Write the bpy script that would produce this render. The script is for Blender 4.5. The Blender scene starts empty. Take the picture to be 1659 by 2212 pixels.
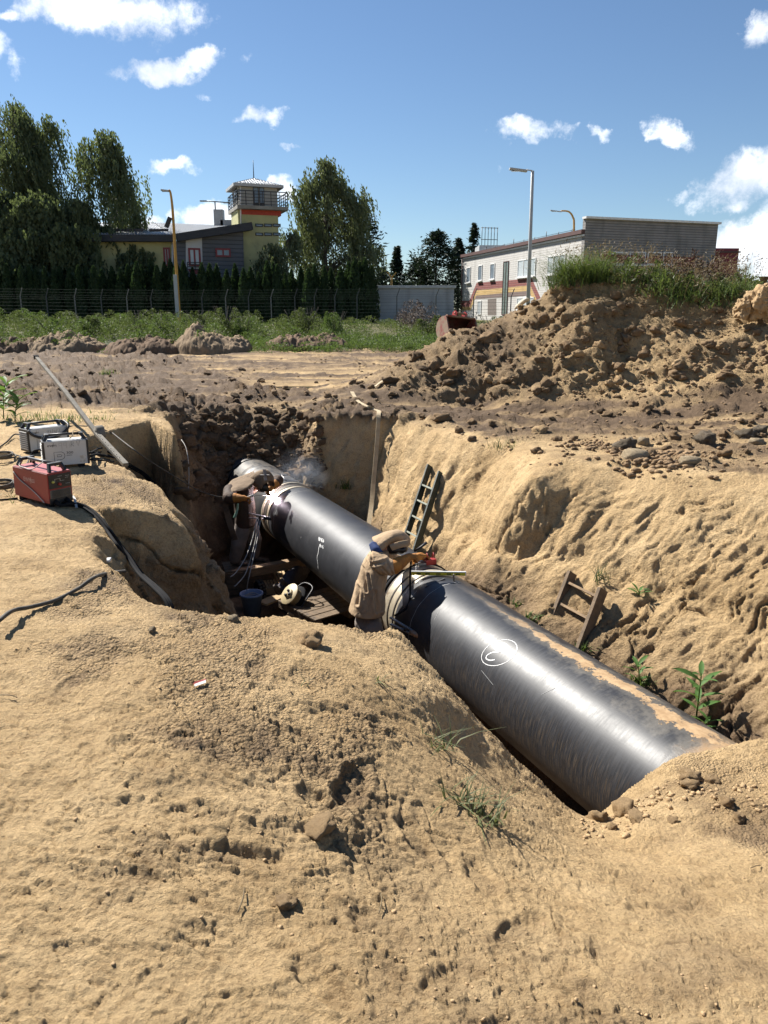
import bpy, bmesh, math, random
import numpy as np
from mathutils import Vector, Matrix, noise as mnoise
random.seed(7); RNG = np.random.default_rng(7)
scene = bpy.context.scene
COL = scene.collection
R = math.radians
# ------------------------------------------------------------------ camera
F_PX, CX, CY, HOR = 1660.0, 829.5, 1106.0, 673.0
EYE = 1.65
PITCH = math.atan((CY - HOR) / F_PX)
CP, SP = math.cos(PITCH), math.sin(PITCH)
cam = bpy.data.cameras.new('camera'); cam_ob = bpy.data.objects.new('camera', cam); COL.objects.link(cam_ob)
cam_ob.location = (0, 0, EYE); cam_ob.rotation_euler = (math.pi/2 - PITCH, 0, 0)
cam.sensor_fit = 'HORIZONTAL'; cam.sensor_width = 36.0
cam.lens = 36.0 * F_PX / 1659.0
cam.clip_start = 0.05; cam.clip_end = 8000
scene.camera = cam_ob
# ------------------------------------------------------------------ sun, sky, exposure
SUN_AZ, SUN_EL = -47.0, 43.0        # azimuth from +Y towards +X, elevation, degrees
SUN_STRENGTH, SKY_STRENGTH, EXPOSURE = 5.0, 0.050, 1.14
sd = Vector((math.sin(R(SUN_AZ))*math.cos(R(SUN_EL)), math.cos(R(SUN_AZ))*math.cos(R(SUN_EL)), math.sin(R(SUN_EL))))
sun = bpy.data.lights.new('sun', 'SUN'); sun.energy = SUN_STRENGTH; sun.angle = R(0.53); sun.color = (1.0, 0.955, 0.88)
sun_ob = bpy.data.objects.new('sun', sun); COL.objects.link(sun_ob)
sun_ob.rotation_euler = (-sd).to_track_quat('-Z', 'Y').to_euler()
sun_ob.location = (-20, 10, 30)
vs = scene.view_settings
vs.view_transform = 'Standard'; vs.look = 'None'; vs.exposure = EXPOSURE; vs.gamma = 1.0; vs.use_curve_mapping = False
scene.display_settings.display_device = 'sRGB'
scene.cycles.max_bounces = 6; scene.cycles.diffuse_bounces = 3; scene.cycles.transparent_max_bounces = 12
scene.cycles.volume_bounces = 1

def ray(u, v):
    x = (u - CX)/F_PX; y = (v - CY)/F_PX
    return np.array([x, CP - y*SP, -y*CP - SP])
def pz(u, v, z):                       # the point at height z seen in that direction
    r = ray(u, v); return np.array([0, 0, EYE]) + r*((z - EYE)/r[2])
def py(u, v, Y):                       # the point Y metres ahead seen in that direction
    r = ray(u, v); return np.array([0, 0, EYE]) + r*(Y/r[1])

# ------------------------------------------------------------------ world: Nishita sky with procedural clouds placed by compass direction
world = bpy.data.worlds.new('World'); scene.world = world; world.use_nodes = True
def build_world():
    nt = world.node_tree; nt.nodes.clear(); N = nt.nodes.new; L = nt.links.new
    out = N('ShaderNodeOutputWorld'); bg = N('ShaderNodeBackground'); L(bg.outputs[0], out.inputs[0])
    bg.inputs[1].default_value = SKY_STRENGTH
    sky = N('ShaderNodeTexSky'); sky.sky_type = 'NISHITA'; sky.sun_disc = False
    sky.sun_elevation = R(SUN_EL); sky.sun_rotation = R(SUN_AZ); sky.air_density = 1.0; sky.dust_density = 0.05; sky.ozone_density = 3.0
    def math_(op, a, b=None, c=None):
        n = N('ShaderNodeMath'); n.operation = op
        for i, q in enumerate((a, b, c)):
            if q is None: continue
            if isinstance(q, (int, float)): n.inputs[i].default_value = q
            else: L(q, n.inputs[i])
        return n.outputs[0]
    tc = N('ShaderNodeTexCoord'); sep = N('ShaderNodeSeparateXYZ'); L(tc.outputs['Generated'], sep.inputs[0])
    az0 = math_('ARCTAN2', sep.outputs[0], sep.outputs[1]); el0 = math_('ARCSINE', sep.outputs[2])
    def noise(scale, detail, rough, off=0.0, squash=1.0):
        m = N('ShaderNodeMapping'); m.inputs['Location'].default_value = (off, off*.7, off*.3); m.inputs['Scale'].default_value = (1, 1, squash)
        L(tc.outputs['Generated'], m.inputs[0])
        t = N('ShaderNodeTexNoise'); t.inputs['Scale'].default_value = scale; t.inputs['Detail'].default_value = detail; t.inputs['Roughness'].default_value = rough
        L(m.outputs[0], t.inputs['Vector']); return t.outputs[0]
    wa = noise(12, 6, .6, 3.1); we = noise(12, 6, .6, 8.7)
    az = math_('ADD', az0, math_('MULTIPLY', math_('SUBTRACT', wa, .5), .13))
    el = math_('ADD', el0, math_('MULTIPLY', math_('SUBTRACT', we, .5), .075))
    clouds = [(245,26,215,66,.02,1.15),(20,18,60,22,0,.8),(362,150,140,30,-.02,1.0),(20,140,52,30,.4,.62),(560,250,72,20,-.18,.8),(448,222,42,12,.2,.5),
              (525,132,34,14,-.6,.45),(175,140,40,12,.2,.42),(372,358,84,24,.22,.95),(620,312,24,9,.3,.55),(1150,285,100,27,.15,.85),(1225,290,40,14,0,.5),
              (1307,281,32,22,.3,.75),(1455,277,68,34,.35,.9),(1090,340,26,14,.1,.5),(1630,70,80,46,-.6,.85),(1620,385,105,70,0,1.0),(1510,402,50,14,0,.6),(1590,440,50,20,0,.8),
              (1620,540,235,80,-.10,1.25),(1420,482,34,14,0,.55),(470,462,90,40,-.1,1.25),(590,410,60,34,.2,.85),(340,482,40,22,0,.8),(1245,232,28,9,.2,.3),(680,260,10,8,0,.1),
              (150,480,120,26,0,.7),(1760,500,160,90,0,1.2),(-160,60,200,60,.1,1.0),(-150,380,150,40,0,.8),(1950,250,120,60,.1,.9),(2100,520,260,80,0,1.1),(-350,450,200,60,0,1.0)]
    dens = None
    for (u, v, ru, rv, rot, amp) in clouds:
        r = ray(u, v); a = math.atan2(r[0], r[1]); e = math.atan2(r[2], math.hypot(r[0], r[1]))
        k = math.sqrt(1 + ((u-CX)**2 + (v-CY)**2)/F_PX**2)
        sa = ru/F_PX/k/max(.4, math.cos(e)); se = rv/F_PX/k
        da = math_('SUBTRACT', az, a); de = math_('SUBTRACT', el, e)
        c, s = math.cos(-rot), math.sin(-rot)
        xa = math_('ADD', math_('MULTIPLY', da, c/sa), math_('MULTIPLY', de, s/sa))
        ya = math_('ADD', math_('MULTIPLY', da, -s/se), math_('MULTIPLY', de, c/se))
        d2 = math_('ADD', math_('MULTIPLY', xa, xa), math_('MULTIPLY', ya, ya))
        m = math_('MULTIPLY', math_('MAXIMUM', math_('SUBTRACT', 1.25, d2), 0), amp)
        dens = m if dens is None else math_('MAXIMUM', dens, m)
    # the rest of the sky carries the same kind of scattered cloud
    far = math_('GREATER_THAN', math_('ABSOLUTE', az0), .95)
    gen = math_('MULTIPLY', math_('MULTIPLY', math_('MAXIMUM', math_('SUBTRACT', noise(3.2, 5, .5, 1.7, 2.0), .56), 0), 7.0), far)
    dens = math_('MAXIMUM', dens, gen)
    fl = noise(30, 10, .68, 5.0); fl2 = noise(10, 4, .5, 2.0)
    tex = math_('ADD', math_('MULTIPLY', math_('SUBTRACT', fl, .5), 2.7), math_('MULTIPLY', math_('SUBTRACT', fl2, .5), 1.6))
    dd = math_('SUBTRACT', math_('ADD', math_('MULTIPLY', dens, 1.25), math_('MULTIPLY', tex, math_('MINIMUM', math_('MULTIPLY', dens, 2.2), 1.0))), .5)
    mr = N('ShaderNodeMapRange'); mr.interpolation_type = 'SMOOTHSTEP'; L(dd, mr.inputs[0]); mr.inputs[1].default_value = 0.05; mr.inputs[2].default_value = 1.25
    up = math_('GREATER_THAN', el0, 0.0)
    alpha = math_('MULTIPLY', math_('MULTIPLY', mr.outputs[0], up), .94)
    # grey bellies: thicker cloud with low noise is darker
    sh = noise(15, 5, .55, 11.0)
    cr = N('ShaderNodeValToRGB'); L(sh, cr.inputs[0])
    cr.color_ramp.elements[0].position = .36; cr.color_ramp.elements[0].color = (8.6, 9.3, 10.4, 1)
    cr.color_ramp.elements[1].position = .56; cr.color_ramp.elements[1].color = (15.0, 15.2, 15.4, 1)
    hue = N('ShaderNodeMixRGB'); hue.blend_type = 'MULTIPLY'; hue.inputs[0].default_value = 1; L(sky.outputs[0], hue.inputs[1]); hue.inputs[2].default_value = (.88, .95, 1.02, 1)
    mix = N('ShaderNodeMixRGB'); L(alpha, mix.inputs[0]); L(hue.outputs[0], mix.inputs[1]); L(cr.outputs[0], mix.inputs[2])
    L(mix.outputs[0], bg.inputs[0])
build_world()
# ------------------------------------------------------------------ helpers: tagging, meshes, materials
def tag(o, label=None, cat=None, group=None, kind=None):
    if label: o['label'] = label
    if cat: o['category'] = cat
    if group: o['group'] = group
    if kind: o['kind'] = kind
    return o
def empty(name, loc=(0, 0, 0), rz=0.0, label=None, cat=None, group=None):
    o = bpy.data.objects.new(name, None); COL.objects.link(o); o.location = loc; o.rotation_euler = (0, 0, rz)
    o.empty_display_size = .2
    return tag(o, label, cat, group)
def link(name, me, mat, parent=None, kind=None, smooth=False):
    if mat is not None and not me.materials: me.materials.append(mat)
    o = bpy.data.objects.new(name, me); COL.objects.link(o)
    if parent is not None: o.parent = parent
    if kind: o['kind'] = kind
    if smooth: me.polygons.foreach_set('use_smooth', [True]*len(me.polygons))
    return o
def npmesh(name, V, Fc):               # V (n,3), Fc (m,k) all the same size
    V = np.ascontiguousarray(V, np.float32); Fc = np.ascontiguousarray(Fc, np.int32)
    me = bpy.data.meshes.new(name); k = Fc.shape[1]
    me.vertices.add(len(V)); me.vertices.foreach_set('co', V.ravel())
    me.loops.add(Fc.size); me.loops.foreach_set('vertex_index', Fc.ravel())
    me.polygons.add(len(Fc)); me.polygons.foreach_set('loop_start', np.arange(0, Fc.size, k, dtype=np.int32))
    me.update(calc_edges=True)
    return me
class MB:
    """collects simple solids, then links them as one mesh"""
    def __init__(s): s.v = []; s.f = []; s.sm = []
    def add(s, V, Fc, smooth=False):
        b = len(s.v); s.v += [tuple(map(float, p)) for p in V]; s.f += [tuple(b+i for i in q) for q in Fc]; s.sm += [smooth]*len(Fc); return s
    def box(s, c, size, M=None, bev=0.0):
        hx, hy, hz = size[0]/2, size[1]/2, size[2]/2
        if bev > 0:
            bm = bmesh.new(); bmesh.ops.create_cube(bm, size=1.0)
            for q in bm.verts: q.co = Vector((q.co.x*size[0], q.co.y*size[1], q.co.z*size[2]))
            bmesh.ops.bevel(bm, geom=bm.edges[:], offset=bev, segments=2, affect='EDGES', profile=.7)
            bm.verts.index_update(); V = [q.co.copy() for q in bm.verts]; Fc = [[q.index for q in f.verts] for f in bm.faces]; bm.free()
        else:
            V = [Vector((x, y, z)) for x in (-hx, hx) for y in (-hy, hy) for z in (-hz, hz)]
            Fc = [(0,1,3,2),(4,6,7,5),(0,4,5,1),(2,3,7,6),(0,2,6,4),(1,5,7,3)]
        c = Vector(c)
        V = [(M @ q if M is not None else q) + c for q in V]
        return s.add(V, Fc)
    def beam(s, a, b, w, h, up=(0, 0, 1), bev=0.0):
        a, b = Vector(a), Vector(b); z = (b-a).normalized(); x = Vector(up).cross(z)
        if x.length < 1e-4: x = Vector((1, 0, 0)).cross(z)
        x.normalize(); y = z.cross(x)
        M = Matrix((x, y, z)).transposed()
        return s.box((a+b)/2, (w, h, (b-a).length), M, bev)
    def tube(s, pts, r, n=8, cap=True):
        pts = [Vector(p) for p in pts]; rs = r if isinstance(r, (list, tuple)) else [r]*len(pts)
        V = []; Fc = []; prev = None
        for i, p in enumerate(pts):
            t = (pts[min(i+1, len(pts)-1)] - pts[max(i-1, 0)])
            if t.length < 1e-9: t = Vector((0, 0, 1))
            t.normalize()
            if prev is None:
                a = Vector((0, 0, 1)) if abs(t.z) < .9 else Vector((1, 0, 0))
                x = a.cross(t).normalized()
            else:
                x = (prev - t*prev.dot(t))
                x = x.normalized() if x.length > 1e-6 else Vector((1, 0, 0)).cross(t).normalized()
            prev = x; y = t.cross(x)
            for k in range(n):
                an = 2*math.pi*k/n; V.append(p + (x*math.cos(an) + y*math.sin(an))*rs[i])
        for i in range(len(pts)-1):
            for k in range(n):
                a = i*n+k; b = i*n+(k+1) % n; Fc.append((a, b, b+n, a+n))
        if cap:
            Fc.append(tuple(range(n-1, -1, -1))); Fc.append(tuple(range((len(pts)-1)*n, len(pts)*n)))
        return s.add(V, Fc, True)
    def lathe(s, prof, n=24, M=None, c=(0, 0, 0)):     # prof: (radius, z)
        V = []; Fc = []
        for (r, z) in prof:
            for k in range(n):
                an = 2*math.pi*k/n; V.append(Vector((r*math.cos(an), r*math.sin(an), z)))
        for i in range(len(prof)-1):
            for k in range(n):
                a = i*n+k; b = i*n+(k+1) % n; Fc.append((a, b, b+n, a+n))
        c = Vector(c); V = [(M @ q if M is not None else q)+c for q in V]
        return s.add(V, Fc, True)
    def poly(s, pts, thick=None, nrm=None):            # a flat polygon, optionally extruded by thick along nrm
        pts = [Vector(p) for p in pts]; n = len(pts)
        if thick is None: return s.add(pts, [tuple(range(n))])
        d = Vector(nrm).normalized()*thick
        V = pts + [p+d for p in pts]
        Fc = [tuple(range(n-1, -1, -1)), tuple(range(n, 2*n))] + [(i, (i+1) % n, n+(i+1) % n, n+i) for i in range(n)]
        return s.add(V, Fc)
    def build(s, name, mat, parent=None, kind=None):
        me = bpy.data.meshes.new(name); me.from_pydata(s.v, [], s.f); me.validate()
        if len(me.polygons) == len(s.sm): me.polygons.foreach_set('use_smooth', s.sm)
        me.update()
        bm = bmesh.new(); bm.from_mesh(me); bmesh.ops.recalc_face_normals(bm, faces=bm.faces[:]); bm.to_mesh(me); bm.free()
        return link(name, me, mat, parent, kind)
def catmull(P, n=8):
    P = [Vector(p) for p in P]; out = []
    for i in range(len(P)-1):
        p0 = P[max(i-1, 0)]; p1 = P[i]; p2 = P[i+1]; p3 = P[min(i+2, len(P)-1)]
        for k in range(n):
            t = k/n; out.append(.5*((2*p1) + (p2-p0)*t + (2*p0-5*p1+4*p2-p3)*t*t + (3*p1-p0-3*p2+p3)*t**3))
    out.append(P[-1]); return out

def mat(name, c1, c2=None, scale=6.0, rough=.7, metal=0.0, bump=0.0, bscale=40.0, detail=6, spec=.5, stretch=(1, 1, 1), lo=.35, hi=.65, c3=None, s3=2.0, t3=.62, coords='Object', sss=0.0, trans=None):
    m = bpy.data.materials.new(name); m.use_nodes = True; nt = m.node_tree; N = nt.nodes.new; L = nt.links.new
    b = nt.nodes['Principled BSDF']; b.inputs['Roughness'].default_value = rough; b.inputs['Metallic'].default_value = metal
    b.inputs['Specular IOR Level'].default_value = spec
    if c2 is None: c2 = tuple(x*.78 for x in c1)
    tc = N('ShaderNodeTexCoord'); mp = N('ShaderNodeMapping'); L(tc.outputs[coords], mp.inputs[0]); mp.inputs['Scale'].default_value = stretch
    nz = N('ShaderNodeTexNoise'); nz.inputs['Scale'].default_value = scale; nz.inputs['Detail'].default_value = detail; nz.inputs['Roughness'].default_value = .6; L(mp.outputs[0], nz.inputs[0])
    r = N('ShaderNodeValToRGB'); L(nz.outputs[0], r.inputs[0])
    r.color_ramp.elements[0].position = lo; r.color_ramp.elements[0].color = (*c2, 1); r.color_ramp.elements[1].position = hi; r.color_ramp.elements[1].color = (*c1, 1)
    col = r.outputs[0]
    if c3 is not None:                 # a third colour in patches of its own (dirt, rust)
        n3 = N('ShaderNodeTexNoise'); n3.inputs['Scale'].default_value = s3; n3.inputs['Detail'].default_value = 8; n3.inputs['Roughness'].default_value = .7; L(mp.outputs[0], n3.inputs[0])
        mr = N('ShaderNodeMapRange'); L(n3.outputs[0], mr.inputs[0]); mr.inputs[1].default_value = t3-.05; mr.inputs[2].default_value = t3+.07
        mx = N('ShaderNodeMixRGB'); L(mr.outputs[0], mx.inputs[0]); L(col, mx.inputs[1]); mx.inputs[2].default_value = (*c3, 1); col = mx.outputs[0]
    L(col, b.inputs['Base Color'])
    if bump > 0:
        n2 = N('ShaderNodeTexNoise'); n2.inputs['Scale'].default_value = bscale; n2.inputs['Detail'].default_value = 5; L(mp.outputs[0], n2.inputs[0])
        bp = N('ShaderNodeBump'); bp.inputs['Strength'].default_value = min(1, bump); bp.inputs['Distance'].default_value = .02 if bump <= 1 else .02*bump; L(n2.outputs[0], bp.inputs['Height']); L(bp.outputs[0], b.inputs['Normal'])
    if trans is not None:              # leaves let some light through
        tr = N('ShaderNodeBsdfTranslucent'); tr.inputs[0].default_value = (*trans, 1)
        ad = N('ShaderNodeMixShader'); ad.inputs[0].default_value = .35; L(b.outputs[0], ad.inputs[1]); L(tr.outputs[0], ad.inputs[2])
        L(ad.outputs[0], nt.nodes['Material Output'].inputs[0])
    return m
def emis(name, col, st):
    m = bpy.data.materials.new(name); m.use_nodes = True; b = m.node_tree.nodes['Principled BSDF']
    b.inputs['Base Color'].default_value = (*col, 1); b.inputs['Emission Color'].default_value = (*col, 1); b.inputs['Emission Strength'].default_value = st
    return m

# ------------------------------------------------------------------ numpy noise
def _h(ix, iy, iz, seed):
    h = (ix.astype(np.int64)*374761393 + iy.astype(np.int64)*668265263 + iz.astype(np.int64)*2147483647*3 + seed*974634777) & 0xffffffff
    h = ((h ^ (h >> 13))*1274126177) & 0xffffffff
    h = ((h ^ (h >> 15))*2246822519) & 0xffffffff
    return ((h ^ (h >> 16)) & 0xffffff).astype(np.float32)/np.float32(0xffffff)
def vnoise(x, y, z=None, seed=0):      # value noise in [-1, 1]
    x = np.asarray(x, np.float32); y = np.asarray(y, np.float32)
    ix = np.floor(x); iy = np.floor(y); fx = x-ix; fy = y-iy
    fx = fx*fx*fx*(fx*(fx*6-15)+10); fy = fy*fy*fy*(fy*(fy*6-15)+10)
    if z is None:
        o = np.zeros_like(ix)
        a = _h(ix, iy, o, seed); b = _h(ix+1, iy, o, seed); c = _h(ix, iy+1, o, seed); d = _h(ix+1, iy+1, o, seed)
        return ((a*(1-fx)+b*fx)*(1-fy) + (c*(1-fx)+d*fx)*fy)*2-1
    z = np.asarray(z, np.float32); iz = np.floor(z); fz = z-iz; fz = fz*fz*fz*(fz*(fz*6-15)+10)
    r = 0
    for dz in (0, 1):
        a = _h(ix, iy, iz+dz, seed); b = _h(ix+1, iy, iz+dz, seed); c = _h(ix, iy+1, iz+dz, seed); d = _h(ix+1, iy+1, iz+dz, seed)
        r = r + ((a*(1-fx)+b*fx)*(1-fy) + (c*(1-fx)+d*fx)*fy)*(fz if dz else 1-fz)
    return r*2-1
def fbm(x, y, z=None, o=4, seed=0, g=.5, l=2.03):
    s = 0; a = 1.0; t = 0
    for k in range(o):
        s = s + a*vnoise(x, y, z, seed+k*17); t += a; a *= g; x = x*l+13.7; y = y*l-7.1; z = None if z is None else z*l+3.3
    return s/t
def ridge(x, y, z=None, o=4, seed=0, g=.5):
    s = 0; a = 1.0; t = 0
    for k in range(o):
        s = s + a*(1-np.abs(vnoise(x, y, z, seed+k*17))*2); t += a; a *= g; x = x*2.03+13.7; y = y*2.03-7.1; z = None if z is None else z*2.03+3.3
    return s/t
def worley(x, y, seed=0):              # distance to nearest point, and to the second nearest
    ix = np.floor(x); iy = np.floor(y); f1 = np.full(x.shape, 9, np.float32); f2 = f1.copy(); o = np.zeros_like(ix); idv = np.zeros_like(f1)
    for dx in (-1, 0, 1):
        for dy in (-1, 0, 1):
            cx = ix+dx; cy = iy+dy
            d = np.hypot(cx+_h(cx, cy, o, seed)-x, cy+_h(cx, cy, o, seed+5)-y)
            n = d < f1
            f2 = np.where(n, f1, np.minimum(f2, d)); idv = np.where(n, _h(cx, cy, o, seed+9), idv); f1 = np.where(n, d, f1)
    return f1, f2, idv
def sstep(a, b, x):
    t = np.clip((x-a)/(b-a), 0, 1); return t*t*(3-2*t)
# ------------------------------------------------------------------ the ground: bank, field, heap and pit as one surface
E1 = np.array([0.90660531, 0.42197963]); DD = np.array([-0.42197963, 0.90660531])   # across the pipe, along the pipe
PIPE_OFF, PIPE_Z, PIPE_R = 4.0055, -1.74, 0.53
def os2xy(off, s): return off*E1 + s*DD
def P3(off, s, z): q = os2xy(off, s); return Vector((q[0], q[1], z))

ctrl = []
for (u, v, z) in [(0,2212,0),(400,2212,0),(830,2212,-.06),(1250,2212,-.15),(1659,2212,-.2),(2100,2212,-.35),(-400,2000,0),
        (0,1900,.0),(300,1900,0),(600,1900,-.10),(800,1900,-.22),(1000,1900,-.37),(1150,1900,-.48),(1300,1900,-.66),(1480,1900,-.78),(1659,1900,-.8),(1900,1900,-.8),
        (300,1700,0),(600,1700,-.12),(800,1700,-.27),(950,1700,-.43),(1050,1700,-.60),(1150,1760,-.88),(1200,1800,-.98),
        (0,1600,.02),(300,1550,0),(500,1500,-.06),(650,1480,-.15),(800,1480,-.25),(900,1500,-.37),(960,1560,-.54),(1020,1640,-.73),
        (0,1350,.03),(150,1300,.02),(-200,1200,.05),(100,1150,.0),(0,1100,.03),(60,1060,.0),(150,1060,0),(200,1030,0),
        (1300,1800,-1.15),(1400,1725,-1.14),(1480,1690,-1.08),(1560,1700,-1.06),(1659,1700,-1.04),(1450,1790,-1.08),(1659,1790,-.98),(1300,1860,-.9),(1800,1700,-1.0),
        (1256,1762,-1.42),(1186,1700,-1.16),(1125,1642,-.98),(1040,1557,-.77),(979,1481,-.61),(900,1395,-.46),(860,1350,-.38),(740,1340,-.3),(640,1322,-.2),(540,1312,-.12),(400,1300,-.05),(300,1250,0),
        (205,1083,0),(300,1094,-.04),(413,1130,-.25),(402,1108,-.2),(380,1080,-.12),(345,1042,-.05),(270,1000,0),(190,962,0),(165,945,0),(232,925,0),(325,906,0),(372,935,-.12),(350,895,-.08),
        (420,878,-.3),(600,878,-.3),(690,888,-.27),(760,896,-.2),(850,900,-.2),(930,922,-.2),(1000,945,-.22),(1090,962,-.2),(1168,1015,-.19),(1232,1002,-.14),(1350,1012,-.14),(1500,1030,-.12),(1659,1045,-.1),(1900,1080,-.1),
        (0,1000,.05),(-300,1000,.1),(0,920,.05),(100,900,.03),(200,885,0),(280,888,0),(0,870,0),(200,860,-.1),(400,862,-.22),(600,860,-.25),(750,870,-.2),
        (850,872,-.2),(950,870,-.2),(1050,868,-.2),(1200,882,-.2),(1400,905,-.17),(1659,935,-.12),(1000,900,-.2),(1200,940,-.17),(1450,970,-.14),(1659,1000,-.1),(1900,1000,-.1),(1900,930,-.1)]:
    ctrl.append(pz(u, v, z))
for (u, v, Y) in [(800,832,17.6),(850,802,17.6),(900,775,18.2),(955,748,18.5),(990,738,20.5),(1040,708,18.8),(1110,692,18.6),(1150,662,18.3),(1192,628,18.0),(1212,606,18.0),(1260,602,18.2),(1320,606,18.2),(1400,620,17.8),(1500,640,17.2),(1600,652,16.6),(1659,648,16.2),(1800,650,15.4),(2000,700,14.5),
        (1000,805,17.0),(1100,775,17.2),(1180,720,17.3),(1230,690,17.1),(1290,690,16.6),(1300,740,16.15),(1345,760,16.35),(1370,745,16.4),(1420,700,16.5),(1500,740,15.8),(1659,750,15.0),(1250,820,15.8),(1450,830,15.0),(1659,840,14.2),(1520,690,16.4),(1659,690,15.8),(1800,760,14.2),(1090,820,16.4),(930,820,17.0)]:
    ctrl.append(py(u, v, Y))
for (x, y, z) in [(0,0,0),(-2,0,0),(2,0,-.25),(0,-3,0),(-6,-2,.1),(6,-2,-.3),(-6,4,.1),(-8,10,.15),(-12,6,.2),(9,1,-.4),(14,4,-.3),(16,9,-.1),
        (2,23,-.2),(5,24,-.1),(9,23,.1),(13,21,.1),(18,18,.1),(3.5,21.5,.5),(6,21.2,1.3),(9.5,20.5,1.3),(2.2,22.6,.62),(0,21,-.28),(-8,20,-.25),(-16,20,-.2),(-3,20,-.3),
        (-12,25,-.3),(0,26,-.3),(12,27,-.2),(-20,33,-.3),(0,33,-.3),(14,33,-.2),(-20,38,-.2),(-8,38,-.2),(4,38,-.15),(16,38,0),(-24,42,.0),(0,42,.05),(20,42,.1),(-30,55,.62),(0,55,.65),(30,55,.7),(-40,66,.8),(0,66,.8),(40,66,.85),(30,25,0),(-30,15,.1)]:
    ctrl.append(np.array([x, y, z], float))
ctrl = np.array(ctrl)
def _solve(C):
    n = len(C); D = np.sqrt(((C[:, None, :2]-C[None, :, :2])**2).sum(-1) + .04)
    A = np.zeros((n+3, n+3)); A[:n, :n] = D - np.eye(n)*.01; A[:n, n] = 1; A[:n, n+1:] = C[:, :2]; A[n, :n] = 1; A[n+1:, :n] = C[:, :2].T
    return np.linalg.solve(A, np.r_[C[:, 2], 0, 0, 0])
WT = _solve(ctrl)
def top_z(x, y):
    x = np.asarray(x, float); sh = x.shape; x = x.ravel(); y = np.asarray(y, float).ravel(); out = np.empty_like(x); n = len(ctrl)
    for i in range(0, len(x), 40000):
        a = x[i:i+40000]; b = y[i:i+40000]
        D = np.sqrt((a[:, None]-ctrl[None, :, 0])**2 + (b[:, None]-ctrl[None, :, 1])**2 + .04)
        out[i:i+40000] = D @ WT[:n] + WT[n] + WT[n+1]*a + WT[n+2]*b
    return out.reshape(sh)
# the pit's lip: image direction, height, how far in the wall reaches the floor
lip = []
for (u, v, z, w) in [(1256,1762,-1.42,.35),(1186,1700,-1.16,.4),(1125,1642,-.98,.45),(1040,1557,-.77,.5),(979,1481,-.61,.5),(900,1395,-.46,.5),(862,1350,-.38,.5),(800,1347,-.31,.5),(740,1340,-.3,.5),(640,1322,-.2,.5),(540,1312,-.12,.5),(400,1300,-.05,.5),(335,1284,-.03,.6),(270,1225,0,.8),(205,1172,0,1.2),
        (188,1125,0,1.5),(205,1083,0,.7),(300,1094,-.04,.72),(413,1130,-.25,.78),(402,1108,-.2,1.0),(380,1080,-.12,1.25),(345,1042,-.05,1.1),(275,1003,0,1.0),(190,962,0,.9),(165,945,0,.6),(232,925,0,.5),(325,906,0,.45),(376,935,-.12,.38),(352,897,-.08,.45),
        (420,880,-.3,1.9),(600,880,-.3,1.9),(686,884,-.28,1.4),(692,900,-.24,.7),(760,898,-.2,.6),(852,901,-.2,.9),(930,922,-.2,1.25),(1000,945,-.22,1.3),(1090,962,-.2,1.25),(1140,984,-.17,1.15),(1168,1020,-.2,.9),(1232,1006,-.15,1.65),(1350,1012,-.14,2.0),(1500,1030,-.12,2.2),(1659,1045,-.1,2.4)]:
    p = pz(u, v, z); lip.append((p[0], p[1], w))
for (off, s, w) in [(7.7, 4.2, 2.6), (6.9, 2.6, 2.5), (5.6, 2.3, 2.0), (4.7, 2.75, 1.0), (4.1, 3.05, .45), (3.6, 3.2, .35)]:
    q = os2xy(off, s); lip.append((q[0], q[1], w))
lip = np.array(lip)
def pit_dist(x, y):                    # signed distance to the lip (inside positive), wall width there
    sh = x.shape; x = x.ravel(); y = y.ravel(); best = np.full(x.shape, 1e9); tm = np.full(x.shape, 1e9); ins = np.zeros(x.shape, bool); n = len(lip)
    for i in range(n):
        x0, y0, w0 = lip[i]; x1, y1, w1 = lip[(i+1) % n]
        dx, dy = x1-x0, y1-y0; t = np.clip(((x-x0)*dx + (y-y0)*dy)/(dx*dx+dy*dy+1e-12), 0, 1)
        d = np.hypot(x-x0-t*dx, y-y0-t*dy); m = d < best
        best = np.where(m, d, best); tm = np.minimum(tm, d/(w0+(w1-w0)*t))
        c = ((y0 > y) != (y1 > y)) & (x < dx*(y-y0)/(dy+1e-12)+x0); ins ^= c
    W = np.clip(best/np.maximum(tm, 1e-9), .3, 3.2)
    return np.where(ins, best, -best).reshape(sh), W.reshape(sh)
def floor_z(x, y):
    off = x*E1[0]+y*E1[1]; s = x*DD[0]+y*DD[1]
    left = -2.93 + 0*s; right = -1.95 - .55*sstep(7.2, 9.5, s)
    f = left + (right-left)*sstep(4.0, 4.5, off)
    f = f + (-1.95 - f)*sstep(5.6, 4.0, s)*sstep(4.6, 3.4, off)*.8
    f = f + (-1.45 - f)*sstep(14.2, 17.5, s)
    return f
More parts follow.
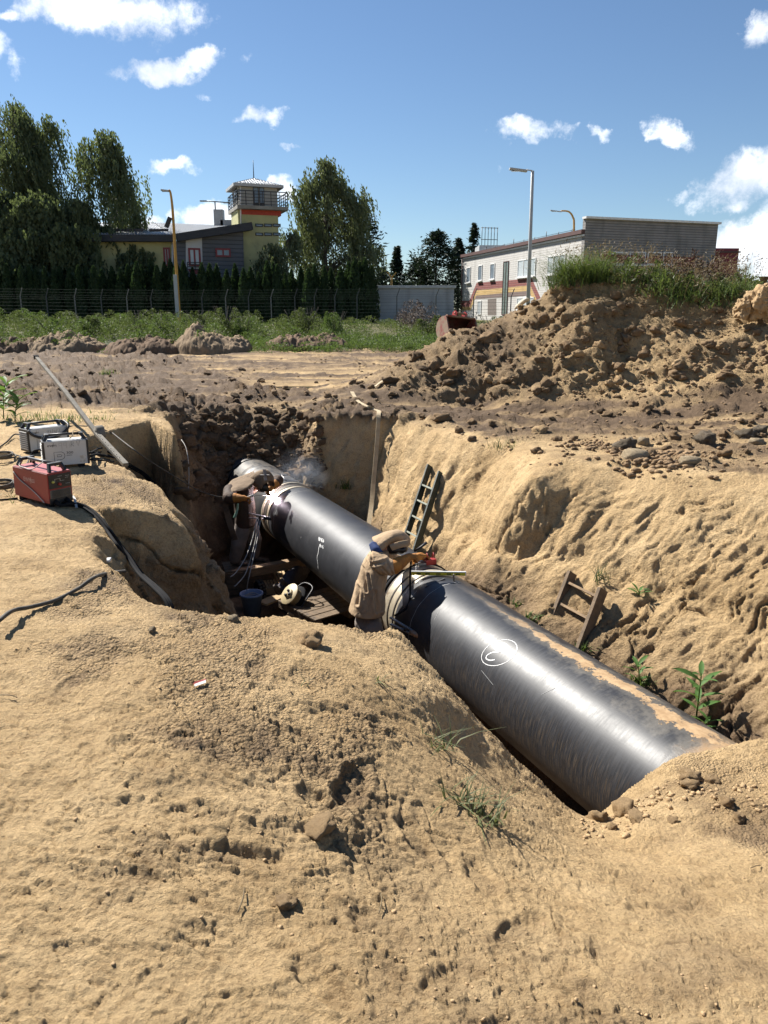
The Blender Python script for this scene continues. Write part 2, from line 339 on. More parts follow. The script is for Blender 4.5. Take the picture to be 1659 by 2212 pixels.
def base_z(x, y):
    T = top_z(x, y); d, W = pit_dist(x, y)
    dn = .16*fbm(x*1.3, y*1.3, o=3, seed=31) + .05*fbm(x*5, y*5, o=3, seed=33)
    off = x*E1[0]+y*E1[1]; s = x*DD[0]+y*DD[1]
    soft = np.clip(W/1.2, .25, 1)
    d2 = d + dn*soft*np.where(d > -.6, 1, 0)
    t = np.clip(d2/W, 0, 1)
    p = t**np.where(W > .9, 1.22, 1.0)
    lipr = np.where(d2 < 0, .07*np.exp(np.minimum(d2, 0)/.16), .07)*np.clip(W/1.0, .2, 1)
    Fz = floor_z(x, y)
    # a damp ledge low in the far right wall and a slipped bench in the near right wall
    z = T - lipr + (Fz - T + lipr)*p
    right = sstep(4.3, 4.8, off)*(d2 > 0)
    lv = -1.18 + .25*fbm(s*.6, off*0, o=2, seed=4)
    z = np.where(right > 0, z - .10*right*np.exp(-((z-lv)/.11)**2)*sstep(15, 13, s), z)
    z = np.where((d <= -1.5), T, z)
    return z, np.where(d2 > 0, t, 0), d2
# regular grids the surface is sampled from
GX0, GX1, GY0, GY1, GS = -9.0, 12.0, .0, 24.0, .035
def _grid(x0, x1, y0, y1, st): 
    gx = np.arange(x0, x1+st, st); gy = np.arange(y0, y1+st, st); X, Y = np.meshgrid(gx, gy); return gx, gy, X, Y
gx, gy, GXX, GYY = _grid(GX0, GX1, GY0, GY1, GS)
GZ, GT, GD = base_z(GXX, GYY)
cgx, cgy, CXX, CYY = _grid(-60, 60, -20, 75, .3)
CZ = top_z(CXX, CYY)
def bil(A, x0, y0, st, x, y):
    fx = np.clip((x-x0)/st, 0, A.shape[1]-1.001); fy = np.clip((y-y0)/st, 0, A.shape[0]-1.001)
    ix = fx.astype(int); iy = fy.astype(int); tx = fx-ix; ty = fy-iy
    return (A[iy, ix]*(1-tx)+A[iy, ix+1]*tx)*(1-ty) + (A[iy+1, ix]*(1-tx)+A[iy+1, ix+1]*tx)*ty
def gz(x, y):
    x = np.asarray(x, float); y = np.asarray(y, float)
    inn = (x > GX0+.3) & (x < GX1-.3) & (y > GY0+.3) & (y < GY1-.3)
    c = bil(CZ, -60, -20, .3, x, y); c = c + (.8-c)*sstep(62, 72, np.hypot(x, y))
    return np.where(inn, bil(GZ, GX0, GY0, GS, x, y), c)
def gt(x, y, A=None):
    inn = (x > GX0+.3) & (x < GX1-.3) & (y > GY0+.3) & (y < GY1-.3)
    return np.where(inn, bil(GT if A is None else A, GX0, GY0, GS, x, y), 0 if A is None else -9)
def heap_mask(x, y):
    # where the spoil heap stands
    toe = 15.6 - .33*(x-1.0)           # its front toe runs nearer on the right
    m = sstep(0, .9, y - toe + .35*np.sin(x*1.7))*sstep(-.9, 1.2, x)*sstep(24.5, 22.5, y)
    return m*sstep(0, .35, gz(x, y)+.2)
def build_ground():
    a1 = np.arange(-34, 34.001, .098); a2 = np.arange(34.5, 76, .6); a3 = np.arange(79, 281, 3.0)
    az = np.radians(np.concatenate([-a2[::-1], a1, a2, a3])); nA = len(az)
    nf = 2400; rf = np.exp(np.linspace(math.log(.35), math.log(72), nf))
    S, C = np.sin(az)[:, None], np.cos(az)[:, None]
    X = S*rf[None]; Y = C*rf[None]; Z = gz(X, Y)
    dr = np.diff(rf)[None]; dz = np.diff(Z, axis=1); rm = .5*(rf[1:]+rf[:-1])[None]; zm = .5*(Z[:, 1:]+Z[:, :-1]) - EYE
    Rm = np.hypot(rm, zm); ln = np.hypot(dr, dz)
    perp = np.abs(dr*zm - dz*rm)/Rm
    sg = (dr*zm - dz*rm)/Rm; perp = np.where(sg > 0, .12*perp, perp)          # slopes turned away from the view need few rows
    el = zm/rm; hid = el < np.maximum.accumulate(el, 1) - .012
    w = np.sqrt(perp**2 + (.13*ln)**2)/Rm*np.where(hid, .35, 1)
    w = w/(.55+.45*np.clip(Rm/3.5, 0, 1))
    for kw in (25, 25, 15):             # neighbouring columns must be cut alike
        ext = np.concatenate([w[-kw:], w, w[:kw]]); cs = np.cumsum(np.concatenate([np.zeros((1, w.shape[1])), ext]), 0); w = (cs[2*kw+1:]-cs[:-2*kw-1])/(2*kw+1)
    cum = np.concatenate([np.zeros((nA, 1)), np.cumsum(w, 1)], 1); cum /= cum[:, -1:]
    nR = 1000; q = np.linspace(0, 1, nR); rr = np.empty((nA, nR))
    for i in range(nA): rr[i] = np.interp(q, cum[i], rf)
    far = np.exp(np.linspace(math.log(80), math.log(3500), 14)); rr = np.concatenate([rr, np.repeat(far[None], nA, 0)], 1); nR = rr.shape[1]
    X = (S*rr).ravel(); Y = (C*rr).ravel(); Z = gz(X, Y)
    e = .03; nx = -(gz(X+e, Y)-gz(X-e, Y))/(2*e); ny = -(gz(X, Y+e)-gz(X, Y-e))/(2*e); nl = np.sqrt(nx*nx+ny*ny+1)
    nx /= nl; ny /= nl; nzv = 1/nl
    t = gt(X, Y); d = gt(X, Y, GD); rad = np.hypot(X, Y); off = X*E1[0]+Y*E1[1]; s = X*DD[0]+Y*DD[1]
    heap = heap_mask(X, Y); steep = sstep(.92, .6, nzv)
    pit = sstep(-.05, .1, d)*(t > 0)
    flat = (1-pit)*(1-heap)
    field = flat*sstep(12.5, 14.5, Y + .5*vnoise(X*.8, Y*.8, seed=3))*sstep(60, 46, rad)
    # the right-hand apron between pit and heap is churned too
    apron = flat*sstep(.15, .5, d*-1)*sstep(5.6, 6.3, off)*sstep(5, 6.5, s)*sstep(60, 46, rad)
    churn = np.clip(np.maximum(field, apron), 0, 1)
    fg = flat*(1-churn)
    f32 = lambda a: a.astype(np.float32)
    x, y, z = f32(X), f32(Y), f32(Z)
    disp = np.zeros(len(X), np.float32); damp_shade = np.zeros(len(X), np.float32)
    near = rad < 75
    # --- foreground bank: hard, trodden, cracked mud with crumbled patches
    wx = x + .12*vnoise(x*2.2, y*2.2, seed=61); wy = y + .12*vnoise(x*2.2+9, y*2.2, seed=62)
    crumbm = sstep(.18, .46, fbm(x*.85+3.3, y*.85, o=4, seed=71))
    crumbm = np.maximum(crumbm, np.exp(-(((x-1.95)/.55)**2+((y-4.15)/.30)**2)).astype(np.float32)*sstep(-.5, .1, fbm(x*4, y*4, o=3, seed=79)))
    pitted = sstep(.16, .4, fbm(x*2.6, y*2.6+5, o=3, seed=72))
    b = .034*fbm(x*.9, y*.9, o=3, seed=1) + .015*fbm(wx*4, wy*4, o=3, seed=2) + .0055*fbm(x*11, y*17, o=3, seed=5, g=.6) + sstep(4.2, 2.2, rad)*.0042*fbm(x*48, y*60, o=2, seed=29) + .006*ridge(wx*6, wy*11, o=2, seed=9)*sstep(-.2, .3, fbm(x*1.5, y*1.5, o=2, seed=10))
    b = b + .007*np.clip(fbm(wx*3.2+20, wy*3.2, o=2, seed=6)-.15, 0, 1)*3*(-1)   # dents
    # thin plates with a broken edge
    lay = fbm(wx*1.7, wy*3.4, o=6, seed=8, g=.55)*3.2; st = lay - np.floor(lay); b = b + .0055*(np.floor(lay) + sstep(.0, .10, st) - .45*st)
    lay2 = fbm(wx*4+4, wy*8, o=5, seed=18, g=.55)*3.0; st2 = lay2 - np.floor(lay2); b = b + .0042*(np.floor(lay2) + sstep(0, .09, st2) - .45*st2); lip_d = np.maximum(sstep(.10, .0, st)*sstep(.0, .3, fbm(x*1.1+6, y*1.1, o=2, seed=36)+.1), .6*sstep(.12, .0, st2)*sstep(-.1, .3, fbm(x*1.7, y*1.7+4, o=2, seed=37)))
    f1, f2, idv = worley(wx*5.5, wy*5.5, seed=40); crack = sstep(.07, .0, f2-f1)*sstep(.0, .35, fbm(x*1.3, y*1.3+7, o=2, seed=41)); b = b - .003*crack
    g1_, g2_, _ = worley(wx*2.3+.3*vnoise(x*6, y*6, seed=47), wy*2.3, seed=46); crack2 = sstep(.028, .0, g2_-g1_)*sstep(-.15, .2, fbm(x*.8, y*.8+7, o=2, seed=48)); b = b - .007*crack2
    c1, c2, ci = worley(x*36, y*36, seed=44); c1b, c2b, cib = worley(x*17, y*17, seed=45)
    cr = np.maximum(sstep(5.5, 2.6, rad)*(.007+.012*ci)*np.sqrt(np.clip(1-(c1*1.55)**2, 0, 1))*(ci > .25), (.010+.018*cib)*np.sqrt(np.clip(1-(c1b*1.7)**2, 0, 1))*(cib > .78))
    b = b + crumbm*(.75*cr - .010) + .5*pitted*(1-crumbm)*(cr*.6 - .010)
    stampd = np.zeros(len(X), np.float32)                        # boot prints and heel scuffs pressed into the bank
    rs = np.random.default_rng(9)
    for (u_, v_) in [(690,1745),(760,1700),(420,1760),(520,1850),(900,1820),(1040,1900),(300,1640),(640,1590),(250,1900),(1120,2010),(820,2010),(480,2050),(1400,1960),(1330,2080),(150,1480),(560,1450),(980,2120),(700,2140)]:
        c_ = pz(u_, v_, 0); r0 = ray(u_, v_); tt_ = np.linspace(.5, 8, 400); P_ = np.array([0, 0, EYE])[None]+r0[None]*tt_[:, None]; k_ = np.argmax(P_[:, 2] < gz(P_[:, 0], P_[:, 1])); c_ = P_[k_]
        a_ = rs.uniform(0, 6.28); sel_ = np.hypot(X-c_[0], Y-c_[1]) < .35; dx_ = X[sel_]-c_[0]; dy_ = Y[sel_]-c_[1]; u2 = (dx_*math.cos(a_)+dy_*math.sin(a_))/rs.uniform(.11, .16); v2 = (-dx_*math.sin(a_)+dy_*math.cos(a_))/rs.uniform(.045, .065)
        q_ = np.sqrt(u2*u2+v2*v2) + .22*fbm(X[sel_]*9, Y[sel_]*9, o=3, seed=int(u_)); dep_ = rs.uniform(.009, .018)
        b[sel_] += (-dep_*sstep(1.05, .72, q_) + .5*dep_*np.exp(-((q_-1.25)/.22)**2)).astype(b.dtype); stampd[sel_] = np.maximum(stampd[sel_], sstep(1.1, .8, q_)*.6+.5*np.exp(-((q_-1.0)/.1)**2))
    disp = disp + f32(fg)*b*sstep(40, 16, rad)
    damp_shade = np.maximum(damp_shade, f32(fg)*(.34*crumbm + .20*pitted + .15*crack + .22*crack2 + .12*lip_d + .22*stampd + .14*sstep(.05, .4, fbm(wx*2.1, wy*2.1+3, o=4, seed=77))))  # cracks, plate edges and boot prints get a darker soil colour
    # --- churned field: ruts along x, clods
    rut = fbm(x*.55 + .3*y, y*1.7, o=4, seed=11)
    rd = ridge(x*.8, y*2.4, o=3, seed=12)
    k1, k2, ki = worley(x*2.6, y*2.6, seed=13); k1b, k2b, kib = worley(x*7, y*7, seed=14)
    cl = .16*(ki > .55)*np.sqrt(np.clip(1-(k1*1.7)**2, 0, 1))*ki + .07*(kib > .4)*np.sqrt(np.clip(1-(k1b*1.6)**2, 0, 1))*kib
    rough = sstep(-.25, .3, fbm(x*.4, y*.9, o=3, seed=15) + .25*sstep(20, 14, y))
    fb = .10*rut + .05*rd + .06*ridge(x*.18+.4*vnoise(x*.3, y*.3, seed=19), y*2.6, o=2, seed=20) + rough*cl*1.25 + .025*fbm(x*9, y*9, o=4, seed=16, g=.6)
    right_soft = 1-.55*apron
    disp = disp + f32(churn*right_soft)*fb
    damp_shade = np.maximum(damp_shade, f32(churn)*np.clip(.98 + .9*rut*1.0 + .35*(rough-.5) - .42*apron, .05, 1))
    # --- heap: big lumps, blocks, and slipped faces
    h1, h2, hi = worley(x*1.1+.2*z, y*1.1+z*1.1, seed=21); h1b, h2b, hib = worley(x*3.1, y*2.4+z*3.1, seed=22); h1c, h2c, hic = worley(x*8, y*6+z*8, seed=23)
    lump = .13*np.sqrt(np.clip(1-(h1*1.15)**2, 0, 1))*(.3+hi) + .07*np.sqrt(np.clip(1-(h1b*1.3)**2, 0, 1))*(.2+hib) + .05*np.sqrt(np.clip(1-(h1c*1.5)**2, 0, 1))*(.2+hic)
    hb = lump - .12 + .28*fbm(x*.9, y*.9, z*.9, o=5, seed=24, g=.55) + .10*ridge(x*1.5+.3*z, y*1.2, z*.6, o=3, seed=28) + .035*fbm(x*9, y*9, z*9, o=3, seed=25)
    smooth_r = .45 + .55*sstep(9.5, 3.5, x)
    disp = disp + f32(heap*smooth_r)*hb
    damp_shade = damp_shade*(1-f32(heap)) + f32(heap)*np.clip(.42*sstep(5.5, 2.0, x + 1.2*fbm(x*.5, y*.5, z*.8, o=3, seed=26)) + .24 + .28*fbm(x*.8, y*.8, z*1.2, o=4, seed=27), .05, 1)
    # --- pit walls: spade-cut and rain-cut grooves that run down the slope, blocks split by cracks
    al = f32(s); ac = f32(off)
    skew = al + .12*z                                            # the digger's grooves lean
    wob = .22*fbm(x*2.5, y*2.5, z*2.5, o=3, seed=54); gro = ridge((skew+wob*.6)*3.4, z*.3+ac*.2, o=4, seed=51, g=.6); gro2 = ridge((skew+wob*.5)*11, z*1.3, o=2, seed=52)
    n3 = fbm(x*2.2, y*2.2, z*2.2, o=5, seed=53); n3b = fbm(x*9, y*9, z*9, o=4, seed=55, g=.62)
    blockn = vnoise(x*1.6, y*1.6, z*1.2, seed=56)
    fn = fbm((skew+wob*.9)*1.9, z*.45+ac*.3, o=6, seed=67, g=.6); fn2 = fbm((skew+wob*.9)*4.3, z*.8+ac*.5, o=5, seed=68, g=.6); gate = sstep(-.15, .25, fbm(x*1.1, y*1.1, z*1.1, o=2, seed=69)); fiss = np.clip(1-np.abs(fn)/.055, 0, 1)*gate + .5*np.clip(1-np.abs(fn2)/.06, 0, 1)*(.3+.7*gate)
    na = fbm((skew+wob)*2.6, z*.7+ac*.45, o=5, seed=63, g=.55); nb = fbm((skew+wob*.5)*14, z*5+ac*3, o=3, seed=65, g=.6)
    pc1, pc2, pci = worley((skew+wob)*5, z*4.2+ac, seed=57); plate = sstep(.07, 0, pc2-pc1)
    wallb =  -.046*fiss + .022*gro*sstep(-.1, .5, fbm(x*.9, y*.9, z*.9, o=2, seed=66)) + .018*gro2 + .022*n3 + .022*(np.floor(na*5)+sstep(0, .22, na*5-np.floor(na*5)))/5*1.6 + .020*nb + .014*n3b + .02*np.round(blockn*2.5)/2.5 - .016*plate*sstep(0, .3, n3) + .012*pci
    rightw = sstep(4.4, 5.2, off)*sstep(13.8, 13.0, s); farw = sstep(13.2, 14.6, s)*sstep(4.2, 3.0, off) + sstep(14.8, 15.6, s)
    farw = np.clip(farw, 0, 1); leftw = np.clip(1-rightw-farw, 0, 1)
    kk1, kk2, kki = worley(x*3.2, y*2.6+z*2.2, seed=58); kb1, kb2, kbi = worley(x*8, y*7+z*6, seed=59)
    clodw = .20*np.sqrt(np.clip(1-(kk1*1.3)**2, 0, 1))*(.2+kki) + .08*np.sqrt(np.clip(1-(kb1*1.4)**2, 0, 1))*kbi - .12 + .16*n3
    leftb = .09*n3 + .035*n3b + .02*gro2 + .05*np.round(blockn*3)/3
    # long cracks in the left blocks
    cv1, cv2, _ = worley(skew*1.5+.5*n3, z*1.1+ac*.6, seed=60); leftb = leftb - .09*sstep(.05, 0, cv2-cv1)
    fade = sstep(0, .18, t)*(1-.55*sstep(.93, 1.0, t))
    disp = disp + f32(pit*fade)*(f32(rightw)*wallb + f32(leftw)*leftb + f32(farw)*clodw)
    low = sstep(.55, .95, t + .12*fbm(x*1.2, y*1.2, o=3, seed=64))
    damp_shade = damp_shade*(1-f32(pit)) + f32(pit)*np.clip(f32(rightw)*(.06 + .72*low + .12*n3 + .25*fiss) + f32(leftw)*(.62*sstep(0.02, .2, t)+.3*low) + f32(farw)*(.80+.3*n3), 0, 1)  # left cut faces: damp plus shade put into the colour; fissures darker too
    keep = f32(near)
    X = X + nx*disp*keep; Y = Y + ny*disp*keep; Z = Z + nzv*disp*keep
    V = np.stack([X, Y, Z], 1)
    I = np.arange(nA*nR).reshape(nA, nR); J = np.roll(I, -1, 0)
    Q = np.stack([I[:, :-1], J[:, :-1], J[:, 1:], I[:, 1:]], -1).reshape(-1, 4)[:, ::-1]
    hm = heap.reshape(nA, nR)[:, :-1].ravel() > .5
    pm = (t.reshape(nA, nR)[:, :-1].ravel() > .02)
    crumb = f32(np.clip(fg*crumbm + churn*.6 + heap, 0, 1))
    veg = f32(sstep(36, 42, Y + 1.5*fbm(x*.3, y*.3, o=3, seed=80))*(rad < 3600))
    def sub(name, mask, label):
        q = Q[mask]; used = np.unique(q); mp = np.zeros(len(V), np.int32); mp[used] = np.arange(len(used))
        me = npmesh(name, V[used], mp[q]); me.polygons.foreach_set('use_smooth', np.ones(len(q), bool))
        for nm, arr in (('damp_shade', damp_shade), ('crumb', crumb), ('veg', veg)):
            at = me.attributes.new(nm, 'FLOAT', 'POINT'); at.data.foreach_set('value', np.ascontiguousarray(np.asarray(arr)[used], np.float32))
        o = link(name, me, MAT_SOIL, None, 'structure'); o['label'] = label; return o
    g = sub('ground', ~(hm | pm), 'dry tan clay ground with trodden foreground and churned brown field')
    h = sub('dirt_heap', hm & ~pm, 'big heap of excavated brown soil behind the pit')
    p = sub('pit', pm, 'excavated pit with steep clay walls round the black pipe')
    return g, h, p
def soil_material():
    m = bpy.data.materials.new('soil'); m.use_nodes = True; nt = m.node_tree; N = nt.nodes.new; L = nt.links.new
    b = nt.nodes['Principled BSDF']; b.inputs['Specular IOR Level'].default_value = .25
    geo = N('ShaderNodeNewGeometry')
    def noise(sc, det=6, ro=.6, st=(1, 1, 1)):
        mp = N('ShaderNodeMapping'); mp.inputs['Scale'].default_value = st; L(geo.outputs['Position'], mp.inputs[0])
        n = N('ShaderNodeTexNoise'); n.inputs['Scale'].default_value = sc; n.inputs['Detail'].default_value = det; n.inputs['Roughness'].default_value = ro; L(mp.outputs[0], n.inputs[0]); return n.outputs[0]
    def ramp(fac, stops):
        r = N('ShaderNodeValToRGB'); L(fac, r.inputs[0]); els = r.color_ramp.elements
        while len(els) < len(stops): els.new(.5)
        for e_, (p_, c_) in zip(els, stops): e_.position = p_; e_.color = (*c_, 1)
        return r.outputs[0]
    def mix(f, a, c, mode='MIX'):
        n = N('ShaderNodeMixRGB'); n.blend_type = mode
        for i, q in enumerate((f, a, c)):
            if isinstance(q, (int, float)): n.inputs[i].default_value = q
            elif isinstance(q, tuple): n.inputs[i].default_value = (*q, 1)
            else: L(q, n.inputs[i])
        return n.outputs[0]
    def attr(nm):
        a = N('ShaderNodeAttribute'); a.attribute_name = nm; return a.outputs['Fac']
    def mth(op, a, c):
        n = N('ShaderNodeMath'); n.operation = op
        for i, q in enumerate((a, c)):
            if isinstance(q, (int, float)): n.inputs[i].default_value = q
            else: L(q, n.inputs[i])
        return n.outputs[0]
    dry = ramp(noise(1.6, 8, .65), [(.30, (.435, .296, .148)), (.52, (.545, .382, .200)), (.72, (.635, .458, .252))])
    wet_shade = ramp(noise(2.3, 8, .65), [(.30, (.092, .058, .033)), (.55, (.150, .098, .057)), (.75, (.205, .138, .084))])
    dm = mth('ADD', attr('damp_shade'), mth('MULTIPLY', mth('SUBTRACT', noise(7, 8, .7), .5), .55))
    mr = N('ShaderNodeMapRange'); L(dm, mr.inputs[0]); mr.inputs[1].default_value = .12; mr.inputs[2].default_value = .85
    col = mix(mr.outputs[0], dry, wet_shade)
    sp = ramp(noise(55, 4, .7), [(.36, (.72, .70, .68)), (.5, (1, 1, 1)), (.68, (1.10, 1.09, 1.07))])
    col = mix(.8, col, sp, 'MULTIPLY')
    mo = ramp(noise(13, 9, .72), [(.34, (.70, .67, .63)), (.47, (.97, .97, .97)), (.70, (1.07, 1.07, 1.06))])
    col = mix(.85, col, mo, 'MULTIPLY')
    green = ramp(noise(3, 6), [(.35, (.035, .050, .018)), (.65, (.075, .090, .032))])
    gm = mth('MULTIPLY', attr('veg'), .85)
    col = mix(gm, col, green)
    L(col, b.inputs['Base Color'])
    rr = N('ShaderNodeMapRange'); L(mr.outputs[0], rr.inputs[0]); rr.inputs[3].default_value = .95; rr.inputs[4].default_value = .82; L(rr.outputs[0], b.inputs['Roughness'])
    # fine relief
    vo = N('ShaderNodeTexVoronoi'); vo.feature = 'F1'; vo.inputs['Scale'].default_value = 62; L(geo.outputs['Position'], vo.inputs['Vector'])
    h = mth('ADD', mth('MULTIPLY', noise(42, 9, .72), 1.0), mth('MULTIPLY', mth('SUBTRACT', 1.0, vo.outputs['Distance']), mth('MULTIPLY', attr('crumb'), .8)))
    h = mth('ADD', h, mth('MULTIPLY', noise(11, 6, .6), 1.1))
    bp = N('ShaderNodeBump'); bp.inputs['Strength'].default_value = 1.0; bp.inputs['Distance'].default_value = .042; L(h, bp.inputs['Height']); L(bp.outputs[0], b.inputs['Normal'])
    return m
MAT_SOIL = soil_material()
GROUND, HEAP, PIT = build_ground()
# ------------------------------------------------------------------ finding the ground
bpy.context.view_layer.update()
def cast(o, d):
    best = None; o = Vector(o); d = Vector(d).normalized()
    for ob in (GROUND, HEAP, PIT):
        ok, p, n, i = ob.ray_cast(o, d)
        if ok and (best is None or (p-o).length < best[0]): best = ((p-o).length, p.copy(), n.copy())
    return best
def gp(u, v, lift=0.0):                # the ground point seen in that direction
    b = None
    while b is None: b = cast((0, 0, EYE), ray(u, v)); v += 3
    return b[1] + Vector((0, 0, lift))
def gh(x, y, lift=0.0):                # ground height under (x, y)
    b = cast((x, y, 14), (0, 0, -1)); return (b[1].z if b else 0.0) + lift
V3 = lambda p: Vector((float(p[0]), float(p[1]), float(p[2])))
def PY(u, v, Y): return V3(py(u, v, Y))
def PZ(u, v, z): return V3(pz(u, v, z))

# ------------------------------------------------------------------ materials used by many things
M = {}
M['blackplastic'] = mat('black_plastic', (.018,.018,.019), (.012,.012,.013), rough=.45, bump=.1)
M['rubber'] = mat('black_rubber', (.016,.016,.017), (.010,.010,.011), rough=.85, spec=.12)
M['greyrubber'] = mat('dusty_cable', (.10,.085,.065), (.04,.036,.03), scale=14, rough=.8)
M['whitecable'] = mat('pale_cable', (.42,.40,.37), (.30,.28,.25), rough=.6)
M['steel'] = mat('dull_steel', (.32,.32,.33), (.20,.19,.18), scale=12, rough=.42, metal=.7)
M['darksteel'] = mat('dark_steel', (.05,.05,.055), (.03,.028,.027), scale=14, rough=.5, metal=.5)
M['alu'] = mat('weathered_aluminium', (.20,.18,.15), (.12,.11,.09), scale=9, rough=.8, metal=0, spec=.2, c3=(.30,.24,.16), s3=5, t3=.66)
M['whitemetal'] = mat('pale_grey_sheet_metal', (.56,.56,.53), (.50,.495,.47), scale=5, rough=.5, c3=(.34,.29,.20), s3=6, t3=.68)
M['redmetal'] = mat('worn_dark_red_metal', (.26,.028,.024), (.19,.024,.020), scale=4, rough=.5, c3=(.30,.20,.13), s3=9, t3=.68)
M['wood'] = mat('weathered_wood', (.30,.20,.11), (.19,.125,.07), scale=9, rough=.85, stretch=(1,1,6), bump=.4, bscale=60, c3=(.12,.085,.055), s3=4, t3=.6)
M['palewood'] = mat('pale_board', (.46,.33,.18), (.34,.235,.125), scale=8, rough=.85, bump=.3, c3=(.22,.155,.09), s3=4, t3=.62)
M['oldwood'] = mat('old_brown_wood', (.17,.115,.068), (.10,.07,.042), scale=9, rough=.85, bump=.4, bscale=60, c3=(.07,.05,.035), s3=4, t3=.6)
M['darkwood'] = mat('wet_dark_wood', (.085,.06,.04), (.05,.036,.025), scale=8, rough=.85, bump=.4)
M['greenpaint'] = mat('dark_green_painted_wood', (.028,.042,.030), (.018,.026,.02), scale=9, rough=.55, c3=(.22,.18,.12), s3=12, t3=.62)
M['rungpaint'] = mat('worn_pale_green_rung', (.26,.27,.21), (.17,.18,.14), scale=14, rough=.75)
M['canvas'] = mat('tan_welding_canvas', (.43,.305,.185), (.33,.230,.135), scale=4, rough=.92, bump=.7, bscale=16, c3=(.24,.165,.10), s3=5, t3=.64)
M['canvasdark'] = mat('dirty_brown_canvas', (.135,.095,.062), (.085,.058,.037), scale=4, rough=.92, bump=.7, bscale=16, c3=(.05,.035,.025), s3=5, t3=.58)
M['jacketdark'] = mat('dark_brown_leather_jacket', (.06,.030,.016), (.03,.017,.010), scale=5, rough=.8, bump=.6, bscale=16)
M['hoodtan'] = mat('tan_hood_cloth', (.21,.145,.088), (.15,.102,.062), scale=5, rough=.9, bump=.7, bscale=18, c3=(.07,.05,.035), s3=5, t3=.6)
M['trouser'] = mat('grey_brown_trousers', (.24,.20,.17), (.16,.135,.115), scale=5, rough=.9, bump=.8, bscale=12)
M['trouserdark'] = mat('dark_work_trousers', (.075,.068,.078), (.045,.04,.048), scale=5, rough=.9, bump=.8, bscale=12)
M['glove'] = mat('yellow_brown_leather', (.44,.185,.030), (.30,.115,.020), scale=9, rough=.75, bump=.5, bscale=30, c3=(.12,.055,.02), s3=7, t3=.62)
M['skin'] = mat('skin', (.50,.30,.21), (.42,.24,.165), rough=.5)
M['boot'] = mat('dusty_boot', (.15,.12,.09), (.06,.048,.038), scale=10, rough=.8)
M['navy'] = mat('blue_work_shirt', (.028,.055,.16), (.018,.035,.11), rough=.9)
M['greycloth'] = mat('grey_patch', (.25,.23,.22), (.18,.165,.155), scale=9, rough=.9)
M['mask'] = mat('black_welding_mask', (.010,.010,.011), (.006,.006,.007), rough=.4)
M['mint'] = mat('mint_cloth', (.30,.52,.42), (.22,.42,.33), rough=.9)
M['webbing'] = mat('yellowish_webbing', (.44,.35,.22), (.34,.265,.16), scale=9, rough=.85, bump=.2)
M['paint'] = mat('white_paint_marker', (.80,.80,.79), (.66,.66,.65), scale=30, rough=.7)
M['chalk'] = mat('pale_chalk', (.42,.42,.41), (.26,.26,.26), scale=24, rough=.8)
M['yellow'] = mat('yellow_plastic', (.62,.56,.04), (.54,.48,.03), rough=.45)
M['silver'] = mat('bright_aluminium', (.78,.78,.77), (.68,.68,.67), rough=.35, metal=.2)
M['red'] = mat('red_paint', (.36,.030,.020), (.26,.024,.018), rough=.45)

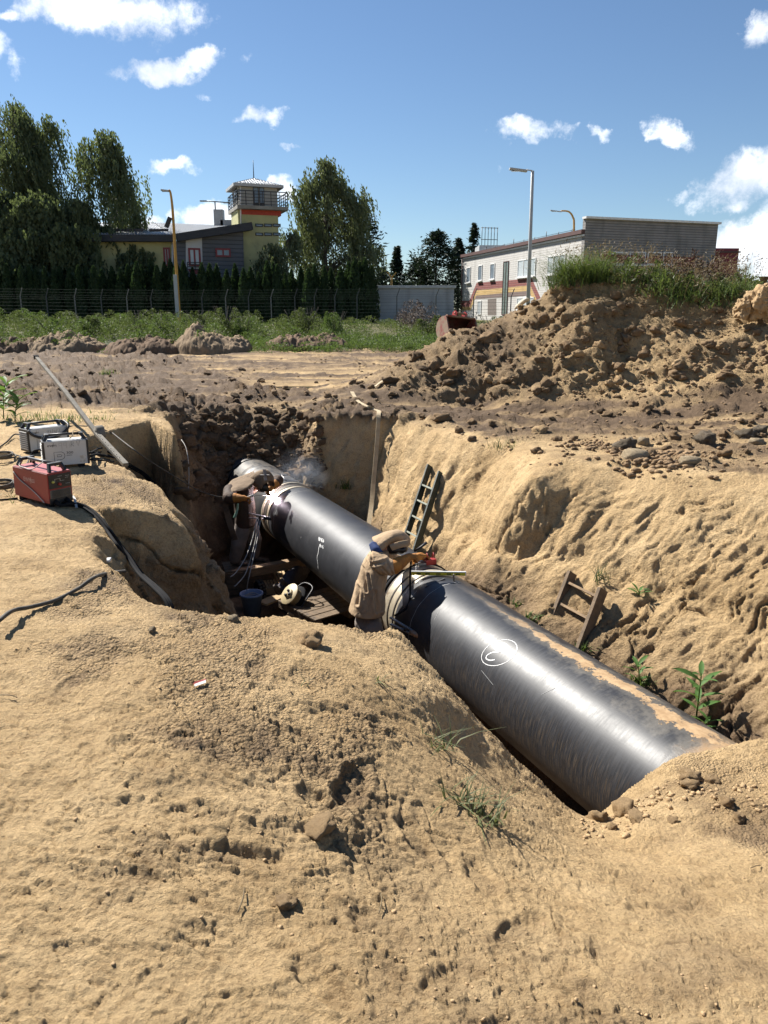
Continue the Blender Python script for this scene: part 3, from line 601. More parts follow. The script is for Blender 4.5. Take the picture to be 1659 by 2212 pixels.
# ------------------------------------------------------------------ the pipeline
def pipe_pt(s, ang, r=PIPE_R):         # ang in degrees, 90 = top, 180 = towards the camera side
    q = os2xy(PIPE_OFF + r*math.cos(R(ang)), s); return Vector((q[0], q[1], PIPE_Z + r*math.sin(R(ang))))
def pipe_hit(u, v, r=PIPE_R):          # (s, ang) of the pipe's skin in that direction
    d = ray(u, v); q = np.array([d[0]*E1[0]+d[1]*E1[1], d[2]]); c = np.array([PIPE_OFF, PIPE_Z-EYE])
    A = q@q; B = -2*q@c; C = c@c-r*r; D = B*B-4*A*C
    t = (-B-math.sqrt(D))/(2*A) if D > 0 else (q@c)/A
    p = d*t; n = np.array([p[0]*E1[0]+p[1]*E1[1], p[2]])-c
    return p[0]*DD[0]+p[1]*DD[1], math.degrees(math.atan2(n[1], n[0])) % 360
def pipe_material():
    m = bpy.data.materials.new('black_coated_pipe'); m.use_nodes = True; nt = m.node_tree; N = nt.nodes.new; L = nt.links.new
    b = nt.nodes['Principled BSDF']; b.inputs['Specular IOR Level'].default_value = .5
    def attr(n):
        a = N('ShaderNodeAttribute'); a.attribute_name = n; return a.outputs['Fac']
    S_, A_ = attr('along'), attr('angle')
    def mth(op, a, c=None, e=None):
        n = N('ShaderNodeMath'); n.operation = op
        for i, q in enumerate((a, c, e)):
            if q is None: continue
            if isinstance(q, (int, float)): n.inputs[i].default_value = q
            else: L(q, n.inputs[i])
        return n.outputs[0]
    arc = mth('MULTIPLY', A_, PIPE_R*math.pi/180)
    def vec(a, c):
        n = N('ShaderNodeCombineXYZ'); L(a, n.inputs[0]); L(c, n.inputs[1]); return n.outputs[0]
    uv = vec(S_, arc)
    def noise(v, sc, det=6, ro=.6, st=(1, 1, 1)):
        mp = N('ShaderNodeMapping'); mp.inputs['Scale'].default_value = st; L(v, mp.inputs[0])
        n = N('ShaderNodeTexNoise'); n.inputs['Scale'].default_value = sc; n.inputs['Detail'].default_value = det; n.inputs['Roughness'].default_value = ro; L(mp.outputs[0], n.inputs[0]); return n.outputs[0]
    def rng(v, a, c, lo=0, hi=1):
        n = N('ShaderNodeMapRange'); n.interpolation_type = 'SMOOTHSTEP'; L(v, n.inputs[0]); n.inputs[1].default_value = a; n.inputs[2].default_value = c; n.inputs[3].default_value = lo; n.inputs[4].default_value = hi; return n.outputs[0]
    def mix(f, a, c):
        n = N('ShaderNodeMixRGB')
        for i, q in enumerate((f, a, c)):
            if isinstance(q, (int, float)): n.inputs[i].default_value = q
            elif isinstance(q, tuple): n.inputs[i].default_value = (*q, 1)
            else: L(q, n.inputs[i])
        return n.outputs[0]
    streak = noise(uv, 7, 7, .65, (9, .8, 1)); streak2 = noise(uv, 30, 5, .6, (.25, 1.6, 1)); blot = noise(uv, 2.2, 7, .65); blot2 = noise(uv, 9, 8, .7)
    base = mix(rng(streak, .35, .7), (.011, .0117, .0145), (.024, .0255, .031))
    scuff = mth('MULTIPLY', rng(noise(uv, 26, 6, .7, (1, .22, 1)), .60, .72), rng(blot, .42, .6))
    base = mix(mth('MULTIPLY', scuff, .35), base, (.15, .15, .15))
    base = mix(mth('MULTIPLY', rng(noise(uv, 60, 3, .6, (.12, 2.2, 1)), .66, .76), .3), base, (.14, .14, .14))
    # dust that ran down the flank towards the near end, and a dust film over the far piece
    low = mth('MULTIPLY', rng(A_, 138, 178), rng(S_, 8.5, 4.0))
    dust = mth('MULTIPLY', low, rng(noise(uv, 20, 9, .75, (4.5, .30, 1)), .45, .72))
    farf = mth('MULTIPLY', rng(S_, 12.4, 13.4), rng(noise(uv, 4, 8, .7, (1, 2.2, 1)), .38, .60))
    base = mix(mth('MULTIPLY', dust, .6), base, (.17, .115, .06))
    base = mix(mth('MULTIPLY', farf, .32), base, (.30, .25, .19))
    # dried mud spread along the upper far side, thicker towards the buried near end
    cen = mth('SUBTRACT', A_, mth('ADD', 84, mth('MULTIPLY', S_, .3))); spread = rng(S_, 7.0, 3.0, 5, 26)
    band = mth('SUBTRACT', 1.0, mth('DIVIDE', mth('ABSOLUTE', cen), spread))
    mudn = mth('ADD', mth('MULTIPLY', noise(uv, 4.2, 10, .72), 1.0), mth('MULTIPLY', band, .30))
    mud = mth('MULTIPLY', rng(mudn, .685, .72), rng(S_, 6.8, 4.8))
    film = mth('MULTIPLY', mth('MULTIPLY', rng(mudn, .45, .66), rng(S_, 7.2, 5.5)), .55)
    endm = rng(mth('ADD', S_, mth('MULTIPLY', mth('SUBTRACT', blot2, .5), .5)), 3.45, 3.15)
    mud = mth('MAXIMUM', mud, mth('MULTIPLY', endm, rng(A_, 140, 100)))
    base = mix(mth('MULTIPLY', film, blot2), base, (.27, .24, .19))
    mudc = mix(rng(blot2, .35, .65), (.30, .19, .095), (.44, .30, .165))
    col = mix(mud, base, mudc); L(col, b.inputs['Base Color'])
    ro = mth('ADD', mth('MULTIPLY', streak, .22), .34); ro = mth('ADD', ro, mth('MULTIPLY', rng(blot, .3, .7), .10))
    mxr = mth('MAXIMUM', mth('MAXIMUM', mth('MULTIPLY', mud, .95), mth('MULTIPLY', dust, .75)), mth('MULTIPLY', film, .8))
    L(mth('MAXIMUM', ro, mxr), b.inputs['Roughness'])
    hgt = mth('ADD', mth('MULTIPLY', mud, mth('ADD', .5, blot2)), mth('MULTIPLY', streak2, .03))
    bp = N('ShaderNodeBump'); bp.inputs['Strength'].default_value = .6; bp.inputs['Distance'].default_value = .012; L(hgt, bp.inputs['Height']); L(bp.outputs[0], b.inputs['Normal'])
    return m
M['pipe'] = pipe_material()
M['baresteel'] = mat('bare_ground_steel', (.50,.44,.33), (.34,.29,.21), scale=14, rough=.42, metal=.35, stretch=(1,1,1), c3=(.20,.13,.08), s3=8, t3=.62)
M['scorched'] = mat('scorched_steel', (.09,.075,.06), (.035,.03,.027), scale=20, rough=.6, metal=.3)
PIPELINE = empty('pipeline', pipe_pt(7.4, 270), 0, 'long black coated steel pipe lying in the pit with two joints being welded', 'pipe')
PIPELINE_INV = Matrix.Translation(-PIPELINE.location)
def rebase(o, root=None):              # o was built in world coordinates; hang it under root without moving it
    root = root or PIPELINE; o.parent = root; o.matrix_parent_inverse = Matrix.Translation(-Vector(root.location)) if root.rotation_euler.z == 0 else root.matrix_basis.inverted(); return o
def pipe_ring(name, m, prof, na=120, label=None):    # prof: list of (s, r)
    ns = len(prof); th = np.linspace(-90, 270, na+1)
    V = np.array([pipe_pt(s, a, r) for (s, r) in prof for a in th]); I = np.arange(ns*(na+1)).reshape(ns, na+1)
    Q = np.stack([I[:-1, :-1], I[:-1, 1:], I[1:, 1:], I[1:, :-1]], -1).reshape(-1, 4)[:, ::-1]
    me = npmesh(name, V, Q); me.polygons.foreach_set('use_smooth', np.ones(len(Q), bool))
    for nm, arr in (('along', np.repeat([s for s, r in prof], na+1)), ('angle', np.tile(th, ns))):
        at = me.attributes.new(nm, 'FLOAT', 'POINT'); at.data.foreach_set('value', np.ascontiguousarray(arr, np.float32))
    o = link(name, me, m); rebase(o)
    if label: o['label'] = label
    return o
def sect(s0, s1, ends):
    pr = [(s, PIPE_R) for s in np.linspace(s0, s1, 24)]
    if ends[0]: pr = [(s0-.012, PIPE_R-.018), (s0-.006, PIPE_R-.004)] + pr
    if ends[1]: pr = pr + [(s1+.006, PIPE_R-.004), (s1+.012, PIPE_R-.018)]
    return pr
pipe_ring('pipe_section', M['pipe'], sect(2.3, 7.20, (0, 1)), label='near length with dried mud along its top and a circled 3')
pipe_ring('pipe_section', M['pipe'], sect(7.68, 12.02, (1, 1)), label='middle length between the two welders')
pipe_ring('pipe_section', M['pipe'], sect(12.50, 17.4, (1, 0)), label='dusty far length running into the clods')
pipe_ring('bare_steel_end', M['baresteel'], [(7.18, .512), (7.42, .512)])
pipe_ring('bare_steel_end', M['baresteel'], [(7.42, .512), (7.56, .512)])
pipe_ring('bare_steel_end', M['scorched'], [(7.56, .513), (7.70, .513)])
pipe_ring('weld_seam', M['scorched'], [(7.402, .512), (7.41, .519), (7.43, .519), (7.438, .512)])
pipe_ring('joint_ring', M['scorched'], [(7.268, .512), (7.27, .519), (7.292, .519), (7.294, .512)])
pipe_ring('joint_ring', M['rubber'], [(7.60, .513), (7.602, .530), (7.645, .530), (7.647, .513)])
pipe_ring('bare_steel_end', M['baresteel'], [(12.0, .512), (12.24, .512)])
pipe_ring('bare_steel_end', M['scorched'], [(12.24, .5125), (12.52, .5125)])
pipe_ring('weld_seam', M['scorched'], [(12.225, .512), (12.23, .519), (12.255, .519), (12.26, .512)])
pipe_ring('joint_ring', M['scorched'], [(12.08, .512), (12.085, .522), (12.11, .522), (12.115, .512)])
pipe_ring('joint_ring', M['baresteel'], [(12.40, .512), (12.405, .536), (12.46, .536), (12.465, .512)])
pipe_ring('coating_sleeve', M['pipe'], [(13.98, .5305), (13.99, .537), (14.30, .537), (14.31, .5305)])
pipe_ring('rubber_band', M['rubber'], [(14.80, .530), (14.805, .540), (14.835, .540), (14.84, .530)])
def pipe_stroke(pts, w, m, name, r=PIPE_R+.0022):    # a line painted on the pipe's skin: pts in (s, ang)
    P = [Vector((s, a*PIPE_R*math.pi/180, 0)) for s, a in pts]; V = []; Fc = []
    for i, p in enumerate(P):
        t = (P[min(i+1, len(P)-1)]-P[max(i-1, 0)]); t.normalize(); n = Vector((-t.y, t.x, 0))
        ww = w*(.75+.5*abs(math.sin(i*1.7)))
        for sg in (-1, 1):
            q = p + n*(sg*ww/2); V.append(pipe_pt(q.x, q.y/PIPE_R*180/math.pi, r))
    Fc = [(2*i, 2*i+1, 2*i+3, 2*i+2) for i in range(len(P)-1)]
    mb = MB(); mb.add(V, Fc); return mb
def stroke_obj(groups, w, m, name, label=None):
    mb = MB()
    for g in groups:
        q = pipe_stroke(g, w, m, name); mb.add(q.v, q.f)
    o = mb.build(name, m); rebase(o)
    if label: o['label'] = label
    return o
z5 = lambda x, y: (1042.4+.3717*x, 1097.2+.3717*y)
z2 = lambda x, y: (438.9+.2976*x, 932.6+.2976*y)
z3 = lambda x, y: (713.2+.2315*x, 1097.2+.2315*y)
circ = [pipe_hit(*z5(98+102*math.cos(t)+18*math.sin(t), 842-74*math.sin(t)-14*math.cos(t))) for t in np.linspace(0, 2*math.pi*1.03, 44)]
three = [pipe_hit(*z5(p.x, p.y)) for p in catmull([(153,808,0),(128,788,0),(92,785,0),(68,800,0),(72,822,0),(103,836,0),(60,840,0),(28,856,0),(22,876,0),(46,886,0),(72,882,0)], 5)]
stroke_obj([circ], .0055, M['paint'], 'circle_mark', 'white hand drawn ring round the number')
stroke_obj([three], .0095, M['paint'], 'number_mark', 'white hand painted number 3')
def arcline(s0, a0, s1, a1, n=24, wob=.01): return [(s0+(s1-s0)*k/n + wob*math.sin(k*.9), a0+(a1-a0)*k/n) for k in range(n+1)]
stroke_obj([arcline(6.85, 80, 6.83, 188, 40, .004)], .007, M['chalk'], 'chalk_line', 'pale line drawn round the near length beside the joint')
stroke_obj([arcline(11.74, 75, 11.76, 196, 40, .004)], .008, M['chalk'], 'chalk_line', 'pale line drawn round the middle length beside the far joint')
stroke_obj([arcline(9.70, 152, 9.66, 192, 16, .012)], .010, M['paint'], 'paint_line', 'short white line below the scribbled writing')
def scribble(u0, v0, du, dv, n, h):
    out = []
    for k in range(n):
        x = u0+du*k/n; y = v0+dv*k/n
        pat = [[(0,h),(0,0),(1.9,0),(1.9,h)],[(0,0),(0,h),(2,h*.5),(0,0)],[(0,h),(1,0),(2,h)],[(2,0),(0,0),(0,h),(2,h),(2,h*.5)],[(1,0),(1,h)],[(0,h),(0,0),(2,h),(2,0)]][k % 6]
        out.append([pipe_hit(x+px, y+py_) for px, py_ in pat])
    return out
stroke_obj(scribble(688.5, 1160.5, 12.5, 5.0, 5, 7.5), .009, M['paint'], 'scribbled_writing', 'white scribbled letters near the middle of the pipe')
stroke_obj(scribble(690.5, 1176.5, 8.5, 3.5, 4, 5), .008, M['paint'], 'scribbled_writing', 'second row of white scribbled letters')
stroke_obj(scribble(606, 1160, 17, 17, 6, 5), .006, M['chalk'], 'scribbled_writing', 'faint pale writing low on the pipe by the far welder')
for (u, v, du, dv) in [(815,1173,4,-2),(895,1283,6,-7),(647,1060,-8,1.5),(651,1159,-1.5,4),(1040,1448,26,32),(900,1196,-3,2),(938,1340,12,-24),(1170,1500,30,-14)]:
    stroke_obj([[pipe_hit(u+du*k/6, v+dv*k/6) for k in range(7)]], .007 if abs(du)+abs(dv) < 20 else .003, M['chalk'], 'scratch_mark')
# ------------------------------------------------------------------ things standing in the pit
def board_thing(name, label, cat, a, b, w, h, m, up=(0, 0, 1), group=None):
    a, b = Vector(a), Vector(b); root = MB().beam(a, b, w, h, up, bev=min(w, h)*.12).build(name, m); return tag(root, label, cat, group)
def pallet(label, c, rz, L, W, n, m, pw, name='wooden_pallet', tilt=0):
    e = empty(name, c, rz, label, 'pallet'); e.rotation_euler = (tilt, 0, rz)
    pitch = W/n; me0 = None
    for k in range(n):
        if me0 is None:
            o = MB().box((0, 0, 0), (L, pitch*pw, .022), None, .003).build('slat', m, e); me0 = o.data
        else: o = link('slat', me0, None, e)
        o.location = (0, -W/2+pitch*(k+.5), -.011); o.rotation_euler = (0, 0, random.uniform(-.012, .012))
    b0 = None
    for x in (-L/2+.06, 0, L/2-.06):
        if b0 is None: o = MB().box((0, 0, 0), (.09, W, .10), None, .004).build('bearer', m, e); b0 = o.data
        else: o = link('bearer', b0, None, e)
        o.location = (x, 0, -.073)
    return e
pallet('dark wooden pallet of wide boards under the middle of the pipe', PZ(716, 1296, -2.50), math.atan2(DD[1], DD[0])-1.32, 1.25, 1.0, 6, M['oldwood'], .86)
pallet('narrow pallet of light slats beside the far welder\'s crate', PZ(592, 1244, -2.72), math.atan2(DD[1], DD[0])-.15, 1.15, .42, 8, M['palewood'], .72).rotation_euler.z += math.pi/2*0
def crate(label, c, rz, L, W, H, m, top=None):
    e = empty('wooden_crate', c, rz, label, 'crate')
    n = max(2, int(round(H/.11)))
    for sx, sy, ln, rot in ((0, -W/2, L, 0), (0, W/2, L, 0), (-L/2, 0, W-.05, math.pi/2), (L/2, 0, W-.05, math.pi/2)):
        for k in range(n):
            o = MB().box((0, 0, 0), (ln, .024, H/n*.93), None, .003).build('side_board', m, e); o.location = (sx, sy, H/n*(k+.5)); o.rotation_euler = (0, 0, rot)
    for k in range(4):
        o = MB().box((0, 0, 0), (L+.02, W/4*.93, .025), None, .003).build('lid_board', top or m, e); o.location = (0, -W/2+W/4*(k+.5), H+.014)
    return e
pf = PZ(527, 1224, -2.53)
crate('dark wooden crate the far welder stands on', (pf.x+.05, pf.y+.05, -2.93), .30, .78, .55, .39, M['oldwood'])
crate('wooden crate under the near welder, mostly behind the bank', (-.13, 7.98, -2.93), math.atan2(DD[1], DD[0]), .8, .6, .46, M['darkwood'])
board_thing('support_beam', 'dark timber beam lying across the pit under the far part of the pipe', 'beam', P3(3.0, 11.6, -2.42), P3(5.2, 11.9, -2.42), .16, .14, M['wood'])
board_thing('plank', 'pale plank lying flat by the blue tub', 'plank', PZ(566, 1304, -2.74), PZ(612, 1285, -2.74), .20, .03, M['palewood'])
board_thing('plank', 'short pale plank end under the cable reel', 'plank', PZ(634, 1330, -2.62), PZ(665, 1310, -2.60), .22, .035, M['palewood'])
board_thing('plank', 'thin upright pale board behind the sitting worker', 'plank', PZ(632, 1229, -2.75), PZ(630, 1213, -2.5), .12, .025, M['palewood'])
# blue tub
pb = PZ(543, 1281, -2.56)
e = empty('plastic_tub', (pb.x, pb.y, -2.93), 0, 'round blue plastic tub holding coiled wire beside the crate', 'tub')
M['blueplastic'] = mat('blue_plastic', (.15,.23,.38), (.10,.165,.29), rough=.5, c3=(.25,.23,.2), s3=6, t3=.66)
MB().lathe([(.0, .0), (.125, .0), (.165, .34), (.182, .345), (.182, .372), (.160, .372), (.118, .02), (0, .02)], 32).build('shell', M['blueplastic'], e)
mb = MB()
for k in range(4):
    mb.tube([((.10+.012*k)*math.cos(t), (.10+.012*k)*math.sin(t), .26+.018*k+.01*math.sin(3*t+k)) for t in np.linspace(0, 6.1, 30)], .007, 6)
mb.build('wire_coil', M['whitecable'], e)
MB().lathe([(0, .21), (.12, .21), (.12, .235), (0, .235)], 24).build('lid', mat('light_blue_plastic', (.24,.34,.50), rough=.5), e)
# knobbly wheel
pw = PZ(561, 1270, -2.70)
e = empty('rubber_wheel', (pw.x, pw.y, -2.93), .5, 'small knobbly rubber wheel standing beside the blue tub', 'wheel')
Rx = Matrix.Rotation(math.pi/2, 3, 'Y')
MB().lathe([(.085, -.05), (.15, -.055), (.165, -.03), (.168, 0), (.165, .03), (.15, .055), (.085, .05)], 32, Rx, (0, 0, .185)).build('tyre', M['rubber'], e)
mb = MB()
for k in range(20):
    a = 2*math.pi*k/20
    for sx in (-.028, .028):
        Mx = Matrix.Rotation(-a - (.08 if sx > 0 else 0), 3, 'X'); mb.box(Mx @ Vector((sx, 0, .172)) + Vector((0, 0, .185)), (.040, .034, .022), Mx)
mb.build('tread', mat('dusty_tread', (.17,.135,.09), (.06,.05,.04), scale=12, rough=.9), e)
MB().lathe([(0, -.03), (.085, -.03), (.085, .03), (0, .03)], 20, Rx, (0, 0, .185)).build('hub', M['darksteel'], e)
# cable reel on a tube frame
pr = PZ(636, 1290, -2.42)
e = empty('cable_reel', (pr.x, pr.y, pr.z), 0, 'cream cable reel on a black tube frame standing on the pallet', 'cable reel')
ax = Vector((-.62, -.45, .64)).normalized(); Q = ax.to_track_quat('Z', 'Y').to_matrix()
M['cream'] = mat('cream_plastic', (.46,.37,.21), (.38,.30,.17), rough=.5, c3=(.22,.18,.12), s3=7, t3=.66)
MB().lathe([(0, .115), (.165, .115), (.170, .110), (.170, .098), (.165, .095), (.125, .09), (.125, -.02)], 36, Q).build('drum', M['cream'], e)
MB().lathe([(.125, -.05), (.19, -.055), (.195, -.035), (.19, -.018), (.125, -.018)], 36, Q).build('cable_winding', M['rubber'], e)
MB().lathe([(0, .116), (.075, .116), (.07, .135), (0, .14)], 24, Q).build('socket_panel', M['cream'], e)
mb = MB()
for k in range(3):
    a = k*2.1; mb.lathe([(0, .139), (.022, .139), (.022, .155), (0, .156)], 12, Q, Q @ Vector((.043*math.cos(a), .043*math.sin(a), 0)))
mb.build('socket', M['blackplastic'], e)
fr = [Q @ Vector(p) for p in ((-.19, .04, .02), (-.20, .10, -.06), (-.12, .26, -.10), (.12, .26, -.10), (.20, .10, -.06), (.21, -.16, -.05), (.15, -.25, -.08), (-.15, -.25, -.08), (-.21, -.16, -.05), (-.19, .04, .02))]
MB().tube(catmull(fr, 5), .012, 8).build('tube_frame', M['darksteel'], e)
# ladders
def ladder(label, top_uv, foot, halfw, n, mr, mg, rail, rung_mat, gap, proud=.12, top=None):
    b = cast((0, 0, EYE), ray(*top_uv)); tp = b[1] + (Vector((0, 0, EYE))-b[1]).normalized()*proud
    tp = top or tp; foot = Vector(foot); dvec = Vector((DD[0], DD[1], 0)); t2 = foot + (tp-foot)*1.0
    # the ladder's plane holds the pipe direction; tp is the near rail's top
    e = empty('wooden_ladder', foot, 0, label, 'ladder'); up = (t2-foot); ln = up.length; upn = up.normalized(); nrm = upn.cross(dvec).normalized()
    for k in (0, 1):
        p = dvec*(halfw*2*k); MB().beam(p, p+upn*(ln*(1.02 if k else 1.0)), rail[0], rail[1], dvec, bev=.004).build('rail', mr, e)
    if gap[0] is None: gap = (ln-.10-gap[1]*(n-1), gap[1])
    for k in range(n):
        h = upn*(gap[0]+gap[1]*k); MB().beam(h+dvec*.004, h+dvec*(halfw*2-.004), .075, .026, upn, bev=.003).build('rung', rung_mat, e)
    return e
foot1 = P3(4.58, 9.25, -2.25)
LAD1 = ladder('dark green painted ladder leaning on the far right wall', (952, 1020), foot1, .19, 6, M['greenpaint'], None, (.10, .032), M['rungpaint'], (.35, .27))
foot2 = P3(4.66, 5.62, -1.98)
LAD2 = ladder('short weathered wooden ladder against the right wall near the front', (1302, 1282), foot2, .255, 4, M['oldwood'], None, (.12, .045), M['wood'], (None, .25), .22, PY(1302, 1273, 7.52))
# flat hose over the right wall
def ribbon(name, pts, w, th, m, label, cat, side=None, n=8):
    P = catmull(pts, n); mb = MB(); V = []
    for i, p in enumerate(P):
        t = (P[min(i+1, len(P)-1)]-P[max(i-1, 0)]).normalized()
        s_ = Vector(side) if side else t.cross(Vector((0, 0, 1)))
        s_ = (s_ - t*s_.dot(t)).normalized(); nn = s_.cross(t)
        for a, c in ((-1, -1), (1, -1), (1, 1), (-1, 1)): V.append(p + s_*(a*w/2) + nn*(c*th/2))
    Fc = []
    for i in range(len(P)-1):
        for k in range(4): Fc.append((4*i+k, 4*i+(k+1) % 4, 4*i+4+(k+1) % 4, 4*i+4+k))
    Fc += [(0, 1, 2, 3), (4*len(P)-1, 4*len(P)-2, 4*len(P)-3, 4*len(P)-4)]
    mb.add(V, Fc); return tag(mb.build(name, m), label, cat)
a = gp(760, 849, .03); b = gp(772, 868, .03); c_ = gp(790, 880, .035); d_ = gp(806, 888, .04); e_ = gp(817, 893, .05)
lipp = gp(818, 900, .05)
hang = [PY(816, 935, lipp.y-.22), PY(813, 975, lipp.y-.42), PY(808, 1030, lipp.y-.75), PY(803, 1085, lipp.y-1.15), PY(797, 1130, lipp.y-1.6), PY(792, 1160, lipp.y-1.9)]
ribbon('flat_hose', [a, b, c_, d_, e_, lipp] + hang, .075, .010, M['webbing'], 'pale yellowish flat hose hanging over the far right corner of the pit', 'hose', side=(.94, .30, 0))
ribbon('flat_hose', [gp(810, 838, .03), gp(820, 833, .06), gp(828, 827, .05)], .11, .01, M['webbing'], 'loose scrap of pale flat hose sticking out of the mud by the puddle', 'hose', side=(.3, -.9, 0))
# spirit level lying across the pipe
cl = pipe_pt(7.12, 90) + Vector((-.02, 0, .028))
e = empty('spirit_level', cl, R(-2), 'yellow and silver spirit level lying across the pipe by the near welder', 'level')
MB().box((0, .0, 0), (.62, .022, .046), None, .002).build('body', M['silver'], e)
MB().box((0, -.0125, -.004), (.60, .003, .034), None, 0).build('yellow_face', M['yellow'], e)
mb = MB()
for x in (-.22, -.12, 0, .12, .22): mb.box((x, -.0148, -.004), (.05, .002, .016))
mb.build('vial_window', mat('dark_vial', (.10,.11,.04), (.05,.055,.02), rough=.2), e)
mb = MB(); mb.box((0, 0, 0), (.05, .006, .012)); mb.box((.022, 0, -.02), (.006, .006, .05))
# red magnet clamp with wire bail
cr_ = pipe_pt(7.55, 78) + Vector((0, 0, .045))
e = empty('welding_clamp', cr_, .3, 'small red clamp with wire handles on top of the pipe near the raised glove', 'clamp')
MB().box((0, 0, -.01), (.125, .08, .065), None, .010).build('body', M['red'], e)
mb = MB()
for x in (-.045, .035): mb.tube(catmull([(x, -.03, .04), (x-.004, -.035, .07), (x, 0, .092), (x+.004, .035, .07), (x, .03, .02)], 4), .005, 6)
mb.build('wire_handle', M['red'], e)
MB().box((-.10, .0, -.03), (.10, .06, .03), None, .004).build('jaw', M['steel'], e)
# chalk stub / welding pen on the level's near side
tag(MB().beam(pipe_pt(6.90, 84)+Vector((0,0,.004)), pipe_pt(6.90, 84)+Vector((-.01,-.015,.085)), .014, .02, bev=.002).build('steel_scriber', M['alu'], None), 'small grey metal scriber standing on the pipe at the end of the chalk line', 'tool')
tag(MB().beam(pipe_pt(7.00, 118)+Vector((0,0,.006)), pipe_pt(6.98, 92)+Vector((0,0,.012)), .018, .012, bev=.002).build('flat_file', M['darksteel'], None), 'dark flat file lying on the pipe below the spirit level', 'tool')
# slag hammer on the far length
h0 = pipe_pt(12.75, 96)
e = empty('slag_hammer', h0, .35, 'slag hammer with cross head lying on the far length of pipe', 'hammer')
MB().beam((-.12, .02, .07), (.12, -.01, .085), .022, .02, bev=.003).build('head', M['darksteel'], e)
MB().tube([(0, 0, .08), (.03, -.09, .035), (.05, -.14, .012)], .010, 8).build('handle', M['steel'], e)
# earth clamps
def clamp(label, p, d1, mt):
    e = empty('earth_clamp', p, 0, label, 'clamp'); d1 = Vector(d1).normalized()
    MB().beam((0, 0, .02), Vector((0, 0, .03))-d1*.30, .03, .016, bev=.003).build('jaw', M['steel'], e)
    MB().beam((0, 0, -.02), Vector((0, 0, -.045))-d1*.30, .03, .016, bev=.003).build('jaw', M['steel'], e)
    MB().tube([Vector((0, 0, 0))-d1*.03, d1*.09], .028, 12).build('cable_lug', mt, e)
    MB().tube([Vector((0, -.03, 0))-d1*.1, Vector((0, .03, 0))-d1*.1], .02, 10).build('spring', M['darksteel'], e)
    return e
clamp('steel earth clamp on the far joint in front of the far welder', PY(574, 1119, 12.1), (.95, -.25, -.1), M['darksteel'])
M['copper'] = mat('brown_copper_end', (.33,.20,.12), (.24,.14,.08), rough=.5, metal=.3)
clamp('steel earth clamp with brown end below the near joint', PY(847+45, 1367, 7.55), (.75, -.5, -.25), M['copper'])
# canvas strap and hanging cloth by the far welder
ribbon('canvas_strap', [PY(487, 1075, 12.0), PY(487, 1092, 11.98), PY(492, 1115, 11.98), PY(500, 1142, 12.0), PY(508, 1166, 12.05)], .09, .01, M['canvasdark'], 'brown canvas strap hanging beside the far welder', 'strap', side=(1, .1, 0))
# leads into the pit
def cable(pts, r, m, label, cat='cable', name='cable', group=None, n=8):
    return tag(MB().tube(catmull(pts, n), r, 8).build(name, m), label, cat, group)
cable([PY(562, 1125, 12.0), PY(556, 1165, 11.8), PY(545, 1215, 11.4), PY(536, 1255, 11.2), PZ(533, 1276, -2.58)], .008, M['whitecable'], 'thin grey lead running from the far clamp down to the blue tub, rightmost of three')
cable([PY(558, 1122, 12.0), PY(550, 1175, 11.75), PY(532, 1235, 11.3), PY(512, 1262, 11.0), PY(506, 1266, 10.8)], .008, M['whitecable'], 'thin grey lead from the far clamp sagging towards the bank, middle of three')
cable([PY(555, 1120, 12.0), PY(545, 1165, 11.75), PY(530, 1205, 11.4), PY(510, 1236, 11.1), PY(498, 1246, 10.9)], .008, M['whitecable'], 'thin pale lead from the far clamp reaching furthest left, leftmost of three')
# ------------------------------------------------------------------ welding machines on the left bank
FONT = None
def text_mesh(name, body, size, m, parent, loc, rot, ext=.0006, sx=1.0, sk=0.0):
    cu = bpy.data.curves.new(name, 'FONT'); cu.body = body; cu.size = size; cu.extrude = ext; cu.align_x = 'LEFT'; cu.shear = sk; cu.resolution_u = 3
    o = bpy.data.objects.new('tmp', cu); COL.objects.link(o); bpy.context.view_layer.update()
    me = bpy.data.meshes.new_from_object(o.evaluated_get(bpy.context.evaluated_depsgraph_get())); bpy.data.objects.remove(o)
    me.name = name; me.materials.clear()
    if sx != 1:
        for v in me.vertices: v.co.x *= sx
    ob = link(name, me, m, parent); ob.location = loc; ob.rotation_euler = rot; return ob
FR = (math.pi/2, 0, 0)                  # text standing on the face that looks along -y
def stroke_mesh(name, lines, w, m, parent, loc, rot):       # handwriting as thin flat strokes
    mb = MB()
    for ln in lines:
        P = [Vector((a, b, 0)) for a, b in ln]; V = []
        for i, p in enumerate(P):
            t = (P[min(i+1, len(P)-1)]-P[max(i-1, 0)]).normalized(); n = Vector((-t.y, t.x, 0)); V += [p+n*w/2, p-n*w/2]
        mb.add(V, [(2*i, 2*i+1, 2*i+3, 2*i+2) for i in range(len(P)-1)])
    o = mb.build(name, m, parent); o.location = loc; o.rotation_euler = rot; return o
def ground_frame(p0, p1):               # base point and yaw so that local +x runs p0 -> p1
    d = p1-p0; return math.atan2(d.y, d.x)
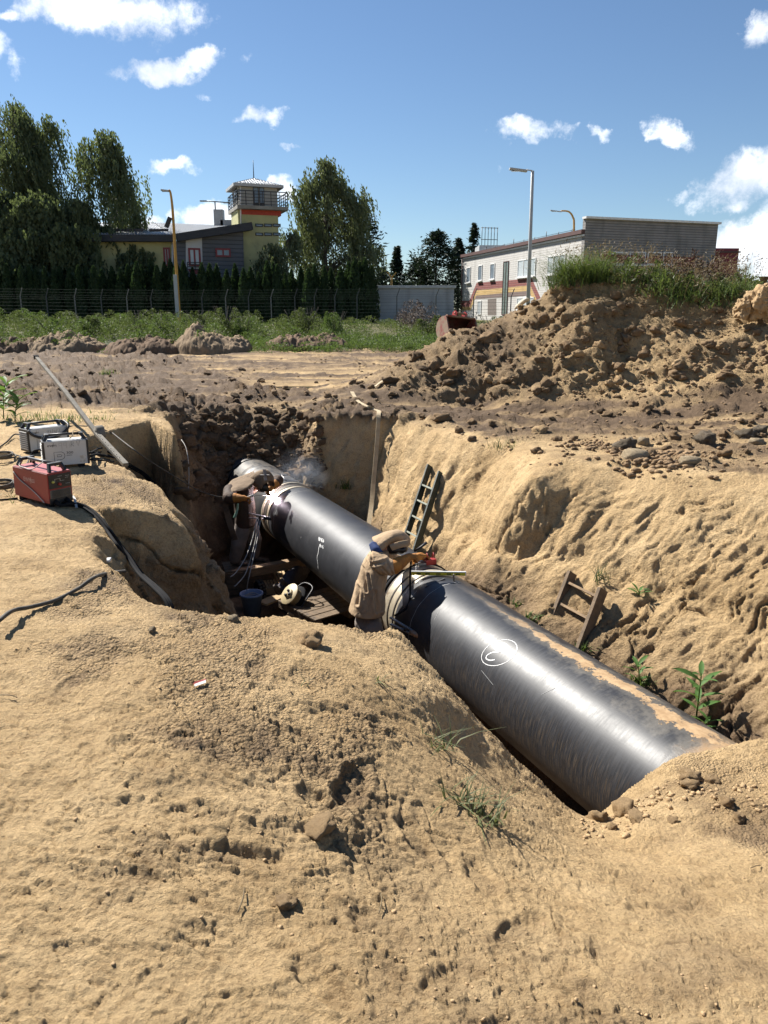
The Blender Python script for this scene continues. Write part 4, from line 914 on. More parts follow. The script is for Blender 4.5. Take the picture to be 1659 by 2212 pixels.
# red machine: long side towards the camera, control panel at its right end
P0 = gp(107.6, 1096); P1 = gp(38.5, 1079); P2 = gp(146, 1085)
rz = math.atan2((P0-P1).y, (P0-P1).x); L, W, H = .52, .23, .262
ctr = P0 - Vector((math.cos(rz), math.sin(rz), 0))*L/2 + Vector((-math.sin(rz), math.cos(rz), 0))*W/2; zb = .035 + min(P0.z, gh(ctr.x, ctr.y))
e = empty('welding_machine', (ctr.x, ctr.y, zb-.025), rz, 'dark red welding machine with black carrying bar at the edge of the left bank', 'welding machine', 'welding machines on the left bank')
e.rotation_euler.y = R(1.5)
hz = .025
o = MB().box((0, 0, hz+H/2), (L, W, H), None, .006).build('case', M['redmetal'], e)
M['redlid_lit'] = mat('sunlit_red_lid', (.42,.11,.11), (.33,.08,.08), scale=6, rough=.4, c3=(.40,.27,.18), s3=6, t3=.62)  # case red lightened in the colour for sun and sheen on the top
MB().box((0, 0, hz+H+.003), (L-.01, W-.01, .006), None, .002).build('lid', M['redlid_lit'], e)
for sx in (-1, 1):
    for sy in (-1, 1): MB().box((sx*(L/2-.06), sy*(W/2-.04), .0), (.06, .05, .05), None, .006).build('foot', M['rubber'], e)
def handle(e, L, z0, h, inset, mt):
    for sx in (-1, 1):
        mb = MB(); x = sx*(L/2-inset)
        for sy in (-.075, .075): mb.beam((x+sx*.035, sy, z0-.002), (x, sy*.72, z0+h), .035, .022, (0, 1, 0), bev=.005)
        mb.beam((x, -.062, z0+h), (x, .062, z0+h), .04, .026, bev=.006)
        mb.build('handle_bracket', M['blackplastic'], e)
    MB().tube([(-L/2+inset, 0, z0+h), (L/2-inset, 0, z0+h)], .014, 12).build('carrying_bar', mt, e)
handle(e, L, hz+H+.006, .062, .055, M['darksteel'])
xr = L/2
MB().box((xr+.004, 0, hz+H*.72), (.008, W-.02, H*.46), None, .003).build('control_panel', M['blackplastic'], e)
mb = MB(); mb.lathe([(0, 0), (.012, 0), (.010, .014), (0, .014)], 14, Rx, (xr+.008, -.07, hz+H*.72)); mb.build('knob', mat('yellow_green_knob', (.55,.55,.12), rough=.4), e)
mb = MB(); mb.lathe([(0, 0), (.015, 0), (.012, .018), (0, .018)], 14, Rx, (xr+.008, -.01, hz+H*.62)); mb.build('knob', M['red'], e)
mb = MB()
for k, (a, b) in enumerate([((-.05, .80), (-.05, .70)), ((-.05, .80), (.0, .80)), ((.0, .80), (.0, .72)), ((.0, .72), (.04, .72)), ((.05, .86), (.09, .86)), ((.05, .80), (.08, .80)), ((-.02, .88), (.02, .88)), ((.05, .60), (.09, .60))]):
    mb.beam((xr+.0085, a[0], hz+H*a[1]), (xr+.0085, b[0], hz+H*b[1]), .003, .002)
mb.build('panel_marking', mat('pale_print', (.5,.5,.48), rough=.6), e)
MB().box((xr+.003, 0, hz+H*.30), (.006, W-.03, H*.27), None, .002).build('vent_frame', M['alu'], e)
for k in range(7): MB().box((xr+.008, 0, hz+H*(.195+.035*k)), (.006, W-.05, .004)).build('vent_slat', M['darksteel'], e)
MB().box((xr+.003, 0, hz+.018), (.006, W-.01, .05), None, .002).build('plug_panel', M['blackplastic'], e)
for y in (-.06, .05): MB().tube([(xr, y, hz+.012), (xr+.09, y-.01, hz-.005)], [.021, .017], 12).build('cable_plug', M['rubber'], e)
M['paleprint'] = mat('faded_print', (.46,.33,.31), (.40,.27,.25), rough=.6)
text_mesh('maker_lettering', 'EWM', .052, M['paleprint'], e, (-.10, -W/2-.0008, hz+H*.60), FR)
stroke_mesh('small_print', [[(0, .012), (.05, .012)], [(0, 0), (.048, 0)], [(0, -.012), (.05, -.012)], [(-.012, -.03), (-.012, .03)]], .005, M['paleprint'], e, (.02, -W/2-.0009, hz+H*.66), FR)
mb = MB(); mb.tube(catmull([(-.20, -.02, hz+H+.075), (-.19, -.09, hz+H+.02), (-.08, -.11, hz+H+.012), (.03, -.10, hz+H+.014), (.06, 0, hz+H+.075), (.02, .03, hz+H+.06)], 6), .0045, 6); mb.build('cord', M['whitecable'], e)
mb = MB(); mb.tube(catmull([(-.245, -W/2-.004, hz+H*.82), (-.15, -W/2-.006, hz+H*.60), (-.02, -W/2-.006, hz+H*.42), (.10, -W/2-.007, hz+H*.22), (.20, -W/2-.01, .03)], 6), .0045, 6); mb.build('cord', M['whitecable'], e)
RED = e
# two pale machines
M['label_dark'] = mat('dark_print', (.02,.02,.022), rough=.6)
def pale_machine(bl, br, label, first):
    p0 = gp(*bl); p1 = gp(*br); rz = math.atan2((p1-p0).y, (p1-p0).x); L = (p1-p0).length*1.0; W, H = .205, .255
    n = Vector((-math.sin(rz), math.cos(rz), 0)); c = (p0+p1)/2 + n*W/2; zb = max(p0.z, p1.z, gh(c.x, c.y))
    e = empty('welding_machine', (c.x, c.y, zb-.005), rz, label, 'welding machine', 'welding machines on the left bank'); hz = .03
    MB().box((0, 0, hz+H/2), (L, W, H), None, .005).build('case', M['whitemetal'], e)
    for sx in (-1, 1): MB().box((sx*(L/2+.003), 0, hz+H/2), (.022, W+.012, H+.008), None, .006).build('end_frame', M['blackplastic'], e)
    for k in range(9): MB().box((-L/2-.016, 0, hz+.03+.024*k), (.014, W-.02, .013), None, .003).build('vent_louvre', M['whitemetal'], e)
    MB().box((0, 0, hz+H+.003), (L-.03, W-.01, .006), None, .002).build('lid', M['whitemetal'], e)
    for sx in (-1, 1):
        MB().box((sx*(L/2-.07), 0, .014), (.07, W-.03, .032), None, .005).build('foot', M['rubber'], e)
    handle(e, L, hz+H+.006, .055, .045, M['blackplastic'])
    yf = -W/2-.0008
    text_mesh('maker_lettering', 'ewm', .042, M['label_dark'], e, (-L/2+.035, yf, hz+H*.80), FR, sx=1.15)
    stroke_mesh('logo_stroke', [[(0, 0), (.012, .045)]], .004, M['label_dark'], e, (-L/2+.088, yf-.0004, hz+H*.775), FR)
    P_out = [(0, 0), (.0, .125), (.075, .125), (.097, .112), (.105, .085), (.097, .058), (.075, .045), (.030, .045), (.030, 0), (0, 0)]
    P_in = [(.030, .075), (.030, .097), (.068, .097), (.075, .086), (.068, .075), (.030, .075)]
    stroke_mesh('letter_outline', [P_out, P_in], .0045, M['label_dark'], e, (-L/2+.095, yf-.0002, hz+.018), FR)
    if first:
        text_mesh('model_number', '300', .038, M['label_dark'], e, (-L/2+.215, yf, hz+H*.46), FR, sx=1.25)
        stroke_mesh('small_print', [[(0, 0), (.055, 0)]], .007, mat('grey_print', (.2,.2,.2)), e, (-L/2+.217, yf, hz+H*.40), FR)
        stroke_mesh('handwriting', [[(0, 0), (.006, .055), (.026, .048), (.024, .030), (.006, .026), (.030, 0)], [(.058, .055), (.070, 0), (.092, .055)]], .0032, M['label_dark'], e, (L/2-.16, yf-.0004, hz+H*.76), FR)
        M['pencil'] = mat('pencil_grey', (.36,.35,.33), rough=.7)
        stroke_mesh('handwriting', [[(.03, .06), (.0, .055), (.0, .032), (.028, .036), (.03, .06), (.028, -.025)], [(.075, .06), (.046, .055), (.046, .032), (.074, .036), (.075, .06), (.074, .0)], [(.105, .05), (.105, .0), (.125, .04)]], .003, M['pencil'], e, (-L/2+.15, yf-.0004, hz+H*.70), FR)
        MB().box((L/2-.055, yf+.0002, hz+H*.22), (.06, .0018, .075)).build('worn_sticker', mat('worn_sticker', (.66,.64,.58), (.45,.40,.32), scale=30, rough=.7), e)
        mb = MB(); mb.tube(catmull([(L/2-.16, -.03, hz+H+.012), (L/2-.13, -.06, hz+H+.05), (L/2-.11, 0, hz+H+.09), (L/2-.04, -.04, hz+H+.07), (L/2-.02, -.07, hz+H+.012)], 6), .005, 6); mb.build('cord', M['webbing'], e)
    else:
        stroke_mesh('handwriting', [[(.0, .02), (.03, .035), (.01, .0)], [(.045, .03), (.045, .0)], [(.06, -.01), (.075, .04)], [(.09, .03), (.085, .012), (.105, .015)], [(.103, .03), (.10, -.005)], [(.115, -.01), (.13, .042)], [(.14, .035), (.165, .038), (.148, 0)]], .0038, M['label_dark'], e, (L/2-.255, yf-.0004, hz+H*.76), FR)
        mb = MB()
        P = [(-L/2-.01, -W/2-.02, hz+H*.98), (-L/2+.06, -W/2-.03, hz+H*.72), (0, -W/2-.035, hz+H*.52), (L/2-.08, -W/2-.03, hz+H*.68), (L/2+.01, -W/2-.02, hz+H*1.0), (L/2+.02, 0, hz+H+.05)]
        mb.tube(catmull(P, 8), .016, 8); mb.build('shoulder_strap', M['blackplastic'], e)
    return e, L, W, H
W1, wl, ww, wh = pale_machine((99.4, 1016), (192.7, 1010), 'pale grey welding machine marked P 300 with RV written on it, behind the red one', True)
W2, _, _, _ = pale_machine((66, 980.5), (150, 974), 'pale grey welding machine with black shoulder strap, rearmost of the three', False)

# aluminium boom leaning out of the pit
b0 = PY(272, 1004, 8.75); b1 = PY(207, 934, 9.85); b2 = PY(78, 771, 12.4)
e = empty('aluminium_boom', b0, 0, 'long grey aluminium boom with a round joint slanting up beside the pale machines', 'boom')
d01 = b1-b0; d12 = b2-b0
MB().beam((0, 0, 0), d01, .065, .04, (0, 0, 1), bev=.006).build('lower_arm', M['alu'], e)
MB().beam(d01-(d01.normalized()*.06), d12*.62, .058, .045, (0, 0, 1), bev=.006).build('middle_arm', M['alu'], e)
MB().beam(d12*.60, d12, .05, .036, (0, 0, 1), bev=.006).build('upper_arm', M['alu'], e)
nn = (d01.cross(Vector((0, 0, 1)))).normalized(); nn = nn if nn.y < 0 else -nn
QQ = nn.to_track_quat('Z', 'Y').to_matrix()
MB().lathe([(0, -.05), (.085, -.05), (.095, -.04), (.095, .04), (.085, .05), (.045, .052), (.04, .062), (0, .062)], 28, QQ, d01+Vector((.05, 0, -.005))).build('round_joint', M['alu'], e)
mb = MB()
for f_ in np.linspace(.12, .86, 9):
    for g_ in (-.036, .036): mb.lathe([(0, 0), (.008, 0), (.007, .006), (0, .006)], 8, QQ, d01*f_ + nn*.023 + d01.normalized().cross(nn)*g_)
mb.build('bolt_heads', M['darksteel'], e, 'stuff')
MB().beam(d12-d12.normalized()*.04, d12+d12.normalized()*.02, .075, .06, (0, 0, 1), bev=.01).build('end_cap', M['rubber'], e)

# cables on the bank
def ground_cable(uvs, r, m, label, lift=None, name='cable', group=None, n=8, cat='cable', lifts=None):
    pts = [gp(u, v, (r*.9 if lift is None else lift) + (lifts[i] if lifts else 0)) for i, (u, v) in enumerate(uvs)]
    return cable(pts, r, m, label, cat, name, group, n)
def end_of(e, p): return e.matrix_basis @ Vector(p)
rb = RED.matrix_basis
for k, (y, dv) in enumerate([(-.06, 0), (.05, -6), (-.01, -3)]):
    s0 = rb @ Vector((.34, y-.01, .02)); pts = [s0]
    for (u, v) in [(168, 1096), (190, 1106), (212, 1126), (232, 1152), (252, 1180), (275, 1208)]:
        pts.append(gp(u + k*3.5, v + dv*.5 + k*1.5, .016+.008*k))
    pts += [PY(300+k*4, 1240, pts[-1].y-.22), PY(330+k*5, 1268, pts[-1].y-.5), PY(356+k*5, 1296, pts[-1].y-.7), PY(372+k*4, 1335, pts[-1].y-.8)]
    cable(pts, .0135, M['rubber'], ['thick black welding lead from the red machine running down the bank, nearest of three', 'thick black welding lead from the red machine running down the bank, farthest of three', 'thick black welding lead from the red machine, between the other two'][k], group='welding leads into the pit')
ribbon('cable_tie', [gp(158, 1083, .05), gp(163, 1092, .055), gp(166, 1102, .02)], .02, .006, M['whitecable'], 'pale tie strap round the red machine\'s leads', 'strap', n=4)
for k in range(5):
    st = W1.matrix_basis @ Vector((wl/2+.01, -.06+.03*k, .06+.035*(k % 3)))
    uv = [(212+2*k, 994-5*k), (236, 996-3*k), (262, 1003-1.5*k), (290, 1018-1*k), (312, 1032-1.2*k)]
    pts = [st] + [gp(u, v, .02+.012*((k*2) % 3)) for u, v in uv]
    lastp = pts[-1]; pts += [PY(330+2*k, 1046, lastp.y-.1)]
    cable(pts, .011, M['rubber'], 'black lead from the P 300 machine over the bank\'s edge, ' + ['lowest of five', 'second lowest of five', 'middle one of five', 'second highest of five', 'highest of five'][k], group='leads from the pale machines')
cable([W1.matrix_basis @ Vector((wl/2, 0, .05)), gp(225, 1000, .03), gp(246, 1001, .03), gp(247, 995, .05), gp(225, 990, .03), W1.matrix_basis @ Vector((wl/2, .05, .12))], .009, M['rubber'], 'small loop of black cable on the ground right of the P 300 machine')
cable([W1.matrix_basis @ Vector((-wl/2-.01, -.04, .20)), W1.matrix_basis @ Vector((-wl/2-.10, -.06, .19)), W1.matrix_basis @ Vector((-wl/2-.14, -.10, .08)), gp(68, 1018, .01), gp(66, 1028, .012)], .010, M['rubber'], 'black cable arching from the left end of the P 300 machine to the ground')
ground_cable([(80, 934), (104, 931), (130, 924), (175, 921), (215, 926), (243, 938), (262, 952), (290, 972)], .008, M['greyrubber'], 'thin cable crossing the bank behind the rearmost machine towards the pit edge')
cable([gp(243, 938, .02), PY(285, 968, 10.0), PY(330, 1000, 10.3), PY(390, 1037, 11.0), PY(430, 1060, 11.6), PY(470, 1073, 11.9), PY(488, 1074, 12.0)], .009, M['greyrubber'], 'thin lead hanging across the left wall to the far welder\'s arm')
cable([PY(392, 950, 12.6), PY(402, 968, 12.4), PY(407, 1000, 12.2), PY(408, 1040, 12.1), PY(404, 1068, 12.0), PY(396, 1074, 12.0), PY(388, 1055, 12.1), PY(384, 1030, 12.3)], .007, M['whitecable'], 'pale thin wire hanging in a long loop beside the left block')
ground_cable([(0, 1365), (30, 1340), (70, 1318), (120, 1300), (170, 1278), (215, 1256), (270, 1236)], .012, M['greyrubber'], 'dusty dark cable lying across the bank at the left edge of the foreground', lifts=[.05, .045, .01, 0, .01, .03, 0])
cable([gp(-20, 1030, .01), gp(0, 1052, .012), gp(30, 1050, .012), W2.matrix_basis @ Vector((-.2, -.09, .02))], .008, M['greyrubber'], 'thin grey cable behind the red machine leading off to the left')
cable([gp(-10, 975, .01), gp(15, 958, .02), gp(35, 946, .05), W2.matrix_basis @ Vector((-.21, -.05, .16))], .009, M['rubber'], 'black mains cable from the rearmost machine running off to the left')
cable([gp(-10, 1083, .01), gp(10, 1082, .012), gp(38, 1079, .012)], .009, M['rubber'], 'black mains cable entering the red machine\'s left end')
for (u, v, lb) in [(8, 992, 'coil of black cable on the bank left of the P 300 machine'), (6, 1056, 'coil of grey cable beside the red machine at the left edge')]:
    c0 = gp(u, v); pts = []
    for k in range(46):
        t = k*.42; rr_ = .13+.03*math.sin(k*.37)+.02*math.cos(k*.9); x = c0.x+rr_*1.1*math.cos(t); y = c0.y+rr_*math.sin(t)*1.3; pts.append(Vector((x, y, c0.z+.012+.0012*k)))
    cable(pts, .009, M['greyrubber'], lb, 'cable coil', 'cable_coil', n=3)
for k, (u, v) in enumerate([(324, 1037), (334, 1046)]):
    q = gp(u, v, .02); tag(MB().box(q, (.04, .10, .035), Matrix.Rotation(.5, 3, 'Z') @ Matrix.Rotation(.6, 3, 'Y'), .006).build('cable_clip', M['alu'], None), ['pale clip holding the leads at the bank\'s edge, upper of two', 'pale clip holding the leads at the bank\'s edge, lower of two'][k], 'clip')
# ------------------------------------------------------------------ people: continuous meshes grown from tapered limbs
def _blob(mb, p, r, n=10):
    bm = bmesh.new(); bmesh.ops.create_icosphere(bm, subdivisions=2, radius=1.0); bm.verts.index_update()
    r = Vector(r) if isinstance(r, (tuple, list)) else Vector((r, r, r))
    mb.add([Vector((v.co.x*r.x, v.co.y*r.y, v.co.z*r.z))+Vector(p) for v in bm.verts], [[v.index for v in f.verts] for f in bm.faces]); bm.free()
def grow(name, m, root, limbs=(), rings=(), blobs=(), voxel=.014, smooth=4, wr=0.0, wsc=9.0, seed=0, label=None, top=False, folds=()):
    mb = MB()
    for ch in limbs:                    # a chain: [(point, radius), ...]
        mb.tube([Vector(p) for p, r in ch], [r for p, r in ch], 14)
        for p, r in ch: _blob(mb, Vector(p), r*.985)
    for rg in rings:                    # a loft: [(centre, half length, half width, forward dir), ...]
        V = []; n = 22
        for c, a, b, f in rg:
            f = Vector(f).normalized(); l = Vector((0, 0, 1)).cross(f).normalized()
            for k in range(n):
                t = 2*math.pi*k/n; V.append(Vector(c)+f*(a*math.cos(t))+l*(b*math.sin(t)))
        Fc = [(i*n+k, i*n+(k+1) % n, (i+1)*n+(k+1) % n, (i+1)*n+k) for i in range(len(rg)-1) for k in range(n)]
        Fc += [tuple(range(n-1, -1, -1)), tuple(range((len(rg)-1)*n, len(rg)*n))]
        mb.add(V, Fc)
    for p, r in blobs: _blob(mb, p, r)
    me = bpy.data.meshes.new(name); me.from_pydata(mb.v, [], mb.f)
    bm = bmesh.new(); bm.from_mesh(me); bmesh.ops.recalc_face_normals(bm, faces=bm.faces[:]); bm.to_mesh(me); bm.free()
    o = bpy.data.objects.new('tmp', me); COL.objects.link(o)
    rm = o.modifiers.new('r', 'REMESH'); rm.mode = 'VOXEL'; rm.voxel_size = voxel
    sm = o.modifiers.new('s', 'SMOOTH'); sm.factor = .5; sm.iterations = smooth
    bpy.context.view_layer.update()
    me2 = bpy.data.meshes.new_from_object(o.evaluated_get(bpy.context.evaluated_depsgraph_get())); bpy.data.objects.remove(o)
    me2.name = name; me2.materials.clear()
    if wr > 0:
        n = len(me2.vertices); co = np.empty(n*3, np.float32); no = np.empty(n*3, np.float32)
        me2.vertices.foreach_get('co', co); me2.vertices.foreach_get('normal', no); co = co.reshape(-1, 3); no = no.reshape(-1, 3)
        w = ridge(co[:, 0]*wsc, co[:, 1]*wsc, co[:, 2]*wsc*.22, o=2, seed=seed)*.7 + fbm(co[:, 0]*wsc*.5, co[:, 1]*wsc*.5, co[:, 2]*wsc*.4, o=2, seed=seed+5)
        w = w*wr
        for a, b_, wd, dp in folds:      # creases pressed along lines of the cloth, each with a raised lip
            a = np.array(a); b_ = np.array(b_); ab = b_-a; ab2 = np.array([ab[0], ab[2]]); q = co[:, [0, 2]]-np.array([a[0], a[2]]); t = np.clip((q@ab2)/(ab2@ab2), 0, 1)
            r_ = q - t[:, None]*ab2; dd = np.hypot(r_[:, 0], r_[:, 1]); fr_ = (np.abs(co[:, 1]-(a[1]+ab[1]*t)) < .25)
            w = w + fr_*(-dp*np.exp(-(dd/wd)**2) + .55*dp*np.exp(-((dd-2.1*wd)/(1.1*wd))**2))
        me2.vertices.foreach_set('co', (co + no*w[:, None]).astype(np.float32).ravel())
    if top:                              # becomes the root itself: move the origin to the feet
        me2.transform(Matrix.Translation(-Vector(root)))
        ob = link(name, me2, m, None, None, True); ob.location = root
    else:
        ob = link(name, me2, m, None, None, True); rebase(ob, root)
    if label: ob['label'] = label
    return ob
def shell(name, m, root, rows, th=.009, wr=.006, seed=3):   # a draped piece of cloth: rows of points, given thickness
    G = [catmull(r, 5) for r in rows]; nr = len(G); cols = list(zip(*G)); cols = [catmull(c, 4) for c in cols]; G = list(zip(*cols)); nr = len(G); nc = len(G[0])
    bm = bmesh.new(); vv = [[bm.verts.new(p + Vector((mnoise.noise(p*9+Vector((seed, 0, 0))), mnoise.noise(p*9+Vector((0, seed, 0))), mnoise.noise(p*9+Vector((0, 0, seed)))))*wr) for p in r] for r in G]
    for i in range(nr-1):
        for j in range(nc-1): bm.faces.new((vv[i][j], vv[i][j+1], vv[i+1][j+1], vv[i+1][j]))
    bmesh.ops.recalc_face_normals(bm, faces=bm.faces[:])
    me = bpy.data.meshes.new(name); bm.to_mesh(me); bm.free()
    bm = bmesh.new(); bm.from_mesh(me); bmesh.ops.solidify(bm, geom=bm.faces[:], thickness=th); bm.to_mesh(me); bm.free()
    o = link(name, me, m, None, None, True); rebase(o, root); return o
def arch(C, F, U, w, h, a0=-15, a1=195, n=9, lean=0):
    F = Vector(F).normalized(); U = Vector(U); U = (U-F*U.dot(F)).normalized(); Lf = U.cross(F)
    return [Vector(C) + Lf*(w*math.cos(R(t))) + U*(h*math.sin(R(t))) + F*(lean*math.sin(R(t))) for t in np.linspace(a0, a1, n)]
def glove(root, elbow, wrist, tip, curl, m, side, label=None, r0=.085, grip=None):
    # gauntlet cuff, palm, four bent fingers of unequal length and a thumb
    e, w, t = Vector(elbow), Vector(wrist), Vector(tip); ax = (t-w).normalized(); lat = ax.cross(Vector(curl)).normalized(); cv = Vector(curl).normalized()
    limbs = [[(e, r0), (e.lerp(w, .5), r0*.86), (w, .050)], [(w, .048), (w+ax*.05, .046)]]
    for k, ln in enumerate((.078, .090, .085, .066)):
        b = w + ax*.095 + lat*(.033-.022*k)
        limbs.append([(w+ax*.03+lat*(.022-.015*k), .026), (b, .0165), (b+ax*ln*.45+cv*ln*.22, .0155), (b+ax*ln*.58+cv*ln*.75, .0145), (b+ax*ln*.32+cv*ln*1.1, .013)])
    tb = w + ax*.03 + lat*side*.035
    limbs.append([(tb, .022), (tb+ax*.035+lat*side*.028+cv*.02, .018), (tb+ax*.07+lat*side*.022+cv*.05, .0155)])
    return grow('glove', m, root, limbs, voxel=.0095, smooth=3, wr=.004, wsc=22, seed=int(abs(w.x)*100), label=label)
def boot(root, ankle, toe_dir, m):
    a = Vector(ankle); d = Vector((toe_dir[0], toe_dir[1], 0)).normalized()
    return grow('boot', m, root, [[(a+Vector((0, 0, .10)), .062), (a+Vector((0, 0, .0)), .060), (a+d*.02+Vector((0, 0, -.045)), .052)], [(a-d*.05+Vector((0, 0, -.05)), .046), (a+d*.09+Vector((0, 0, -.052)), .047), (a+d*.18+Vector((0, 0, -.060)), .038)]], voxel=.012, smooth=3)
E1v = Vector((E1[0], E1[1], 0)); DDv = Vector((DD[0], DD[1], 0))
# ---------------- near welder: seen from behind his right side, bent over the joint
fl = -2.46
Z4 = lambda x, y, Y: PY(713.2+.1951*x, 1101.6+.1951*y, Y)
Z6 = lambda x, y, Y: PY(453.7+.1563*x, 950.2+.1563*y, Y)
feet = Vector((-.10, 8.02, fl)); FW = Vector((.95, .30, 0)).normalized(); LT = Vector((-FW.y, FW.x, 0))
pel = PY(796, 1345, 8.00); chest = PY(806, 1240, 8.02); neck = Z4(590, 460, 8.08); head = Z4(715, 400, 8.14)
shR = Z4(520, 545, 7.90); elR = Z4(615, 645, 7.80); wrR = Z4(850, 540, 8.00); tipR = Z4(960, 480, 8.12)
shL = Z4(600, 520, 8.30); elL = Z4(800, 590, 8.46); wrL = Z4(965, 520, 8.54); tipL = Z4(1130, 490, 8.62)
hipR = pel + Vector((0, 0, -.02)) - LT*.10; hipL = pel + Vector((0, 0, -.02)) + LT*.10
anR = feet - LT*.13 + Vector((0, 0, .10)); anL = feet + LT*.14 + FW*.10 + Vector((0, 0, .10))
knR = (hipR+anR)/2 + FW*.06; knL = (hipL+anL)/2 + FW*.07
NW = grow('person', M['skin'], feet, [[(pel, .12), (chest, .11), (neck, .055), (head, .075)], [(chest, .08), (shR, .05), (elR, .038), (wrR, .030)], [(chest, .08), (shL, .05), (elL, .038), (wrL, .030)],
        [(hipR, .085), (knR, .058), (anR, .042)], [(hipL, .085), (knL, .058), (anL, .042)]], blobs=[(head, (.085, .075, .11)), (head+FW*.085+Vector((0, 0, -.02)), .018)], top=True)
tag(NW, 'welder in tan canvas jacket and wide hood leaning over the near joint, seen from behind', 'person', 'welders working on the pipe')
grow('trousers', M['trouser'], NW, [[(pel, .15), (hipR, .125), (knR, .098), (anR+Vector((0, 0, .05)), .088)], [(pel, .15), (hipL, .125), (knL, .098), (anL+Vector((0, 0, .05)), .088)]], voxel=.014, wr=.016, wsc=6, seed=2)
for a in (anR, anL): boot(NW, a, FW, M['boot'])
hem = Z4(405, 1120, 8.0)
grow('jacket', M['canvas'], NW, [[(shR, .092), (shR.lerp(elR, .6), .092), (Z4(665, 640, 7.83), .088)], [(shL, .09), (elL, .08), (elL.lerp(wrL, .35), .075)]],
     rings=[[(hem, .200, .255, FW), (Z4(420, 1000, 8.0), .178, .245, FW), (Z4(440, 870, 8.0), .155, .230, FW), (Z4(475, 720, 8.02), .140, .215, FW), (Z4(505, 580, 8.04), .125, .205, FW), (Z4(540, 490, 8.06), .10, .17, FW), (Z4(570, 440, 8.08), .07, .10, FW)]],
     voxel=.011, smooth=2, wr=.010, wsc=5.0, seed=9, label='tan canvas jacket flaring at the hem',
     folds=[(Z4(375, 700, 7.8), Z4(405, 905, 7.8), .012, .016), (Z4(430, 740, 7.8), Z4(450, 860, 7.8), .010, .014), (Z4(525, 735, 7.8), Z4(412, 1100, 7.8), .006, .008), (Z4(480, 600, 7.8), Z4(600, 565, 7.8), .011, .016), (Z4(500, 650, 7.8), Z4(560, 725, 7.8), .011, .018), (Z4(570, 620, 7.8), Z4(640, 690, 7.8), .009, .014), (Z4(620, 560, 7.8), Z4(690, 690, 7.8), .008, .012), (Z4(320, 900, 7.8), Z4(300, 1060, 7.8), .014, .018), (Z4(500, 900, 7.8), Z4(520, 1120, 7.8), .014, .018), (Z4(600, 800, 7.8), Z4(570, 1120, 7.8), .013, .016), (Z4(360, 560, 7.85), Z4(440, 600, 7.8), .012, .014), (Z4(465, 500, 7.85), Z4(470, 640, 7.8), .008, .014)])
shell('collar', M['navy'], NW, [[Z4(437, 385, 7.98), Z4(455, 455, 7.92), Z4(490, 475, 7.90)], [Z4(470, 355, 7.98), Z4(500, 420, 7.90), Z4(545, 468, 7.88)], [Z4(520, 370, 8.0), Z4(545, 430, 7.92), Z4(580, 470, 7.92)]], .010)
grow('welding_mask', M['mask'], NW, [], blobs=[(Z4(700, 425, 8.12), (.105, .115, .070)), (Z4(790, 425, 8.14), (.075, .10, .062))], voxel=.012)
shell('hood', M['canvas'], NW, [
    [Z4(548, 462, 7.93), Z4(505, 395, 7.97), Z4(463, 322, 8.08), Z4(480, 300, 8.2), Z4(530, 380, 8.33)],
    [Z4(610, 415, 7.94), Z4(590, 345, 7.95), Z4(572, 272, 8.06), Z4(590, 255, 8.2), Z4(630, 330, 8.34)],
    [Z4(668, 372, 7.96), Z4(680, 305, 7.95), Z4(690, 230, 8.05), Z4(710, 225, 8.2), Z4(740, 300, 8.33)],
    [Z4(735, 352, 7.99), Z4(765, 300, 7.98), Z4(795, 240, 8.06), Z4(810, 240, 8.2), Z4(830, 310, 8.31)],
    [Z4(800, 375, 8.02), Z4(850, 345, 8.02), Z4(868, 300, 8.08), Z4(875, 300, 8.18), Z4(880, 350, 8.26)],
    [Z4(812, 410, 8.03), Z4(868, 390, 8.04), Z4(886, 345, 8.09), Z4(888, 345, 8.17), Z4(888, 390, 8.23)]], .010, .008)['label'] = 'wide tan hood draped over the mask'
shell('hood_flap', M['canvas'], NW, [[Z4(662, 382, 7.93), Z4(760, 352, 7.92), Z4(868, 335, 7.97)], [Z4(672, 415, 7.91), Z4(770, 385, 7.90), Z4(872, 368, 7.95)], [Z4(690, 446, 7.91), Z4(780, 418, 7.90), Z4(866, 400, 7.95)]], .009, .006)
glove(NW, Z4(690, 635, 7.83), wrR, tipR, (.3, .1, -.95), M['glove'], -1)
glove(NW, elL.lerp(wrL, .15), wrL, tipL, (.2, -.2, -.95), M['glove'], 1, r0=.075)
tag(MB().tube([tipR+Vector((-.03, 0, .02)), tipR+Vector((.06, .03, .075)), tipR+Vector((.11, .05, .11))], [.014, .013, .018], 10).build('electrode_holder', M['darksteel'], None), 'dark electrode holder in the near welder\'s raised glove', 'electrode holder')
MBt = MB().tube([PY(898, 1190, 8.20), pipe_pt(7.42, 106, .53)], .0028, 6).build('welding_rod', M['steel'], None); tag(MBt, 'thin welding rod reaching from the near welder\'s glove to the joint', 'rod')
hang_ = PY(888, 1212, 8.05)
cable([hang_, PY(886, 1240, 8.0), PY(886, 1268, 7.95), PY(884, 1300, 7.9), PY(872, 1318, 7.85), PY(852, 1330, 7.85)], .011, M['rubber'], 'black lead hanging from the near welder\'s glove across the joint')
